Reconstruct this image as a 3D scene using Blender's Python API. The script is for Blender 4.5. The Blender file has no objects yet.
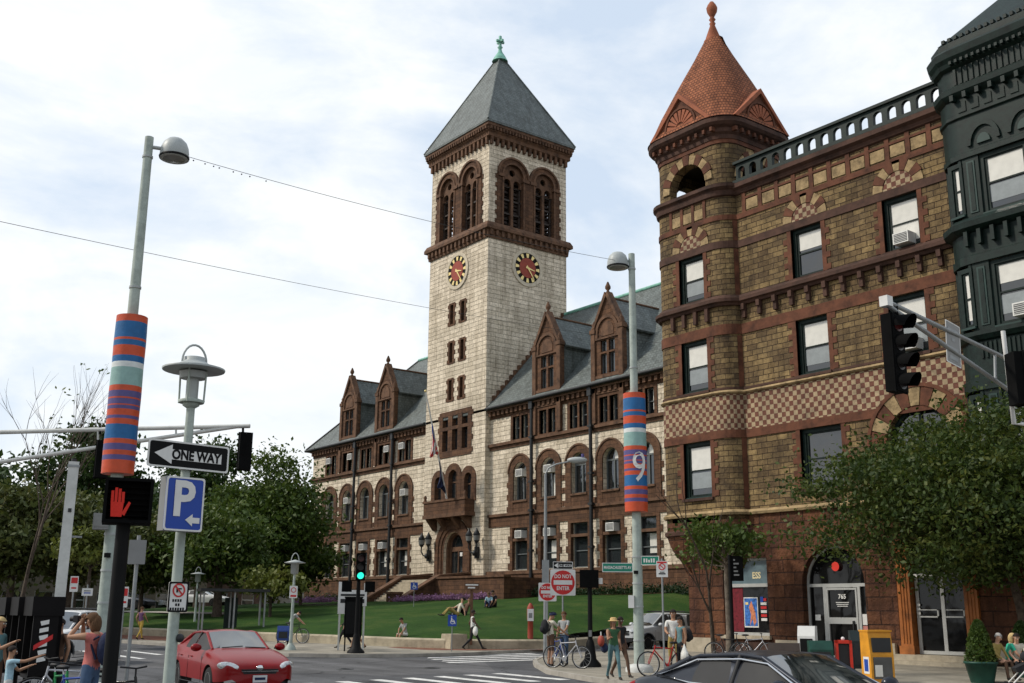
import bpy, bmesh, math, random
import numpy as np
from mathutils import Vector, Matrix
from mathutils.geometry import tessellate_polygon
random.seed(7); RNG = np.random.default_rng(11)
PI = math.pi; R = math.radians
SC = bpy.context.scene; COL = SC.collection
# ------------------------------------------------------------------ camera
F_PX, PITCH, ROLL, YAW, CAMZ = 1092.0, R(13.94), R(0.48), R(52.54), 1.7
_F = Vector((-math.sin(YAW)*math.cos(PITCH), math.cos(YAW)*math.cos(PITCH), math.sin(PITCH)))
_R0 = Vector((math.cos(YAW), math.sin(YAW), 0)); _U0 = _R0.cross(_F)
_RR = _R0*math.cos(ROLL)+_U0*math.sin(ROLL); _UU = _U0*math.cos(ROLL)-_R0*math.sin(ROLL)
FH = Vector((-math.sin(YAW), math.cos(YAW), 0)); RH = _R0.copy()
def _ray(x, y): return _F*F_PX+_RR*(x-512)+_UU*(341.5-y)
def G(x, y, z=0.0):                       # survey: where a sight line meets level z
    d = _ray(x, y); k = (z-CAMZ)/d.z; return Vector((d.x*k, d.y*k, z))
def GD(x, D, z=0.0, y=610):               # survey: bearing of column x at distance D ahead
    d = _ray(x, y); k = D/d.dot(FH); return Vector((d.x*k, d.y*k, z))
cam_d = bpy.data.cameras.new('camera'); cam = bpy.data.objects.new('camera', cam_d); COL.objects.link(cam)
cam.matrix_world = Matrix(((_RR.x, _UU.x, -_F.x, 0), (_RR.y, _UU.y, -_F.y, 0), (_RR.z, _UU.z, -_F.z, CAMZ), (0, 0, 0, 1)))
cam_d.sensor_width = 36; cam_d.lens = 36*F_PX/1024; cam_d.clip_end = 5000; cam_d.clip_start = 0.1
SC.camera = cam
SC.view_settings.view_transform = 'Standard'; SC.view_settings.look = 'None'
SC.view_settings.gamma = 1; SC.view_settings.exposure = 0
# ------------------------------------------------------------------ materials
M = {}
def _nt(name):
    m = bpy.data.materials.new(name); m.use_nodes = True; nt = m.node_tree
    b = nt.nodes['Principled BSDF']; M[name] = m
    return m, nt, b
def N(nt, t, **kw):
    n = nt.nodes.new(t)
    for k, v in kw.items():
        if k in n.inputs: n.inputs[k].default_value = v
        else: setattr(n, k, v)
    return n
def L(nt, a, b): nt.links.new(a, b)
def ramp(nt, fac, stops):
    r = nt.nodes.new('ShaderNodeValToRGB'); e = r.color_ramp.elements
    while len(e) < len(stops): e.new(0.5)
    for i, (p, c) in enumerate(stops): e[i].position = p; e[i].color = (*c, 1) if len(c) == 3 else c
    L(nt, fac, r.inputs['Fac']); return r.outputs['Color']
def mixc(nt, fac, a, b, mode='MIX'):
    n = nt.nodes.new('ShaderNodeMix'); n.data_type = 'RGBA'; n.blend_type = mode
    for s, v in ((0, fac), (6, a), (7, b)):
        if hasattr(v, 'links') or hasattr(v, 'node'): L(nt, v, n.inputs[s])
        else: n.inputs[s].default_value = v if s == 0 else (*v, 1)
    return n.outputs[2]
def mat(name, col, rough=0.7, metal=0.0, var=0.12, scale=3.0, bump=0.0, bscale=30.0, coat=0.0, spec=0.3, dirt=0.0, emit=None, es=1.0):
    m, nt, b = _nt(name)
    b.inputs['Roughness'].default_value = rough; b.inputs['Metallic'].default_value = metal
    b.inputs['Specular IOR Level'].default_value = spec
    b.inputs['Coat Weight'].default_value = coat; b.inputs['Coat Roughness'].default_value = 0.05
    tc = N(nt, 'ShaderNodeTexCoord')
    n = N(nt, 'ShaderNodeTexNoise', Scale=scale, Detail=6.0, Roughness=0.65); L(nt, tc.outputs['Object'], n.inputs['Vector'])
    lo = tuple(max(0, c*(1-var*2)) for c in col); hi = tuple(min(1, c*(1+var*1.6)) for c in col)
    out = ramp(nt, n.outputs['Fac'], [(0.3, lo), (0.5, col), (0.72, hi)])
    if dirt:
        n2 = N(nt, 'ShaderNodeTexNoise', Scale=scale*0.35, Detail=8.0, Roughness=0.8); L(nt, tc.outputs['Object'], n2.inputs['Vector'])
        f = ramp(nt, n2.outputs['Fac'], [(0.5, (0, 0, 0)), (0.75, (dirt,)*3)])
        out = mixc(nt, f, out, tuple(c*0.35 for c in col))
    L(nt, out, b.inputs['Base Color'])
    if bump:
        n3 = N(nt, 'ShaderNodeTexNoise', Scale=bscale, Detail=5.0, Roughness=0.7); L(nt, tc.outputs['Object'], n3.inputs['Vector'])
        bp = N(nt, 'ShaderNodeBump', Strength=1.0, Distance=bump); L(nt, n3.outputs['Fac'], bp.inputs['Height']); L(nt, bp.outputs[0], b.inputs['Normal'])
    if emit:
        b.inputs['Emission Color'].default_value = (*emit, 1); b.inputs['Emission Strength'].default_value = es
    return m
def uvec(nt, sx=1.0, sz=1.0):             # facade coordinates: along the wall, up the wall
    tc = N(nt, 'ShaderNodeTexCoord'); s = N(nt, 'ShaderNodeSeparateXYZ'); L(nt, tc.outputs['Object'], s.inputs[0])
    a = N(nt, 'ShaderNodeMath', operation='ADD'); L(nt, s.outputs[0], a.inputs[0]); L(nt, s.outputs[1], a.inputs[1])
    c = N(nt, 'ShaderNodeCombineXYZ'); L(nt, a.outputs[0], c.inputs[0]); L(nt, s.outputs[2], c.inputs[1])
    return tc, c.outputs[0]
def brick(name, c1, c2, mortar, w, h, ms=0.012, bump=0.03, nb=0.03, var=0.35, rough=0.9, vscale=0.5, big=None, squash=1.0, stain=None):
    m, nt, b = _nt(name); b.inputs['Roughness'].default_value = rough; b.inputs['Specular IOR Level'].default_value = 0.25
    tc, v = uvec(nt)
    # slightly irregular courses
    nz = N(nt, 'ShaderNodeTexNoise', Scale=2.2, Detail=2.0); L(nt, tc.outputs['Object'], nz.inputs['Vector'])
    ad = N(nt, 'ShaderNodeVectorMath', operation='MULTIPLY_ADD'); L(nt, nz.outputs['Color'], ad.inputs[0]); ad.inputs[1].default_value = (h*0.18, h*0.12, 0); L(nt, v, ad.inputs[2])
    bt = N(nt, 'ShaderNodeTexBrick'); bt.offset = 0.5; bt.squash = squash; bt.squash_frequency = 3; bt.offset_frequency = 2
    for k, x in (('Scale', 1.0), ('Mortar Size', ms), ('Mortar Smooth', 0.35), ('Bias', 0.0), ('Brick Width', w), ('Row Height', h)): bt.inputs[k].default_value = x
    bt.inputs['Color1'].default_value = (*c1, 1); bt.inputs['Color2'].default_value = (*c2, 1); bt.inputs['Mortar'].default_value = (*mortar, 1)
    L(nt, ad.outputs[0], bt.inputs['Vector'])
    n = N(nt, 'ShaderNodeTexNoise', Scale=vscale, Detail=9.0, Roughness=0.75); L(nt, tc.outputs['Object'], n.inputs['Vector'])
    f = ramp(nt, n.outputs['Fac'], [(0.32, (1-var,)*3), (0.5, (1, 1, 1)), (0.7, (1+var*0.5,)*3)])
    col = mixc(nt, 1.0, bt.outputs['Color'], f, 'MULTIPLY')
    n2 = N(nt, 'ShaderNodeTexNoise', Scale=6.0, Detail=9.0, Roughness=0.75); L(nt, tc.outputs['Object'], n2.inputs['Vector'])
    f2 = ramp(nt, n2.outputs['Fac'], [(0.35, (0.72,)*3), (0.6, (1.12,)*3)])
    col = mixc(nt, 1.0, col, f2, 'MULTIPLY')
    if stain:
        n4 = N(nt, 'ShaderNodeTexNoise', Scale=0.9, Detail=5.0, Roughness=0.6); L(nt, tc.outputs['Object'], n4.inputs['Vector'])
        f4 = ramp(nt, n4.outputs['Fac'], [(0.44, (0, 0, 0)), (0.70, (0.8,)*3)])
        col = mixc(nt, f4, col, stain)
    mpp = N(nt, 'ShaderNodeMapping'); mpp.inputs['Scale'].default_value = (1.4, 1.4, 0.12); L(nt, tc.outputs['Object'], mpp.inputs['Vector'])
    n5 = N(nt, 'ShaderNodeTexNoise', Scale=1.5, Detail=6.0, Roughness=0.7); L(nt, mpp.outputs[0], n5.inputs['Vector'])     # rain streaks
    f5 = ramp(nt, n5.outputs['Fac'], [(0.34, (0.66, 0.64, 0.61)), (0.55, (1.04,)*3)]); col = mixc(nt, 1.0, col, f5, 'MULTIPLY')
    L(nt, col, b.inputs['Base Color'])
    # rock face relief: each block bulges from its joints
    inv = N(nt, 'ShaderNodeMath', operation='SUBTRACT'); inv.inputs[0].default_value = 1; L(nt, bt.outputs['Fac'], inv.inputs[1])
    b1 = N(nt, 'ShaderNodeBump', Strength=1.0, Distance=bump); L(nt, inv.outputs[0], b1.inputs['Height'])
    n3 = N(nt, 'ShaderNodeTexNoise', Scale=1.6/h, Detail=6.0, Roughness=0.65); L(nt, tc.outputs['Object'], n3.inputs['Vector'])
    b2 = N(nt, 'ShaderNodeBump', Strength=1.0, Distance=nb); L(nt, n3.outputs['Fac'], b2.inputs['Height']); L(nt, b1.outputs[0], b2.inputs['Normal'])
    L(nt, b2.outputs[0], b.inputs['Normal'])
    return m
def glass(name, col=(0.012, 0.014, 0.016), rough=0.03, var=0.02):
    m, nt, b = _nt(name); b.inputs['Base Color'].default_value = (*col, 1); b.inputs['Roughness'].default_value = rough
    b.inputs['Specular IOR Level'].default_value = 0.9; b.inputs['IOR'].default_value = 1.6
    tc = N(nt, 'ShaderNodeTexCoord'); n = N(nt, 'ShaderNodeTexNoise', Scale=1.3, Detail=1.0); L(nt, tc.outputs['Object'], n.inputs['Vector'])
    bp = N(nt, 'ShaderNodeBump', Strength=1.0, Distance=var); L(nt, n.outputs['Fac'], bp.inputs['Height']); L(nt, bp.outputs[0], b.inputs['Normal'])
    return m
# city hall
brick('granite', (0.74, 0.64, 0.50), (0.55, 0.47, 0.355), (0.31, 0.255, 0.185), 1.35, 0.36, 0.016, 0.07, 0.10, 0.22, squash=0.7)
brick('brownstone', (0.128, 0.064, 0.034), (0.08, 0.041, 0.024), (0.045, 0.025, 0.015), 0.7, 0.30, 0.01, 0.02, 0.02, 0.3)
mat('brownstone_smooth', (0.108, 0.056, 0.031), 0.85, var=0.32, scale=2.0, bump=0.01, bscale=8)
mat('granite_smooth', (0.52, 0.45, 0.34), 0.85, var=0.12, scale=3, bump=0.01)
brick('slate', (0.14, 0.158, 0.15), (0.10, 0.115, 0.108), (0.055, 0.062, 0.06), 0.3, 0.22, 0.012, 0.015, 0.006, 0.22, 0.55)
mat('dark_wood', (0.035, 0.024, 0.018), 0.6)
mat('copper_green', (0.17, 0.38, 0.30), 0.6, var=0.2, scale=2)
mat('dark_metal', (0.02, 0.021, 0.022), 0.5)
mat('louvre', (0.03, 0.02, 0.016), 0.8)
mat('clock_red', (0.27, 0.045, 0.025), 0.6, var=0.1); mat('gold', (0.80, 0.62, 0.26), 0.4, metal=0.2, var=0.05)
glass('glass'); glass('glass_dark', (0.006, 0.006, 0.006), 0.05, 0.01); M['glass_dark'].node_tree.nodes['Principled BSDF'].inputs['Specular IOR Level'].default_value = 0.25; glass('glass_dim', (0.02, 0.024, 0.026), 0.12, 0.03)
mat('blind', (0.62, 0.60, 0.54), 0.7, var=0.05, coat=0.8); mat('blind_grey', (0.22, 0.24, 0.24), 0.7, var=0.08, coat=0.8)
mat('window_grey', (0.11, 0.12, 0.12), 0.6); mat('ac_white', (0.62, 0.61, 0.57), 0.6, var=0.06); mat('ac_grille', (0.09, 0.09, 0.09), 0.7)
# corner block
brick('buff_stone', (0.265, 0.183, 0.082), (0.122, 0.079, 0.038), (0.04, 0.023, 0.014), 0.55, 0.24, 0.016, 0.05, 0.06, 0.5, stain=(0.05, 0.034, 0.022))
brick('red_stone', (0.235, 0.068, 0.034), (0.165, 0.05, 0.027), (0.09, 0.034, 0.02), 0.85, 0.5, 0.012, 0.02, 0.05, 0.4, stain=(0.06, 0.026, 0.018))
brick('ground_stone', (0.148, 0.060, 0.028), (0.085, 0.036, 0.019), (0.032, 0.016, 0.01), 1.1, 0.5, 0.022, 0.08, 0.14, 0.5, stain=(0.055, 0.024, 0.017))
mat('red_trim', (0.105, 0.038, 0.019), 0.85, var=0.3, scale=1.6, bump=0.012, bscale=9, dirt=0.8)
mat('dark_trim', (0.062, 0.030, 0.020), 0.85, var=0.3, scale=1.6, bump=0.012, bscale=9, dirt=0.8)
mat('buff_smooth', (0.29, 0.205, 0.105), 0.9, var=0.3, scale=2.5, bump=0.03, bscale=7, dirt=0.7)
brick('tile_red', (0.32, 0.115, 0.052), (0.22, 0.078, 0.036), (0.10, 0.034, 0.02), 0.2, 0.17, 0.02, 0.03, 0.01, 0.25)
mat('tile_ridge', (0.27, 0.085, 0.04), 0.8, var=0.15)
mat('green_paint', (0.005, 0.0135, 0.0105), 0.5, var=0.3, scale=4, bump=0.004, spec=0.2)
mat('green_light', (0.012, 0.034, 0.028), 0.5, var=0.15)
mat('orange_wood', (0.27, 0.09, 0.02), 0.5, var=0.25, scale=2)
mat('aluminium', (0.42, 0.42, 0.40), 0.5, metal=0.3, var=0.05)
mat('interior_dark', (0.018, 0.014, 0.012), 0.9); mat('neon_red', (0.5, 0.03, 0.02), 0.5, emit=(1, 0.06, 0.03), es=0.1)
mat('step_stone', (0.36, 0.31, 0.23), 0.85, var=0.15, bump=0.006)
def checker():
    m, nt, b = _nt('checker_stone'); b.inputs['Roughness'].default_value = 0.9
    tc, v = uvec(nt)
    c = N(nt, 'ShaderNodeTexChecker', Scale=4.9); c.inputs['Color1'].default_value = (0.33, 0.245, 0.145, 1); c.inputs['Color2'].default_value = (0.125, 0.042, 0.024, 1)
    ad = N(nt, 'ShaderNodeVectorMath', operation='ADD'); ad.inputs[1].default_value = (0, 0, 0.1); L(nt, v, ad.inputs[0]); L(nt, ad.outputs[0], c.inputs[0])
    n = N(nt, 'ShaderNodeTexNoise', Scale=1.5, Detail=8.0, Roughness=0.75); L(nt, tc.outputs['Object'], n.inputs['Vector'])
    f = ramp(nt, n.outputs['Fac'], [(0.35, (0.55,)*3), (0.6, (1.1,)*3)]); col = mixc(nt, 1.0, c.outputs[0], f, 'MULTIPLY'); L(nt, col, b.inputs['Base Color'])
    b1 = N(nt, 'ShaderNodeBump', Strength=1.0, Distance=0.03); L(nt, c.outputs['Fac'], b1.inputs['Height'])
    b2 = N(nt, 'ShaderNodeBump', Strength=1.0, Distance=0.03); n3 = N(nt, 'ShaderNodeTexNoise', Scale=6.0, Detail=4.0); L(nt, tc.outputs['Object'], n3.inputs['Vector']); L(nt, n3.outputs['Fac'], b2.inputs['Height'])
    L(nt, b1.outputs[0], b2.inputs['Normal']); L(nt, b2.outputs[0], b.inputs['Normal'])
checker()
mat('navy', (0.012, 0.02, 0.06), 0.8)
# ground and street
def asphalt(name, c):
    m = mat(name, c, 0.88, var=0.2, scale=0.3, bump=0.004, bscale=60, dirt=0.35, spec=0.2); nt = m.node_tree; b = nt.nodes['Principled BSDF']; src = b.inputs['Base Color'].links[0].from_socket
    tc = N(nt, 'ShaderNodeTexCoord'); nz = N(nt, 'ShaderNodeTexNoise', Scale=0.9, Detail=5.0); L(nt, tc.outputs['Object'], nz.inputs['Vector'])
    ad = N(nt, 'ShaderNodeVectorMath', operation='MULTIPLY_ADD'); L(nt, nz.outputs['Color'], ad.inputs[0]); ad.inputs[1].default_value = (1.6, 1.6, 0); L(nt, tc.outputs['Object'], ad.inputs[2])
    vo = N(nt, 'ShaderNodeTexVoronoi', feature='DISTANCE_TO_EDGE', Scale=0.22); L(nt, ad.outputs[0], vo.inputs['Vector']); cr = ramp(nt, vo.outputs['Distance'], [(0.0, (0.35,)*3), (0.012, (1, 1, 1))])
    col = mixc(nt, 1.0, src, cr, 'MULTIPLY'); n6 = N(nt, 'ShaderNodeTexNoise', Scale=35.0, Detail=3.0, Roughness=0.8); L(nt, tc.outputs['Object'], n6.inputs['Vector']); g = ramp(nt, n6.outputs['Fac'], [(0.35, (0.7,)*3), (0.65, (1.3,)*3)])
    mp6 = N(nt, 'ShaderNodeMapping'); mp6.inputs['Scale'].default_value = (0.05, 0.9, 1); L(nt, tc.outputs['Object'], mp6.inputs['Vector']); n7 = N(nt, 'ShaderNodeTexNoise', Scale=1.0, Detail=4.0); L(nt, mp6.outputs[0], n7.inputs['Vector']); w7 = ramp(nt, n7.outputs['Fac'], [(0.4, (0.8,)*3), (0.6, (1.15,)*3)])
    L(nt, mixc(nt, 1.0, mixc(nt, 1.0, col, g, 'MULTIPLY'), w7, 'MULTIPLY'), b.inputs['Base Color'])
asphalt('asphalt', (0.070, 0.070, 0.073)); asphalt('asphalt_lane', (0.095, 0.093, 0.094))
mat('road_paint', (0.60, 0.59, 0.56), 0.75, var=0.2, scale=5, dirt=0.95, bump=0.003)
def paving(name, c):
    m = mat(name, c, 0.9, var=0.16, scale=0.9, bump=0.003, bscale=50, dirt=0.5, spec=0.2); nt = m.node_tree; b = nt.nodes['Principled BSDF']; src = b.inputs['Base Color'].links[0].from_socket; tc = N(nt, 'ShaderNodeTexCoord')
    bt = N(nt, 'ShaderNodeTexBrick'); bt.offset = 0.0
    for k, x in (('Scale', 1.0), ('Mortar Size', 0.018), ('Brick Width', 1.5), ('Row Height', 1.5)): bt.inputs[k].default_value = x
    bt.inputs['Color1'].default_value = (1.05, 1.04, 1.02, 1); bt.inputs['Color2'].default_value = (0.84, 0.84, 0.83, 1); bt.inputs['Mortar'].default_value = (0.4, 0.4, 0.4, 1); L(nt, tc.outputs['Object'], bt.inputs['Vector']); L(nt, mixc(nt, 1.0, src, bt.outputs['Color'], 'MULTIPLY'), b.inputs['Base Color'])
paving('concrete_walk', (0.27, 0.245, 0.20))
brick('brick_walk', (0.22, 0.085, 0.05), (0.16, 0.065, 0.04), (0.12, 0.08, 0.055), 0.22, 0.11, 0.01, 0.004, 0.003, 0.25)
mat('kerb_stone', (0.30, 0.275, 0.235), 0.85, var=0.14, scale=2, bump=0.005)
mat('wall_granite', (0.34, 0.29, 0.205), 0.9, var=0.2, scale=1.3, bump=0.03, bscale=6)
mat('soil', (0.06, 0.045, 0.03), 0.95)
def grass_mat():
    m, nt, b = _nt('lawn_grass'); b.inputs['Roughness'].default_value = 0.95; b.inputs['Specular IOR Level'].default_value = 0.15
    tc = N(nt, 'ShaderNodeTexCoord')
    n = N(nt, 'ShaderNodeTexNoise', Scale=0.35, Detail=9.0, Roughness=0.7); L(nt, tc.outputs['Object'], n.inputs['Vector'])
    c = ramp(nt, n.outputs['Fac'], [(0.32, (0.015, 0.043, 0.006)), (0.5, (0.026, 0.068, 0.009)), (0.66, (0.06, 0.092, 0.018))])
    n2 = N(nt, 'ShaderNodeTexNoise', Scale=14.0, Detail=4.0, Roughness=0.8); L(nt, tc.outputs['Object'], n2.inputs['Vector'])
    f = ramp(nt, n2.outputs['Fac'], [(0.3, (0.5,)*3), (0.65, (1.2,)*3)]); L(nt, mixc(nt, 1.0, c, f, 'MULTIPLY'), b.inputs['Base Color'])
    bp = N(nt, 'ShaderNodeBump', Strength=1.0, Distance=0.06); L(nt, n2.outputs['Fac'], bp.inputs['Height']); L(nt, bp.outputs[0], b.inputs['Normal'])
grass_mat()
def leaf_mat(name, lo, mid, hi, tr=0.25):
    m, nt, b = _nt(name); b.inputs['Roughness'].default_value = 0.6; b.inputs['Specular IOR Level'].default_value = 0.3
    tc = N(nt, 'ShaderNodeTexCoord'); n = N(nt, 'ShaderNodeTexNoise', Scale=0.9, Detail=8.0, Roughness=0.8); L(nt, tc.outputs['Object'], n.inputs['Vector'])
    c = ramp(nt, n.outputs['Fac'], [(0.35, lo), (0.5, mid), (0.66, hi)]); L(nt, c, b.inputs['Base Color'])
    t = N(nt, 'ShaderNodeBsdfTranslucent'); L(nt, c, t.inputs[0]); mx = N(nt, 'ShaderNodeMixShader'); mx.inputs[0].default_value = tr
    o = nt.nodes['Material Output']; L(nt, b.outputs[0], mx.inputs[1]); L(nt, t.outputs[0], mx.inputs[2]); L(nt, mx.outputs[0], o.inputs[0])
leaf_mat('leaf_mid', (0.022, 0.045, 0.007), (0.052, 0.088, 0.012), (0.115, 0.14, 0.022))
leaf_mat('leaf_street', (0.014, 0.03, 0.005), (0.038, 0.064, 0.009), (0.12, 0.125, 0.02), 0.3)
leaf_mat('leaf_dark', (0.012, 0.03, 0.006), (0.026, 0.056, 0.009), (0.06, 0.09, 0.015))
leaf_mat('leaf_olive', (0.035, 0.052, 0.012), (0.065, 0.082, 0.018), (0.12, 0.11, 0.028))
leaf_mat('leaf_yellow', (0.06, 0.075, 0.012), (0.10, 0.12, 0.018), (0.15, 0.14, 0.03))
leaf_mat('hedge_leaf', (0.008, 0.02, 0.005), (0.012, 0.032, 0.007), (0.02, 0.046, 0.01))
leaf_mat('flower_purple', (0.12, 0.07, 0.10), (0.26, 0.13, 0.24), (0.42, 0.26, 0.40))
mat('bark', (0.07, 0.052, 0.038), 0.95, var=0.3, scale=6, bump=0.02, bscale=14)
mat('bark_pale', (0.16, 0.13, 0.10), 0.95, var=0.3, scale=6, bump=0.02, bscale=14)
mat('pole_green', (0.33, 0.375, 0.335), 0.55, var=0.1, dirt=0.6, scale=4)
mat('pole_grey', (0.24, 0.25, 0.25), 0.5, metal=0.3, var=0.1); mat('pole_white', (0.5, 0.5, 0.47), 0.6, var=0.08, dirt=0.3)
mat('lamp_grey', (0.34, 0.36, 0.35), 0.45, var=0.06); mat('lamp_lens', (0.18, 0.18, 0.17), 0.25)
mat('black_paint', (0.006, 0.006, 0.006), 0.6, var=0.15, spec=0.12); mat('black_matt', (0.005, 0.005, 0.005), 0.9, var=0.15, spec=0.06)
mat('sign_white', (0.62, 0.61, 0.58), 0.5, var=0.05); mat('sign_blue', (0.012, 0.052, 0.30), 0.4, var=0.04); mat('sign_red', (0.48, 0.022, 0.022), 0.45, var=0.06)
mat('sign_green', (0.012, 0.19, 0.125), 0.45, var=0.06); mat('sign_black', (0.007, 0.007, 0.007), 0.6, spec=0.1); mat('sign_back', (0.2, 0.2, 0.195), 0.5, metal=0.3, var=0.06)
mat('wire', (0.05, 0.05, 0.05), 0.6)
mat('hand_red', (0.14, 0.008, 0.005), 0.6, emit=(0.8, 0.025, 0.01), es=0.24, var=0.25, scale=60); mat('go_green', (0.02, 0.5, 0.35), 0.4, emit=(0.03, 1.0, 0.68), es=1.1)
mat('lens_dark', (0.015, 0.012, 0.012), 0.3); mat('lens_red', (0.06, 0.006, 0.005), 0.3)
for nm, c in dict(w_orange=(0.50, 0.07, 0.024), w_blue=(0.012, 0.105, 0.27), w_white=(0.60, 0.62, 0.60), w_aqua=(0.23, 0.37, 0.34), w_purple=(0.085, 0.07, 0.20)).items():
    mat(nm, c, 0.45, var=0.08, scale=5, bump=0.01, bscale=7, dirt=0.3)
# ------------------------------------------------------------------ mesh builder
IDF = lambda u, w, z: (u, w, z)
class MB:
    def __init__(s): s.v = []; s.f = []; s.mi = []; s.sm = []; s.mats = []
    def add(s, vs, fs, m, smooth=False):
        if m not in s.mats: s.mats.append(m)
        k = s.mats.index(m); o = len(s.v); s.v.extend(tuple(p) for p in vs)
        for f in fs: s.f.append([o+i for i in f]); s.mi.append(k); s.sm.append(smooth)
        return s
    def box(s, x0, y0, z0, x1, y1, z1, m, tf=IDF):
        v = [tf(x, y, z) for z in (z0, z1) for x, y in ((x0, y0), (x1, y0), (x1, y1), (x0, y1))]
        return s.add(v, [(3, 2, 1, 0), (4, 5, 6, 7), (0, 1, 5, 4), (1, 2, 6, 5), (2, 3, 7, 6), (3, 0, 4, 7)], m)
    def hexa(s, lo, hi, m, smooth=False):     # lower ring, upper ring of n points each
        n = len(lo); return s.add(list(lo)+list(hi), [tuple(range(n))[::-1], tuple(range(n, 2*n))]+[(i, (i+1) % n, n+(i+1) % n, n+i) for i in range(n)], m, smooth)
    def plate(s, outer, holes, y0, y1, m, tf=IDF, back=True, side=True, mside=None):
        loops = [outer]+list(holes)
        flat = [p for l in loops for p in l]
        tris = tessellate_polygon([[Vector((p[0], p[1], 0)) for p in l] for l in loops])
        s.add([tf(p[0], y0, p[1]) for p in flat], [tuple(t) for t in tris], m)
        if back: s.add([tf(p[0], y1, p[1]) for p in flat], [tuple(t)[::-1] for t in tris], m)
        if side:
            for l in loops:
                n = len(l); s.add([tf(p[0], y0, p[1]) for p in l]+[tf(p[0], y1, p[1]) for p in l], [(i, (i+1) % n, n+(i+1) % n, n+i) for i in range(n)], mside or m)
        return s
    def cyl(s, p0, p1, r0, m, r1=None, n=12, caps=True, smooth=True):
        p0 = Vector(p0); p1 = Vector(p1); r1 = r0 if r1 is None else r1; d = (p1-p0).normalized()
        a = d.orthogonal().normalized(); b = d.cross(a); o = []
        for p, r in ((p0, r0), (p1, r1)):
            for i in range(n): t = 2*PI*i/n; o.append(p+(a*math.cos(t)+b*math.sin(t))*r)
        s.add(o, [(i, (i+1) % n, n+(i+1) % n, n+i) for i in range(n)], m, smooth)
        if caps: s.add(o, [tuple(range(n))[::-1], tuple(range(n, 2*n))], m)
        return s
    def tube(s, pts, r, m, n=8, rs=None):
        pts = [Vector(p) for p in pts]; rings = []; ref = None
        for i, p in enumerate(pts):
            d = (pts[min(i+1, len(pts)-1)]-pts[max(i-1, 0)]).normalized()
            if ref is None: ref = d.orthogonal().normalized()
            a = (ref-d*ref.dot(d)); a = a.normalized() if a.length > 1e-6 else d.orthogonal().normalized(); ref = a; b = d.cross(a)
            rr = rs[i] if rs else r; rings.append([p+(a*math.cos(2*PI*k/n)+b*math.sin(2*PI*k/n))*rr for k in range(n)])
        v = [q for ring in rings for q in ring]; f = []
        for i in range(len(pts)-1):
            for k in range(n): f.append((i*n+k, i*n+(k+1) % n, (i+1)*n+(k+1) % n, (i+1)*n+k))
        s.add(v, f, m, True); s.add(v, [tuple(range(n))[::-1], tuple(range(len(v)-n, len(v)))], m); return s
    def lathe(s, c, prof, m, n=20, smooth=True, a0=0.0, sq=1.0):
        v = []; f = []
        for r, z in prof:
            for k in range(n): t = a0+2*PI*k/n; v.append((c[0]+r*math.cos(t), c[1]+r*math.sin(t)*sq, c[2]+z))
        for i in range(len(prof)-1):
            for k in range(n): f.append((i*n+k, i*n+(k+1) % n, (i+1)*n+(k+1) % n, (i+1)*n+k))
        s.add(v, f, m, smooth)
        if prof[0][0] > 1e-4: s.add(v[:n], [tuple(range(n))[::-1]], m)
        if prof[-1][0] > 1e-4: s.add(v[-n:], [tuple(range(n))], m)
        return s
    def ball(s, c, r, m, n=12):
        r = (r, r, r) if not hasattr(r, '__len__') else r
        prof = [(math.sin(PI*i/(n//2+2)), -math.cos(PI*i/(n//2+2))) for i in range(n//2+3)]; v = []; f = []
        for q, z in prof:
            for k in range(n): t = 2*PI*k/n; v.append((c[0]+r[0]*max(q, 1e-3)*math.cos(t), c[1]+r[1]*max(q, 1e-3)*math.sin(t), c[2]+r[2]*z))
        for i in range(len(prof)-1):
            for k in range(n): f.append((i*n+k, i*n+(k+1) % n, (i+1)*n+(k+1) % n, (i+1)*n+k))
        return s.add(v, f, m, True)
    def sweep(s, path, prof, m, closed=False, tf=IDF):   # path of (x,y) in plan, prof of (out,z); miters corners
        n = len(path); q = len(prof); v = []; f = []
        for i, p in enumerate(path):
            a = path[i-1] if (i or closed) else None; b = path[(i+1) % n] if (i < n-1 or closed) else None
            d1 = (Vector(p)-Vector(a)).normalized() if a is not None else None; d2 = (Vector(b)-Vector(p)).normalized() if b is not None else None
            d1 = d1 or d2; d2 = d2 or d1; nn = Vector((d1.y, -d1.x))+Vector((d2.y, -d2.x)); nn.normalize(); k = 1/max(0.3, nn.dot(Vector((d1.y, -d1.x))))
            for o, z in prof: v.append(tf(p[0]+nn.x*o*k, p[1]+nn.y*o*k, z))
        for i in range(n if closed else n-1):
            j = (i+1) % n
            for k in range(q): f.append((i*q+k, j*q+k, j*q+(k+1) % q, i*q+(k+1) % q))
        s.add(v, f, m)
        if not closed: s.add(v, [tuple(range(q)), tuple(range((n-1)*q, n*q))[::-1]], m)
        return s
    def mesh(s, name, off=(0, 0, 0), recalc=True):
        me = bpy.data.meshes.new(name)
        me.from_pydata([(p[0]-off[0], p[1]-off[1], p[2]-off[2]) for p in s.v], [], s.f)
        for k in s.mats: me.materials.append(M[k])
        me.polygons.foreach_set('material_index', s.mi); me.polygons.foreach_set('use_smooth', s.sm)
        if recalc:
            bm = bmesh.new(); bm.from_mesh(me); bmesh.ops.recalc_face_normals(bm, faces=bm.faces); bm.to_mesh(me); bm.free()
        me.update(); return me
    def build(s, name, parent=None, off=None, loc=None, rz=0.0, recalc=True):
        if off is None and parent is not None: off = wloc(parent)
        if off is None:
            a = np.array(s.v); off = loc if loc is not None else ((a[:, 0].min()+a[:, 0].max())/2, (a[:, 1].min()+a[:, 1].max())/2, a[:, 2].min()); off = tuple(float(q) for q in off); loc = off
        return link(name, s.mesh(name, off, recalc), parent, loc, rz)
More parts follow.
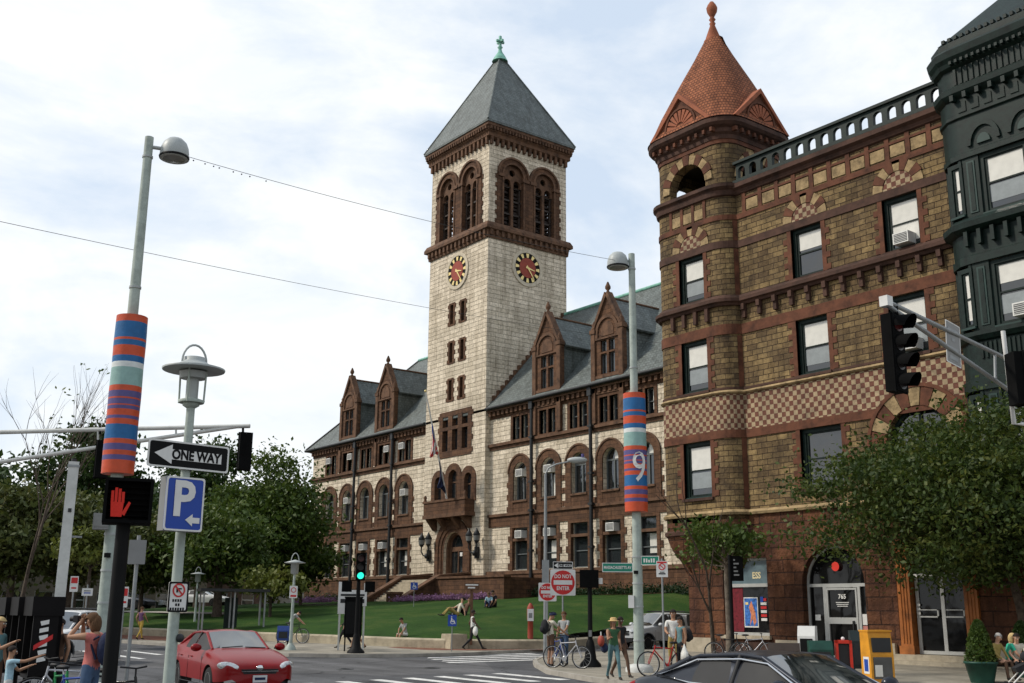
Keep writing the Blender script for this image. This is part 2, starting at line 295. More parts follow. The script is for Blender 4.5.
def wloc(o):
    p = Vector((0, 0, 0))
    while o is not None: p = p+o.location; o = o.parent
    return p
def link(name, me, parent=None, loc=None, rz=0.0):
    o = bpy.data.objects.new(name, me); COL.objects.link(o)
    if parent is not None: o.parent = parent
    if loc is not None: o.location = loc
    if rz: o.rotation_euler[2] = rz
    return o
def tag(o, label=None, cat=None, group=None, kind=None):
    if label: o['label'] = label
    if cat: o['category'] = cat
    if group: o['group'] = group
    if kind: o['kind'] = kind
    return o
def thing(name, label, cat, loc=(0, 0, 0), rz=0.0, group=None):
    o = bpy.data.objects.new(name, None); COL.objects.link(o); o.location = loc; o.rotation_euler[2] = rz
    o.empty_display_size = 0.3
    return tag(o, label, cat, group)
def copy_tree(o, parent=None, loc=None, rz=None, label=None):
    c = o.copy(); COL.objects.link(c); c.parent = parent
    if loc is not None: c.location = loc
    if rz is not None: c.rotation_euler[2] = rz
    if label: c['label'] = label
    for ch in list(o.children): copy_tree(ch, c)
    return c
def arch_pts(xc, w, z0, zs, n=14, rise=None):
    r = w/2; h = r if rise is None else rise
    return [(xc-r, z0)]+[(xc-r*math.cos(PI*i/n), zs+h*math.sin(PI*i/n)) for i in range(n+1)]+[(xc+r, z0)]
def rect_pts(x0, x1, z0, z1): return [(x0, z0), (x0, z1), (x1, z1), (x1, z0)]
def band_pts(xc, wi, wo, z0, zs, n=14): return arch_pts(xc, wo, z0, zs, n)+arch_pts(xc, wi, z0, zs, n)[::-1]
def text_mesh(txt, size, m, depth=0.004, bold=0.0, sx=1.0, align='CENTER', sp=1.0):
    cu = bpy.data.curves.new('lettering', 'FONT'); cu.body = txt; cu.size = size; cu.extrude = depth; cu.offset = bold
    cu.align_x = align; cu.align_y = 'CENTER'; cu.resolution_u = 3; cu.space_character = sp
    o = bpy.data.objects.new('lettering', cu); COL.objects.link(o); dg = bpy.context.evaluated_depsgraph_get()
    me = bpy.data.meshes.new_from_object(o.evaluated_get(dg)); bpy.data.objects.remove(o); bpy.data.curves.remove(cu)
    for v in me.vertices: v.co = Vector((v.co.x*sx, -v.co.z, v.co.y))      # stands upright, reads from -Y
    me.materials.clear(); me.materials.append(M[m]); return me
def text(name, txt, size, m, parent, loc, rz=0.0, **kw):
    return link(name, text_mesh(txt, size, m, **kw), parent, loc, rz)
# ================================================================== CITY HALL
def PY(x, y, Y):
    d = _ray(x, y); k = Y/d.y; return Vector((d.x*k, Y, d.z*k+CAMZ))
XC, YW = -72.9, 50.5
hall = thing('city_hall', 'pale granite and brownstone city hall with a tall clock tower under a grey pyramid roof', 'city hall', (XC, YW, 2.4))
OFFS = [8.2, 11.55, 14.9, 18.2, 21.55]; BX = sorted([XC+s*o for s in (-1, 1) for o in OFFS])
holes = []
AW = 1.62
for x in BX:
    holes.append(arch_pts(x, AW, 9.85, 11.9)); holes.append(rect_pts(x-0.92, x+0.92, 4.75, 7.85))
    for s in (-1, 1): holes.append(rect_pts(x+s*0.52-0.42, x+s*0.52+0.42, 14.5, 16.3))
def clip_holes(a, b): return [h for h in holes if a < sum(p[0] for p in h)/len(h) < b]
w = MB()
w.plate(rect_pts(XC-25.4, XC-4.2, 2.0, 17.2), clip_holes(-200, XC), YW, YW+0.55, 'granite')
w.plate(rect_pts(XC+4.2, XC+25.4, 2.0, 17.2), clip_holes(XC, 0), YW, YW+0.55, 'granite')
for X in (XC-25.4, XC+24.9): w.box(X, YW+0.55, 2.0, X+0.5, YW+15.5, 17.2, 'granite')
w.box(XC-25.4, YW+15.5, 2.0, XC+25.4, YW+16, 17.2, 'granite')
w.build('wall', hall)
w = MB()
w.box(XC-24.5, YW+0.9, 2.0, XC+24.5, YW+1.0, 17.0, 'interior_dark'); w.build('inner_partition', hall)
# brownstone dressings
t = MB()
for a, b in ((XC-25.45, XC-4.25), (XC+4.3, XC+25.45)):
    t.box(a-0.1, YW-0.22, 1.6, b+0.1, YW-0.003, 4.45, 'brownstone'); t.box(a-0.15, YW-0.3, 4.45, b+0.15, YW-0.003, 4.7, 'brownstone_smooth')
    t.box(a, YW-0.07, 8.0, b, YW-0.003, 8.78, 'brownstone'); t.box(a-0.1, YW-0.2, 8.78, b+0.1, YW-0.003, 8.98, 'brownstone_smooth')
    t.box(a, YW-0.08, 13.95, b, YW-0.003, 14.2, 'brownstone_smooth'); t.box(a-0.1, YW-0.24, 14.2, b+0.1, YW-0.003, 14.42, 'brownstone_smooth')
    t.box(a, YW-0.06, 16.42, b, YW-0.003, 16.75, 'brownstone'); t.box(a, YW-0.4, 16.95, b, YW-0.003, 17.18, 'brownstone_smooth')
    n = int((b-a)/0.55)
    for i in range(n): x = a+(i+0.5)*(b-a)/n; t.box(x-0.14, YW-0.32, 16.62, x+0.14, YW-0.06, 16.95, 'brownstone_smooth')
t.build('string_course', hall)
t = MB()
for x in BX:
    t.plate(band_pts(x, AW+0.02, AW+1.24, 9.0, 11.9), [], YW-0.09, YW+0.2, 'brownstone')
    t.plate(band_pts(x, AW+1.1, AW+1.34, 11.9, 11.9), [], YW-0.15, YW-0.085, 'brownstone_smooth')
    t.box(x-AW/2, YW-0.07, 9.0, x+AW/2, YW+0.3, 9.78, 'brownstone'); t.box(x-AW/2-0.1, YW-0.16, 9.72, x+AW/2+0.1, YW+0.3, 9.86, 'brownstone_smooth')
    t.plate([(x-1.2, 4.7), (x-1.2, 8.0), (x+1.2, 8.0), (x+1.2, 4.7), (x+0.9, 4.7), (x+0.9, 7.83), (x-0.9, 7.83), (x-0.9, 4.7)], [], YW-0.06, YW+0.2, 'brownstone')
    t.box(x-0.9, YW-0.03, 6.85, x+0.9, YW+0.25, 7.05, 'brownstone_smooth')
    t.plate(rect_pts(x-1.22, x+1.22, 14.42, 16.42), [rect_pts(x-0.94, x-0.1, 14.5, 16.28), rect_pts(x+0.1, x+0.94, 14.5, 16.28)], YW-0.065, YW+0.2, 'brownstone')
    for k in range(6):          # toothed quoins
        for s in (-1, 1):
            if k % 2 == 0:
                xa = x+s*(AW/2+0.62); t.box(min(xa, xa+s*0.22), YW-0.05, 9.05+k*0.46, max(xa, xa+s*0.22), YW-0.002, 9.45+k*0.46, 'brownstone')
                xa = x+s*1.2; t.box(min(xa, xa+s*0.24), YW-0.05, 4.8+k*0.5, max(xa, xa+s*0.24), YW-0.002, 5.25+k*0.5, 'brownstone')
t.build('window_surround', hall)
# windows (one mesh per kind, each window its own object)
def frame_arch(w, z0, zs, d=0.12, fw=0.09):
    b = MB(); b.plate(arch_pts(0, w, z0, zs), [arch_pts(0, w-2*fw, z0+fw, zs)], 0, d, 'window_grey')
    b.box(-w/2+fw, 0.01, zs-0.06, w/2-fw, d, zs+0.06, 'window_grey'); b.box(-0.05, 0.012, z0+fw, 0.05, d, zs-0.06, 'window_grey')
    b.box(-w/2+0.02, -0.12, z0-0.06, w/2-0.02, 0.0, z0+0.03, 'window_grey'); return b
def frame_rect(x0, x1, z0, z1, m='window_grey', fw=0.08, d=0.12, mull=(), rails=()):
    b = MB(); b.plate(rect_pts(x0, x1, z0, z1), [rect_pts(x0+fw, x1-fw, z0+fw, z1-fw)], 0, d, m)
    for x in mull: b.box(x-0.04, 0.01, z0+fw, x+0.04, d, z1-fw, m)
    for z in rails: b.box(x0+fw, 0.008, z-0.035, x1-fw, d-0.01, z+0.035, m)
    return b
def pane_arch(w, z0, zs, m='glass'): return MB().plate(arch_pts(0, w-0.1, z0+0.04, zs), [], 0.09, 0.10, m)
me_fa = frame_arch(AW-0.02, 0, 2.05).mesh('window'); me_pa = pane_arch(AW, 0, 2.05).mesh('pane')
me_fr = frame_rect(-0.9, 0.9, 0, 3.08, rails=(1.15, 2.2)).mesh('window'); me_pr = MB().box(-0.85, 0.09, 0.05, 0.85, 0.1, 3.04, 'glass_dim').mesh('pane')
fq = frame_rect(-0.93, -0.11, 0, 1.77, fw=0.06, rails=(0.9,)); g2 = frame_rect(0.11, 0.93, 0, 1.77, fw=0.06, rails=(0.9,)); fq.add(g2.v, g2.f, 'window_grey')
me_fq = fq.mesh('window'); me_pq = MB().box(-0.9, 0.09, 0.03, -0.13, 0.1, 1.74, 'glass').box(0.13, 0.09, 0.03, 0.9, 0.1, 1.74, 'glass').mesh('pane')
def ac_mesh(w=0.62, h=0.42, d=0.45):
    b = MB(); b.box(-w/2, -d, 0, w/2, 0.1, h, 'ac_white'); b.box(-w*0.42, -d-0.012, h*0.12, w*0.42, -d+0.01, h*0.88, 'ac_grille')
    for i in range(5): b.box(-w*0.42, -d-0.02, h*(0.16+i*0.145), w*0.42, -d-0.006, h*(0.2+i*0.145), 'ac_white')
    return b.mesh('air_conditioner')
me_ac = ac_mesh(0.78, 0.56)
def blind_mesh(w, z0, z1, m='blind'): return MB().box(-w/2, 0.075, z0, w/2, 0.085, z1, m).mesh('blind')
me_ba = blind_mesh(0.5, 0.1, 1.6); me_br = blind_mesh(0.7, 0.75, 2.0)
acA = {-64.7: 1, -61.35: 1, -91.1: 0, -81.1: 1}
def near(x, lst): return any(abs(x-a) < 1.2 for a in lst)
for x in BX:
    o = link('window', me_fa, hall, (x-XC, 0.3, 9.86-2.4)); link('pane', me_pa, o)
    if near(x, [-64.7, -61.35, -81.1, -91.1]): link('air_conditioner', me_ac, o, (0.06, -0.1, 1.75 if x > -80 else 1.6))
    if near(x, [-61.35, -81.1, -91.1]): link('blind', me_ba, o, (0.36 if x > -80 else 0.3, 0, 0))
    if near(x, [-54.8, -51.3]): link('blind', blind_mesh(0.6, 2.1, 2.75), o, (0.28, 0, 0))
    o = link('window', me_fr, hall, (x-XC, 0.3, 4.76-2.4)); link('pane', me_pr, o)
    if near(x, [-64.7, -61.35, -54.7, -84.4, -87.8, -91.1]): link('air_conditioner', me_ac, o, (0.02, -0.1, 2.3))
    if near(x, [-81.1, -84.4, -61.3, -51.3]): link('blind', me_br, o, (0.2, 0, 0))
    o = link('window', me_fq, hall, (x-XC, 0.28, 14.5-2.4)); link('pane', me_pq, o)
    if near(x, [-94.5, -91.1, -84.4, -81.1]): link('air_conditioner', me_ac, o, (0.45 if x > -93 and x < -83 else -0.4, -0.1, 1.05))
    elif x > -70:
        for s in (-0.33, 0.6): link('blind', blind_mesh(0.26, 0.35, 1.7), o, (s, 0, 0))
# roof
def roofz(y): return 17.3+1.125*(y-50.0)
r = MB(); x0, x1, rl, rr = XC-26.2, XC+26.2, XC-18.2, XC+18.2; yr, zr = 58.0, roofz(58)
r.add([(x0, 50, 17.3), (x1, 50, 17.3), (x1, 66.5, 17.3), (x0, 66.5, 17.3), (rl, yr, zr), (rr, yr, zr), (x0, 50, 17.1), (x1, 50, 17.1), (x1, 66.5, 17.1), (x0, 66.5, 17.1)],
      [(0, 1, 5, 4), (1, 2, 5), (2, 3, 4, 5), (3, 0, 4), (6, 7, 1, 0), (7, 8, 2, 1), (8, 9, 3, 2), (9, 6, 0, 3), (6, 9, 8, 7)], 'slate')
rf = r.build('roof', hall)
r = MB(); r.cyl((rl, yr, zr+0.03), (rr, yr, zr+0.03), 0.16, 'copper_green', n=8); r.cyl((rl, yr, zr+0.02), (x0, 50, 17.35), 0.1, 'dark_metal', n=6)
r.build('ridge_cap', rf)
r = MB(); r.tube([(x0, 49.93, 17.22), (XC-4.4, 49.93, 17.22)], 0.13, 'dark_metal', 8); r.tube([(XC+4.4, 49.93, 17.22), (x1, 49.93, 17.22)], 0.13, 'dark_metal', 8); r.build('gutter', rf)
for dx in (9.9, 16.5):
    for s in (-1, 1):
        b = MB(); X = XC+s*dx
        b.box(X-0.2, YW-0.5, 16.5, X+0.2, YW-0.2, 17.2, 'dark_metal'); b.cyl((X, YW-0.34, 16.5), (X, YW-0.34, 4.0), 0.13, 'dark_metal', n=8)
        for z in (6, 8.9, 11, 14.3): b.box(X-0.2, YW-0.48, z, X+0.2, YW-0.2, z+0.16, 'dark_metal')
        b.build('downspout', hall)
# dormers
for dx in (-18.2, -11.55, 11.55, 18.2):
    X = XC+dx; yf = YW-0.18; d = MB(); W = 1.56
    gab = [(X-W, 14.42), (X-W, 21.0), (X-W+0.1, 21.0), (X, 23.5), (X+W-0.1, 21.0), (X+W, 21.0), (X+W, 14.42)]
    hs = [rect_pts(X-0.94, X-0.1, 14.5, 16.28), rect_pts(X+0.1, X+0.94, 14.5, 16.28)]+[rect_pts(X+s*0.42-0.31, X+s*0.42+0.31, a, b) for s in (-1, 1) for a, b in ((17.9, 19.35), (19.5, 20.3))]
    d.plate(gab, hs, yf, yf+0.35, 'brownstone')
    for s in (-1, 1):
        d.box(X+s*1.42-0.2, yf-0.14, 14.5, X+s*1.42+0.2, yf-0.002, 21.0, 'brownstone_smooth'); d.box(X+s*1.42-0.27, yf-0.2, 20.9, X+s*1.42+0.27, yf+0.3, 21.2, 'brownstone_smooth')
        d.lathe((X+s*1.42, yf+0.02, 21.2), [(0.2, 0), (0.24, 0.1), (0.12, 0.25), (0.17, 0.4), (0.02, 0.65)], 'brownstone_smooth', 8)
        d.hexa([(X+s*1.66, yf-0.15, 20.95), (X+s*1.44, yf-0.15, 20.95), (X+s*1.44, yf+0.4, 20.95), (X+s*1.66, yf+0.4, 20.95)], [(X+s*0.0+s*0.13, yf-0.15, 23.75), (X, yf-0.15, 23.45), (X, yf+0.4, 23.45), (X+s*0.13, yf+0.4, 23.75)], 'brownstone_smooth')
    d.plate(band_pts(X, 1.9, 2.35, 20.5, 20.9), [], yf-0.1, yf-0.002, 'brownstone_smooth'); d.plate(arch_pts(X, 1.3, 20.6, 20.95), [], yf-0.04, yf-0.002, 'brownstone_smooth')
    d.box(X-1.5, yf-0.1, 20.38, X+1.5, yf-0.003, 20.5, 'brownstone_smooth'); d.box(X-1.5, yf-0.1, 17.6, X+1.5, yf-0.003, 17.8, 'brownstone_smooth'); d.box(X-1.5, yf-0.06, 16.5, X+1.5, yf-0.003, 16.65, 'brownstone_smooth')
    dm = d.build('dormer', hall)
    b = MB(); b.lathe((X, yf+0.1, 23.55), [(0.16, 0), (0.2, 0.12), (0.08, 0.3), (0.2, 0.45), (0.2, 0.6), (0.05, 0.95)], 'brownstone_smooth', 8); b.build('finial', dm)
    b = MB()
    for s in (-1, 1):
        b.hexa([(X, yf+0.35, 23.2), (X+s*1.75, yf+0.35, 20.75), (X+s*1.75, 53.2, 20.75), (X, 55.5, 23.2)], [(X, yf+0.35, 23.35), (X+s*1.85, yf+0.35, 20.85), (X+s*1.85, 53.2, 20.85), (X, 55.5, 23.35)], 'slate')
        b.add([(X+s*1.5, yf+0.3, 17.2), (X+s*1.5, yf+0.3, 21.0), (X+s*1.5, 53.4, 21.0), (X+s*1.5, 50.4, 17.4)], [(0, 1, 2, 3)], 'slate')
    b.cyl((X, yf+0.35, 23.38), (X, 55.5, 23.38), 0.09, 'brownstone_smooth', n=6); b.build('dormer_roof', dm)
    b = MB()
    for s in (-1, 1):
        for a, c in ((17.9, 19.35), (19.5, 20.3)):
            b.plate(rect_pts(X+s*0.42-0.31, X+s*0.42+0.31, a, c), [rect_pts(X+s*0.42-0.26, X+s*0.42+0.26, a+0.05, c-0.05)], yf+0.18, yf+0.25, 'window_grey'); b.box(X+s*0.42-0.28, yf+0.24, a+0.03, X+s*0.42+0.28, yf+0.25, c-0.03, 'glass_dim')
    b.build('dormer_window', dm)
# ------------------------------------------------------------------ tower
TX0, TX1, TY0, TY1 = XC-4.27, XC+4.3, 50.0, 58.4; TM = (TY0+TY1)/2
tfF = lambda u, w_, z: (u, TY0+w_, z); tfB = lambda u, w_, z: (u, TY1-w_, z)
tfR = lambda u, w_, z: (TX1-w_, u, z); tfL = lambda u, w_, z: (TX0+w_, u, z)
slits = [(x, z) for x in (-73.6, -72.0) for z in (25.2, 21.9, 18.7)]
bel = lambda c: [arch_pts(c+s*1.68, 2.1, 32.95, 37.5) for s in (-1, 1)]
hF = [rect_pts(x-0.24, x+0.24, z, z+1.7) for x, z in slits]
hF += [rect_pts(x-0.42, x+0.42, a, b) for x in (-74.15, -72.75, -71.35) for a, b in ((14.45, 16.2), (16.45, 17.35))]
hF += [arch_pts(-74.95, 1.05, 10.2, 11.95), arch_pts(-72.85, 1.25, 10.2, 12.25), arch_pts(-70.75, 1.05, 10.2, 11.95), arch_pts(-72.7, 2.7, 4.2, 6.55)]
tw = MB()
def octo(x0, x1, a, b): return rect_pts(x0, x1, a, b)
tw.plate(rect_pts(TX0, TX1, 2.0, 40.2), hF+bel(XC), 0, 0.6, 'granite', tfF)
tw.plate(rect_pts(TY0+0.6, TY1-0.6, 2.0, 40.2), bel(TM), 0, 0.6, 'granite', tfR); tw.plate(rect_pts(TY0+0.6, TY1-0.6, 2.0, 40.2), bel(TM), 0, 0.6, 'granite', tfL)
tw.plate(rect_pts(TX0, TX1, 2.0, 40.2), bel(XC), 0, 0.6, 'granite', tfB)
tw.box(TX0+0.6, TY0+0.6, 32.0, TX1-0.6, TY1-0.6, 32.3, 'dark_wood'); tw.box(TX0+0.6, TY0+0.6, 39.9, TX1-0.6, TY1-0.6, 40.2, 'dark_wood')
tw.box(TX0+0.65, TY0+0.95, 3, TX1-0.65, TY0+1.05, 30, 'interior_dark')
tower = tw.build('tower', hall)
t = MB(); rect = [(TX0, TY0), (TX1, TY0), (TX1, TY1), (TX0, TY1)]
t.sweep(rect, [(0.003, 31.6), (0.12, 31.6), (0.18, 32.2), (0.42, 32.3), (0.42, 32.55), (0.25, 32.9), (0.003, 32.9)], 'brownstone_smooth', True)
for i in range(15):
    u = TX0+0.15+i*(TX1-TX0-0.3)/14; t.box(u-0.12, TY0-0.33, 31.8, u+0.12, TY0-0.1, 32.28, 'brownstone_smooth'); t.box(u-0.12, TY0-0.25, 39.85, u+0.12, TY0-0.01, 40.5, 'brownstone_smooth')
    v = TY0+0.15+i*(TY1-TY0-0.3)/14; t.box(TX1+0.1, v-0.12, 31.8, TX1+0.33, v+0.12, 32.28, 'brownstone_smooth'); t.box(TX1+0.01, v-0.12, 39.85, TX1+0.25, v+0.12, 40.5, 'brownstone_smooth')
for i in range(28):
    u = TX0-0.2+i*(TX1-TX0+0.4)/27; t.box(u-0.08, TY0-0.6, 41.0, u+0.08, TY0-0.4, 41.25, 'brownstone_smooth')
    v = TY0-0.2+i*(TY1-TY0+0.4)/27; t.box(TX1+0.4, v-0.08, 41.0, TX1+0.6, v+0.08, 41.25, 'brownstone_smooth')
t.sweep(rect, [(0.003, 40.35), (0.28, 40.5), (0.28, 40.8), (0.40, 40.95), (0.40, 41.25), (0.52, 41.35), (0.52, 41.6), (0.0, 41.6)], 'brownstone_smooth', True)
t.box(TX0-0.12, TY0-0.18, 1.6, -75.2, TY0-0.003, 4.4, 'brownstone'); t.box(-70.2, TY0-0.18, 1.6, TX1+0.12, TY0-0.003, 4.4, 'brownstone'); t.box(TX1+0.003, TY0-0.18, 1.6, TX1+0.12, YW-0.24, 4.4, 'brownstone')
t.build('cornice', tower)
def belfry(c, tf, name='belfry_arch'):
    b = MB()
    for s in (-1, 1):
        x = c+s*1.68
        b.plate(band_pts(x, 2.08, 3.36, 32.9, 37.5, 18), [], -0.1, 0.5, 'brownstone', tf)
        b.plate(band_pts(x, 3.02, 3.36, 37.5, 37.5, 18), [], -0.2, -0.098, 'brownstone_smooth', tf)
        b.plate(band_pts(x, 2.08, 2.4, 32.9, 37.5, 18), [], -0.16, -0.098, 'brownstone_smooth', tf)
        b.box(x-1.62, -0.22, 37.2, x-0.95, 0.1, 37.48, 'brownstone_smooth', tf); b.box(x+0.95, -0.22, 37.2, x+1.62, 0.1, 37.48, 'brownstone_smooth', tf)
        # tracery: two lancets and an oculus
        b.plate(arch_pts(x, 2.08, 36.6, 37.5, 16), [arch_pts(x-0.5, 0.7, 36.62, 36.9, 8), arch_pts(x+0.5, 0.7, 36.62, 36.9, 8), [(x+0.3*math.cos(2*PI*k/12), 37.85+0.3*math.sin(2*PI*k/12)) for k in range(12)]], 0.12, 0.35, 'brownstone_smooth', tf)
        b.box(x-0.13, 0.1, 32.9, x+0.13, 0.38, 36.65, 'brownstone_smooth', tf)
        for z in (34.1, 35.3, 36.5): b.box(x-1.04, 0.2, z, x+1.04, 0.42, z+0.14, 'dark_wood', tf)
        for sx in (-0.85, 0.85): b.box(x+sx-0.06, 0.2, 32.9, x+sx+0.06, 0.42, 36.6, 'dark_wood', tf)
        for k in range(11):
            for s2 in (-1, 1):
                if k % 2 == 0 and not (s2 == -s): xa = x+s2*1.66; b.box(min(xa, xa+s2*0.2), -0.07, 33.0+k*0.4, max(xa, xa+s2*0.2), -0.002, 33.38+k*0.4, 'brownstone', tf)
    b.build(name, tower)
    b = MB()      # louvres inside the openings
    for s in (-1, 1):
        for q in (-0.55, 0.62):
            x = c+s*1.68+q
            for k in range(13):
                th_ = 0.05 if (k*7+int(s*3)+int(q*10)) % 4 == 0 else 0.2
                b.box(x-0.32, 0.42, 33.0+k*0.34, x+0.30, 0.6, 33.0+th_+k*0.34, 'louvre', tf)
    b.build('louvre', tower)
belfry(XC, tfF); belfry(TM, tfR); belfry(TM, tfL); belfry(XC, tfB)
b = MB(); b.box(XC-0.7, TM-0.7, 32.3, XC+0.7, TM+0.7, 39.9, 'dark_wood'); b.lathe((XC+1.9, TM-1.6, 34.2), [(1.1, 0), (0.95, 0.3), (0.6, 0.9), (0.5, 1.3), (0.1, 1.5)], 'dark_metal', 16); b.build('bell_frame', tower)
ap = (XC, TM, 51.3); e = 0.6; b = MB()
q = [(TX0-e, TY0-e, 41.6), (TX1+e, TY0-e, 41.6), (TX1+e, TY1+e, 41.6), (TX0-e, TY1+e, 41.6)]
q2 = [(x, y, 41.78) for x, y, z in q]
b.add(q+q2+[ap], [(0, 1, 2, 3)]+[(i, (i+1) % 4, 4+(i+1) % 4, 4+i) for i in range(4)]+[(4+i, 4+(i+1) % 4, 8) for i in range(4)], 'slate'); trf = b.build('tower_roof', tower)
b = MB()
for p in q2: b.cyl(p, ap, 0.09, 'slate', n=6)
b.lathe((XC, TM, 50.6), [(0.75, 0), (0.5, 0.5), (0.22, 0.95), (0.14, 1.3), (0.25, 1.45), (0.12, 1.6)], 'copper_green', 12)
b.box(XC-0.1, TM-0.1, 52.1, XC+0.1, TM+0.1, 53.2, 'copper_green'); b.box(XC-0.42, TM-0.09, 52.55, XC+0.42, TM+0.09, 52.75, 'copper_green'); b.box(XC-0.09, TM-0.42, 52.55, XC+0.09, TM+0.42, 52.75, 'copper_green')
b.build('roof_finial', tower)
def clock(c, tf, m=1):
    b = MB(); n = 32; z0 = 29.72; ring = lambda r: [(c+r*math.cos(2*PI*k/n), z0+r*math.sin(2*PI*k/n)) for k in range(n)]
    b.plate(ring(1.62), [ring(1.32)], -0.09, -0.002, 'granite_smooth', tf); b.plate(ring(1.32), [], -0.05, -0.002, 'sign_black', tf); b.plate(ring(0.86), [], -0.075, -0.051, 'clock_red', tf)
    for k in range(12):
        a = 2*PI*k/12; ca, sa = math.cos(a), math.sin(a)
        pts = [(c+r*sa+o*ca, z0+r*ca-o*sa) for r, o in ((0.9, -0.09), (1.26, -0.15), (1.26, 0.15), (0.9, 0.09))]
        b.plate(pts, [], -0.07, -0.051, 'gold', tf)
    f = b.build('clock_face' if m else 'clock_face', tower)
    # hands belong to the same dial mesh tree level
    b2 = MB()
    for ang, ln, wd in ((102, 0.72, 0.09), (144, 1.12, 0.07)):
        a = R(ang); sa, ca = math.sin(a)*m, math.cos(a)
        b2.plate([(c-0.2*sa+wd*ca, z0-0.2*ca-wd*sa), (c-0.2*sa-wd*ca, z0-0.2*ca+wd*sa), (c+ln*sa-0.03*ca, z0+ln*ca+0.03*sa), (c+ln*sa+0.03*ca, z0+ln*ca-0.03*sa)], [], -0.11-ln*0.02, -0.09-ln*0.02, 'gold', tf)
    b2.build('clock_hand', tower)
clock(XC, tfF); clock(TM-0.1, tfR)
b = MB()
for x, z in slits:
    b.plate(rect_pts(x-0.42, x+0.42, z-0.15, z+1.85), [rect_pts(x-0.22, x+0.22, z, z+1.68)], -0.04, 0.3, 'brownstone', tfF)
    for k in (0, 2, 4):
        for s in (-1, 1): b.box(min(x+s*0.4, x+s*0.58), -0.045, z-0.1+k*0.38, max(x+s*0.4, x+s*0.58), -0.002, z+0.22+k*0.38, 'brownstone', tfF)
    b.box(x-0.24, 0.28, z, x+0.24, 0.3, z+1.7, 'glass_dim', tfF)
b.build('slit_window', tower)
b = MB(); hh = [rect_pts(x-0.4, x+0.4, a+0.02, c-0.02) for x in (-74.15, -72.75, -71.35) for a, c in ((14.45, 16.2), (16.45, 17.35))]
b.plate(rect_pts(-75.05, -70.45, 13.95, 17.75), hh, -0.06, 0.3, 'brownstone', tfF)
for k in (0, 2, 4, 6):
    for s, xx in ((-1, -75.05), (1, -70.45)): b.box(min(xx, xx+s*0.2), -0.05, 14.1+k*0.5, max(xx, xx+s*0.2), -0.002, 14.5+k*0.5, 'brownstone', tfF)
b.box(-74.7, 0.3, 14.4, -70.8, 0.33, 17.4, 'glass_dim', tfF); b.build('mullioned_window', tower)
b = MB()
for x, wi, wo, zs in ((-74.95, 1.03, 2.1, 11.95), (-70.75, 1.03, 2.1, 11.95), (-72.85, 1.23, 2.3, 12.25)):
    b.plate(band_pts(x, wi, wo, 10.2, zs), [], -0.08-(0.02 if wo > 2.2 else 0), 0.3, 'brownstone', tfF); b.plate(arch_pts(x, wi, 10.2, zs), [], 0.3, 0.32, 'glass_dim', tfF)
    b.box(x-0.04, 0.25, 10.2, x+0.04, 0.3, zs+0.4, 'brownstone_smooth', tfF); b.box(x-wi/2, 0.24, zs-0.4, x+wi/2, 0.3, zs-0.3, 'brownstone_smooth', tfF)
b.build('arcade_window', tower)
b = MB(); b.box(-75.8, TY0-1.0, 9.0, -69.8, TY0-0.002, 9.3, 'brownstone_smooth'); b.box(-75.7, TY0-0.95, 9.3, -69.9, TY0-0.8, 10.25, 'brownstone'); b.box(-75.8, TY0-1.02, 10.25, -69.8, TY0-0.75, 10.42, 'brownstone_smooth')
for x in (-75.7, -70.05): b.box(x, TY0-0.8, 9.3, x+0.15, TY0-0.002, 10.3, 'brownstone'); b.lathe((x+0.08, TY0-0.87, 10.4), [(0.17, 0), (0.1, 0.2), (0.16, 0.35), (0.02, 0.55)], 'brownstone_smooth', 8)
for x in (-75.3, -73.8, -71.8, -70.4): b.hexa([(x-0.2, TY0-0.15, 8.1), (x+0.2, TY0-0.15, 8.1), (x+0.2, TY0-0.002, 8.1), (x-0.2, TY0-0.002, 8.1)], [(x-0.2, TY0-0.9, 8.98), (x+0.2, TY0-0.9, 8.98), (x+0.2, TY0-0.002, 8.98), (x-0.2, TY0-0.002, 8.98)], 'brownstone_smooth')
b.build('balcony', tower)
b = MB(); cx = -72.7
for i, (wi, wo) in enumerate(((3.9, 4.9), (3.2, 3.92), (2.72, 3.22))): b.plate(band_pts(cx, wi, wo, 4.2, 6.55, 18), [], -0.16+i*0.07, 0.3, 'brownstone', tfF)
b.plate(band_pts(cx, 2.3, 2.72, 4.2, 6.55, 18), [], 0.25, 0.55, 'brownstone_smooth', tfF); b.build('portal', tower)
b = MB(); b.plate(arch_pts(cx, 2.3, 4.2, 6.55), [rect_pts(cx-1.0, cx-0.06, 4.3, 6.4), rect_pts(cx+0.06, cx+1.0, 4.3, 6.4), arch_pts(cx, 1.95, 6.75, 6.8)], 0.5, 0.58, 'brownstone_smooth', tfF)
b.plate(arch_pts(cx, 2.2, 4.25, 6.55), [], 0.575, 0.6, 'glass', tfF); b.box(cx+0.3, 0.45, 6.0, cx+0.62, 0.5, 6.3, 'sign_white', tfF); b.build('entrance_door', tower)
b = MB()                      # stepped flashing where the roof meets the tower
for i in range(18):
    y = 50.6+i*0.42; z = roofz(y); b.box(TX1+0.004, y, z-0.25, TX1+0.3, y+0.4, z+0.42, 'brownstone_smooth')
b.build('stepped_coping', tower)
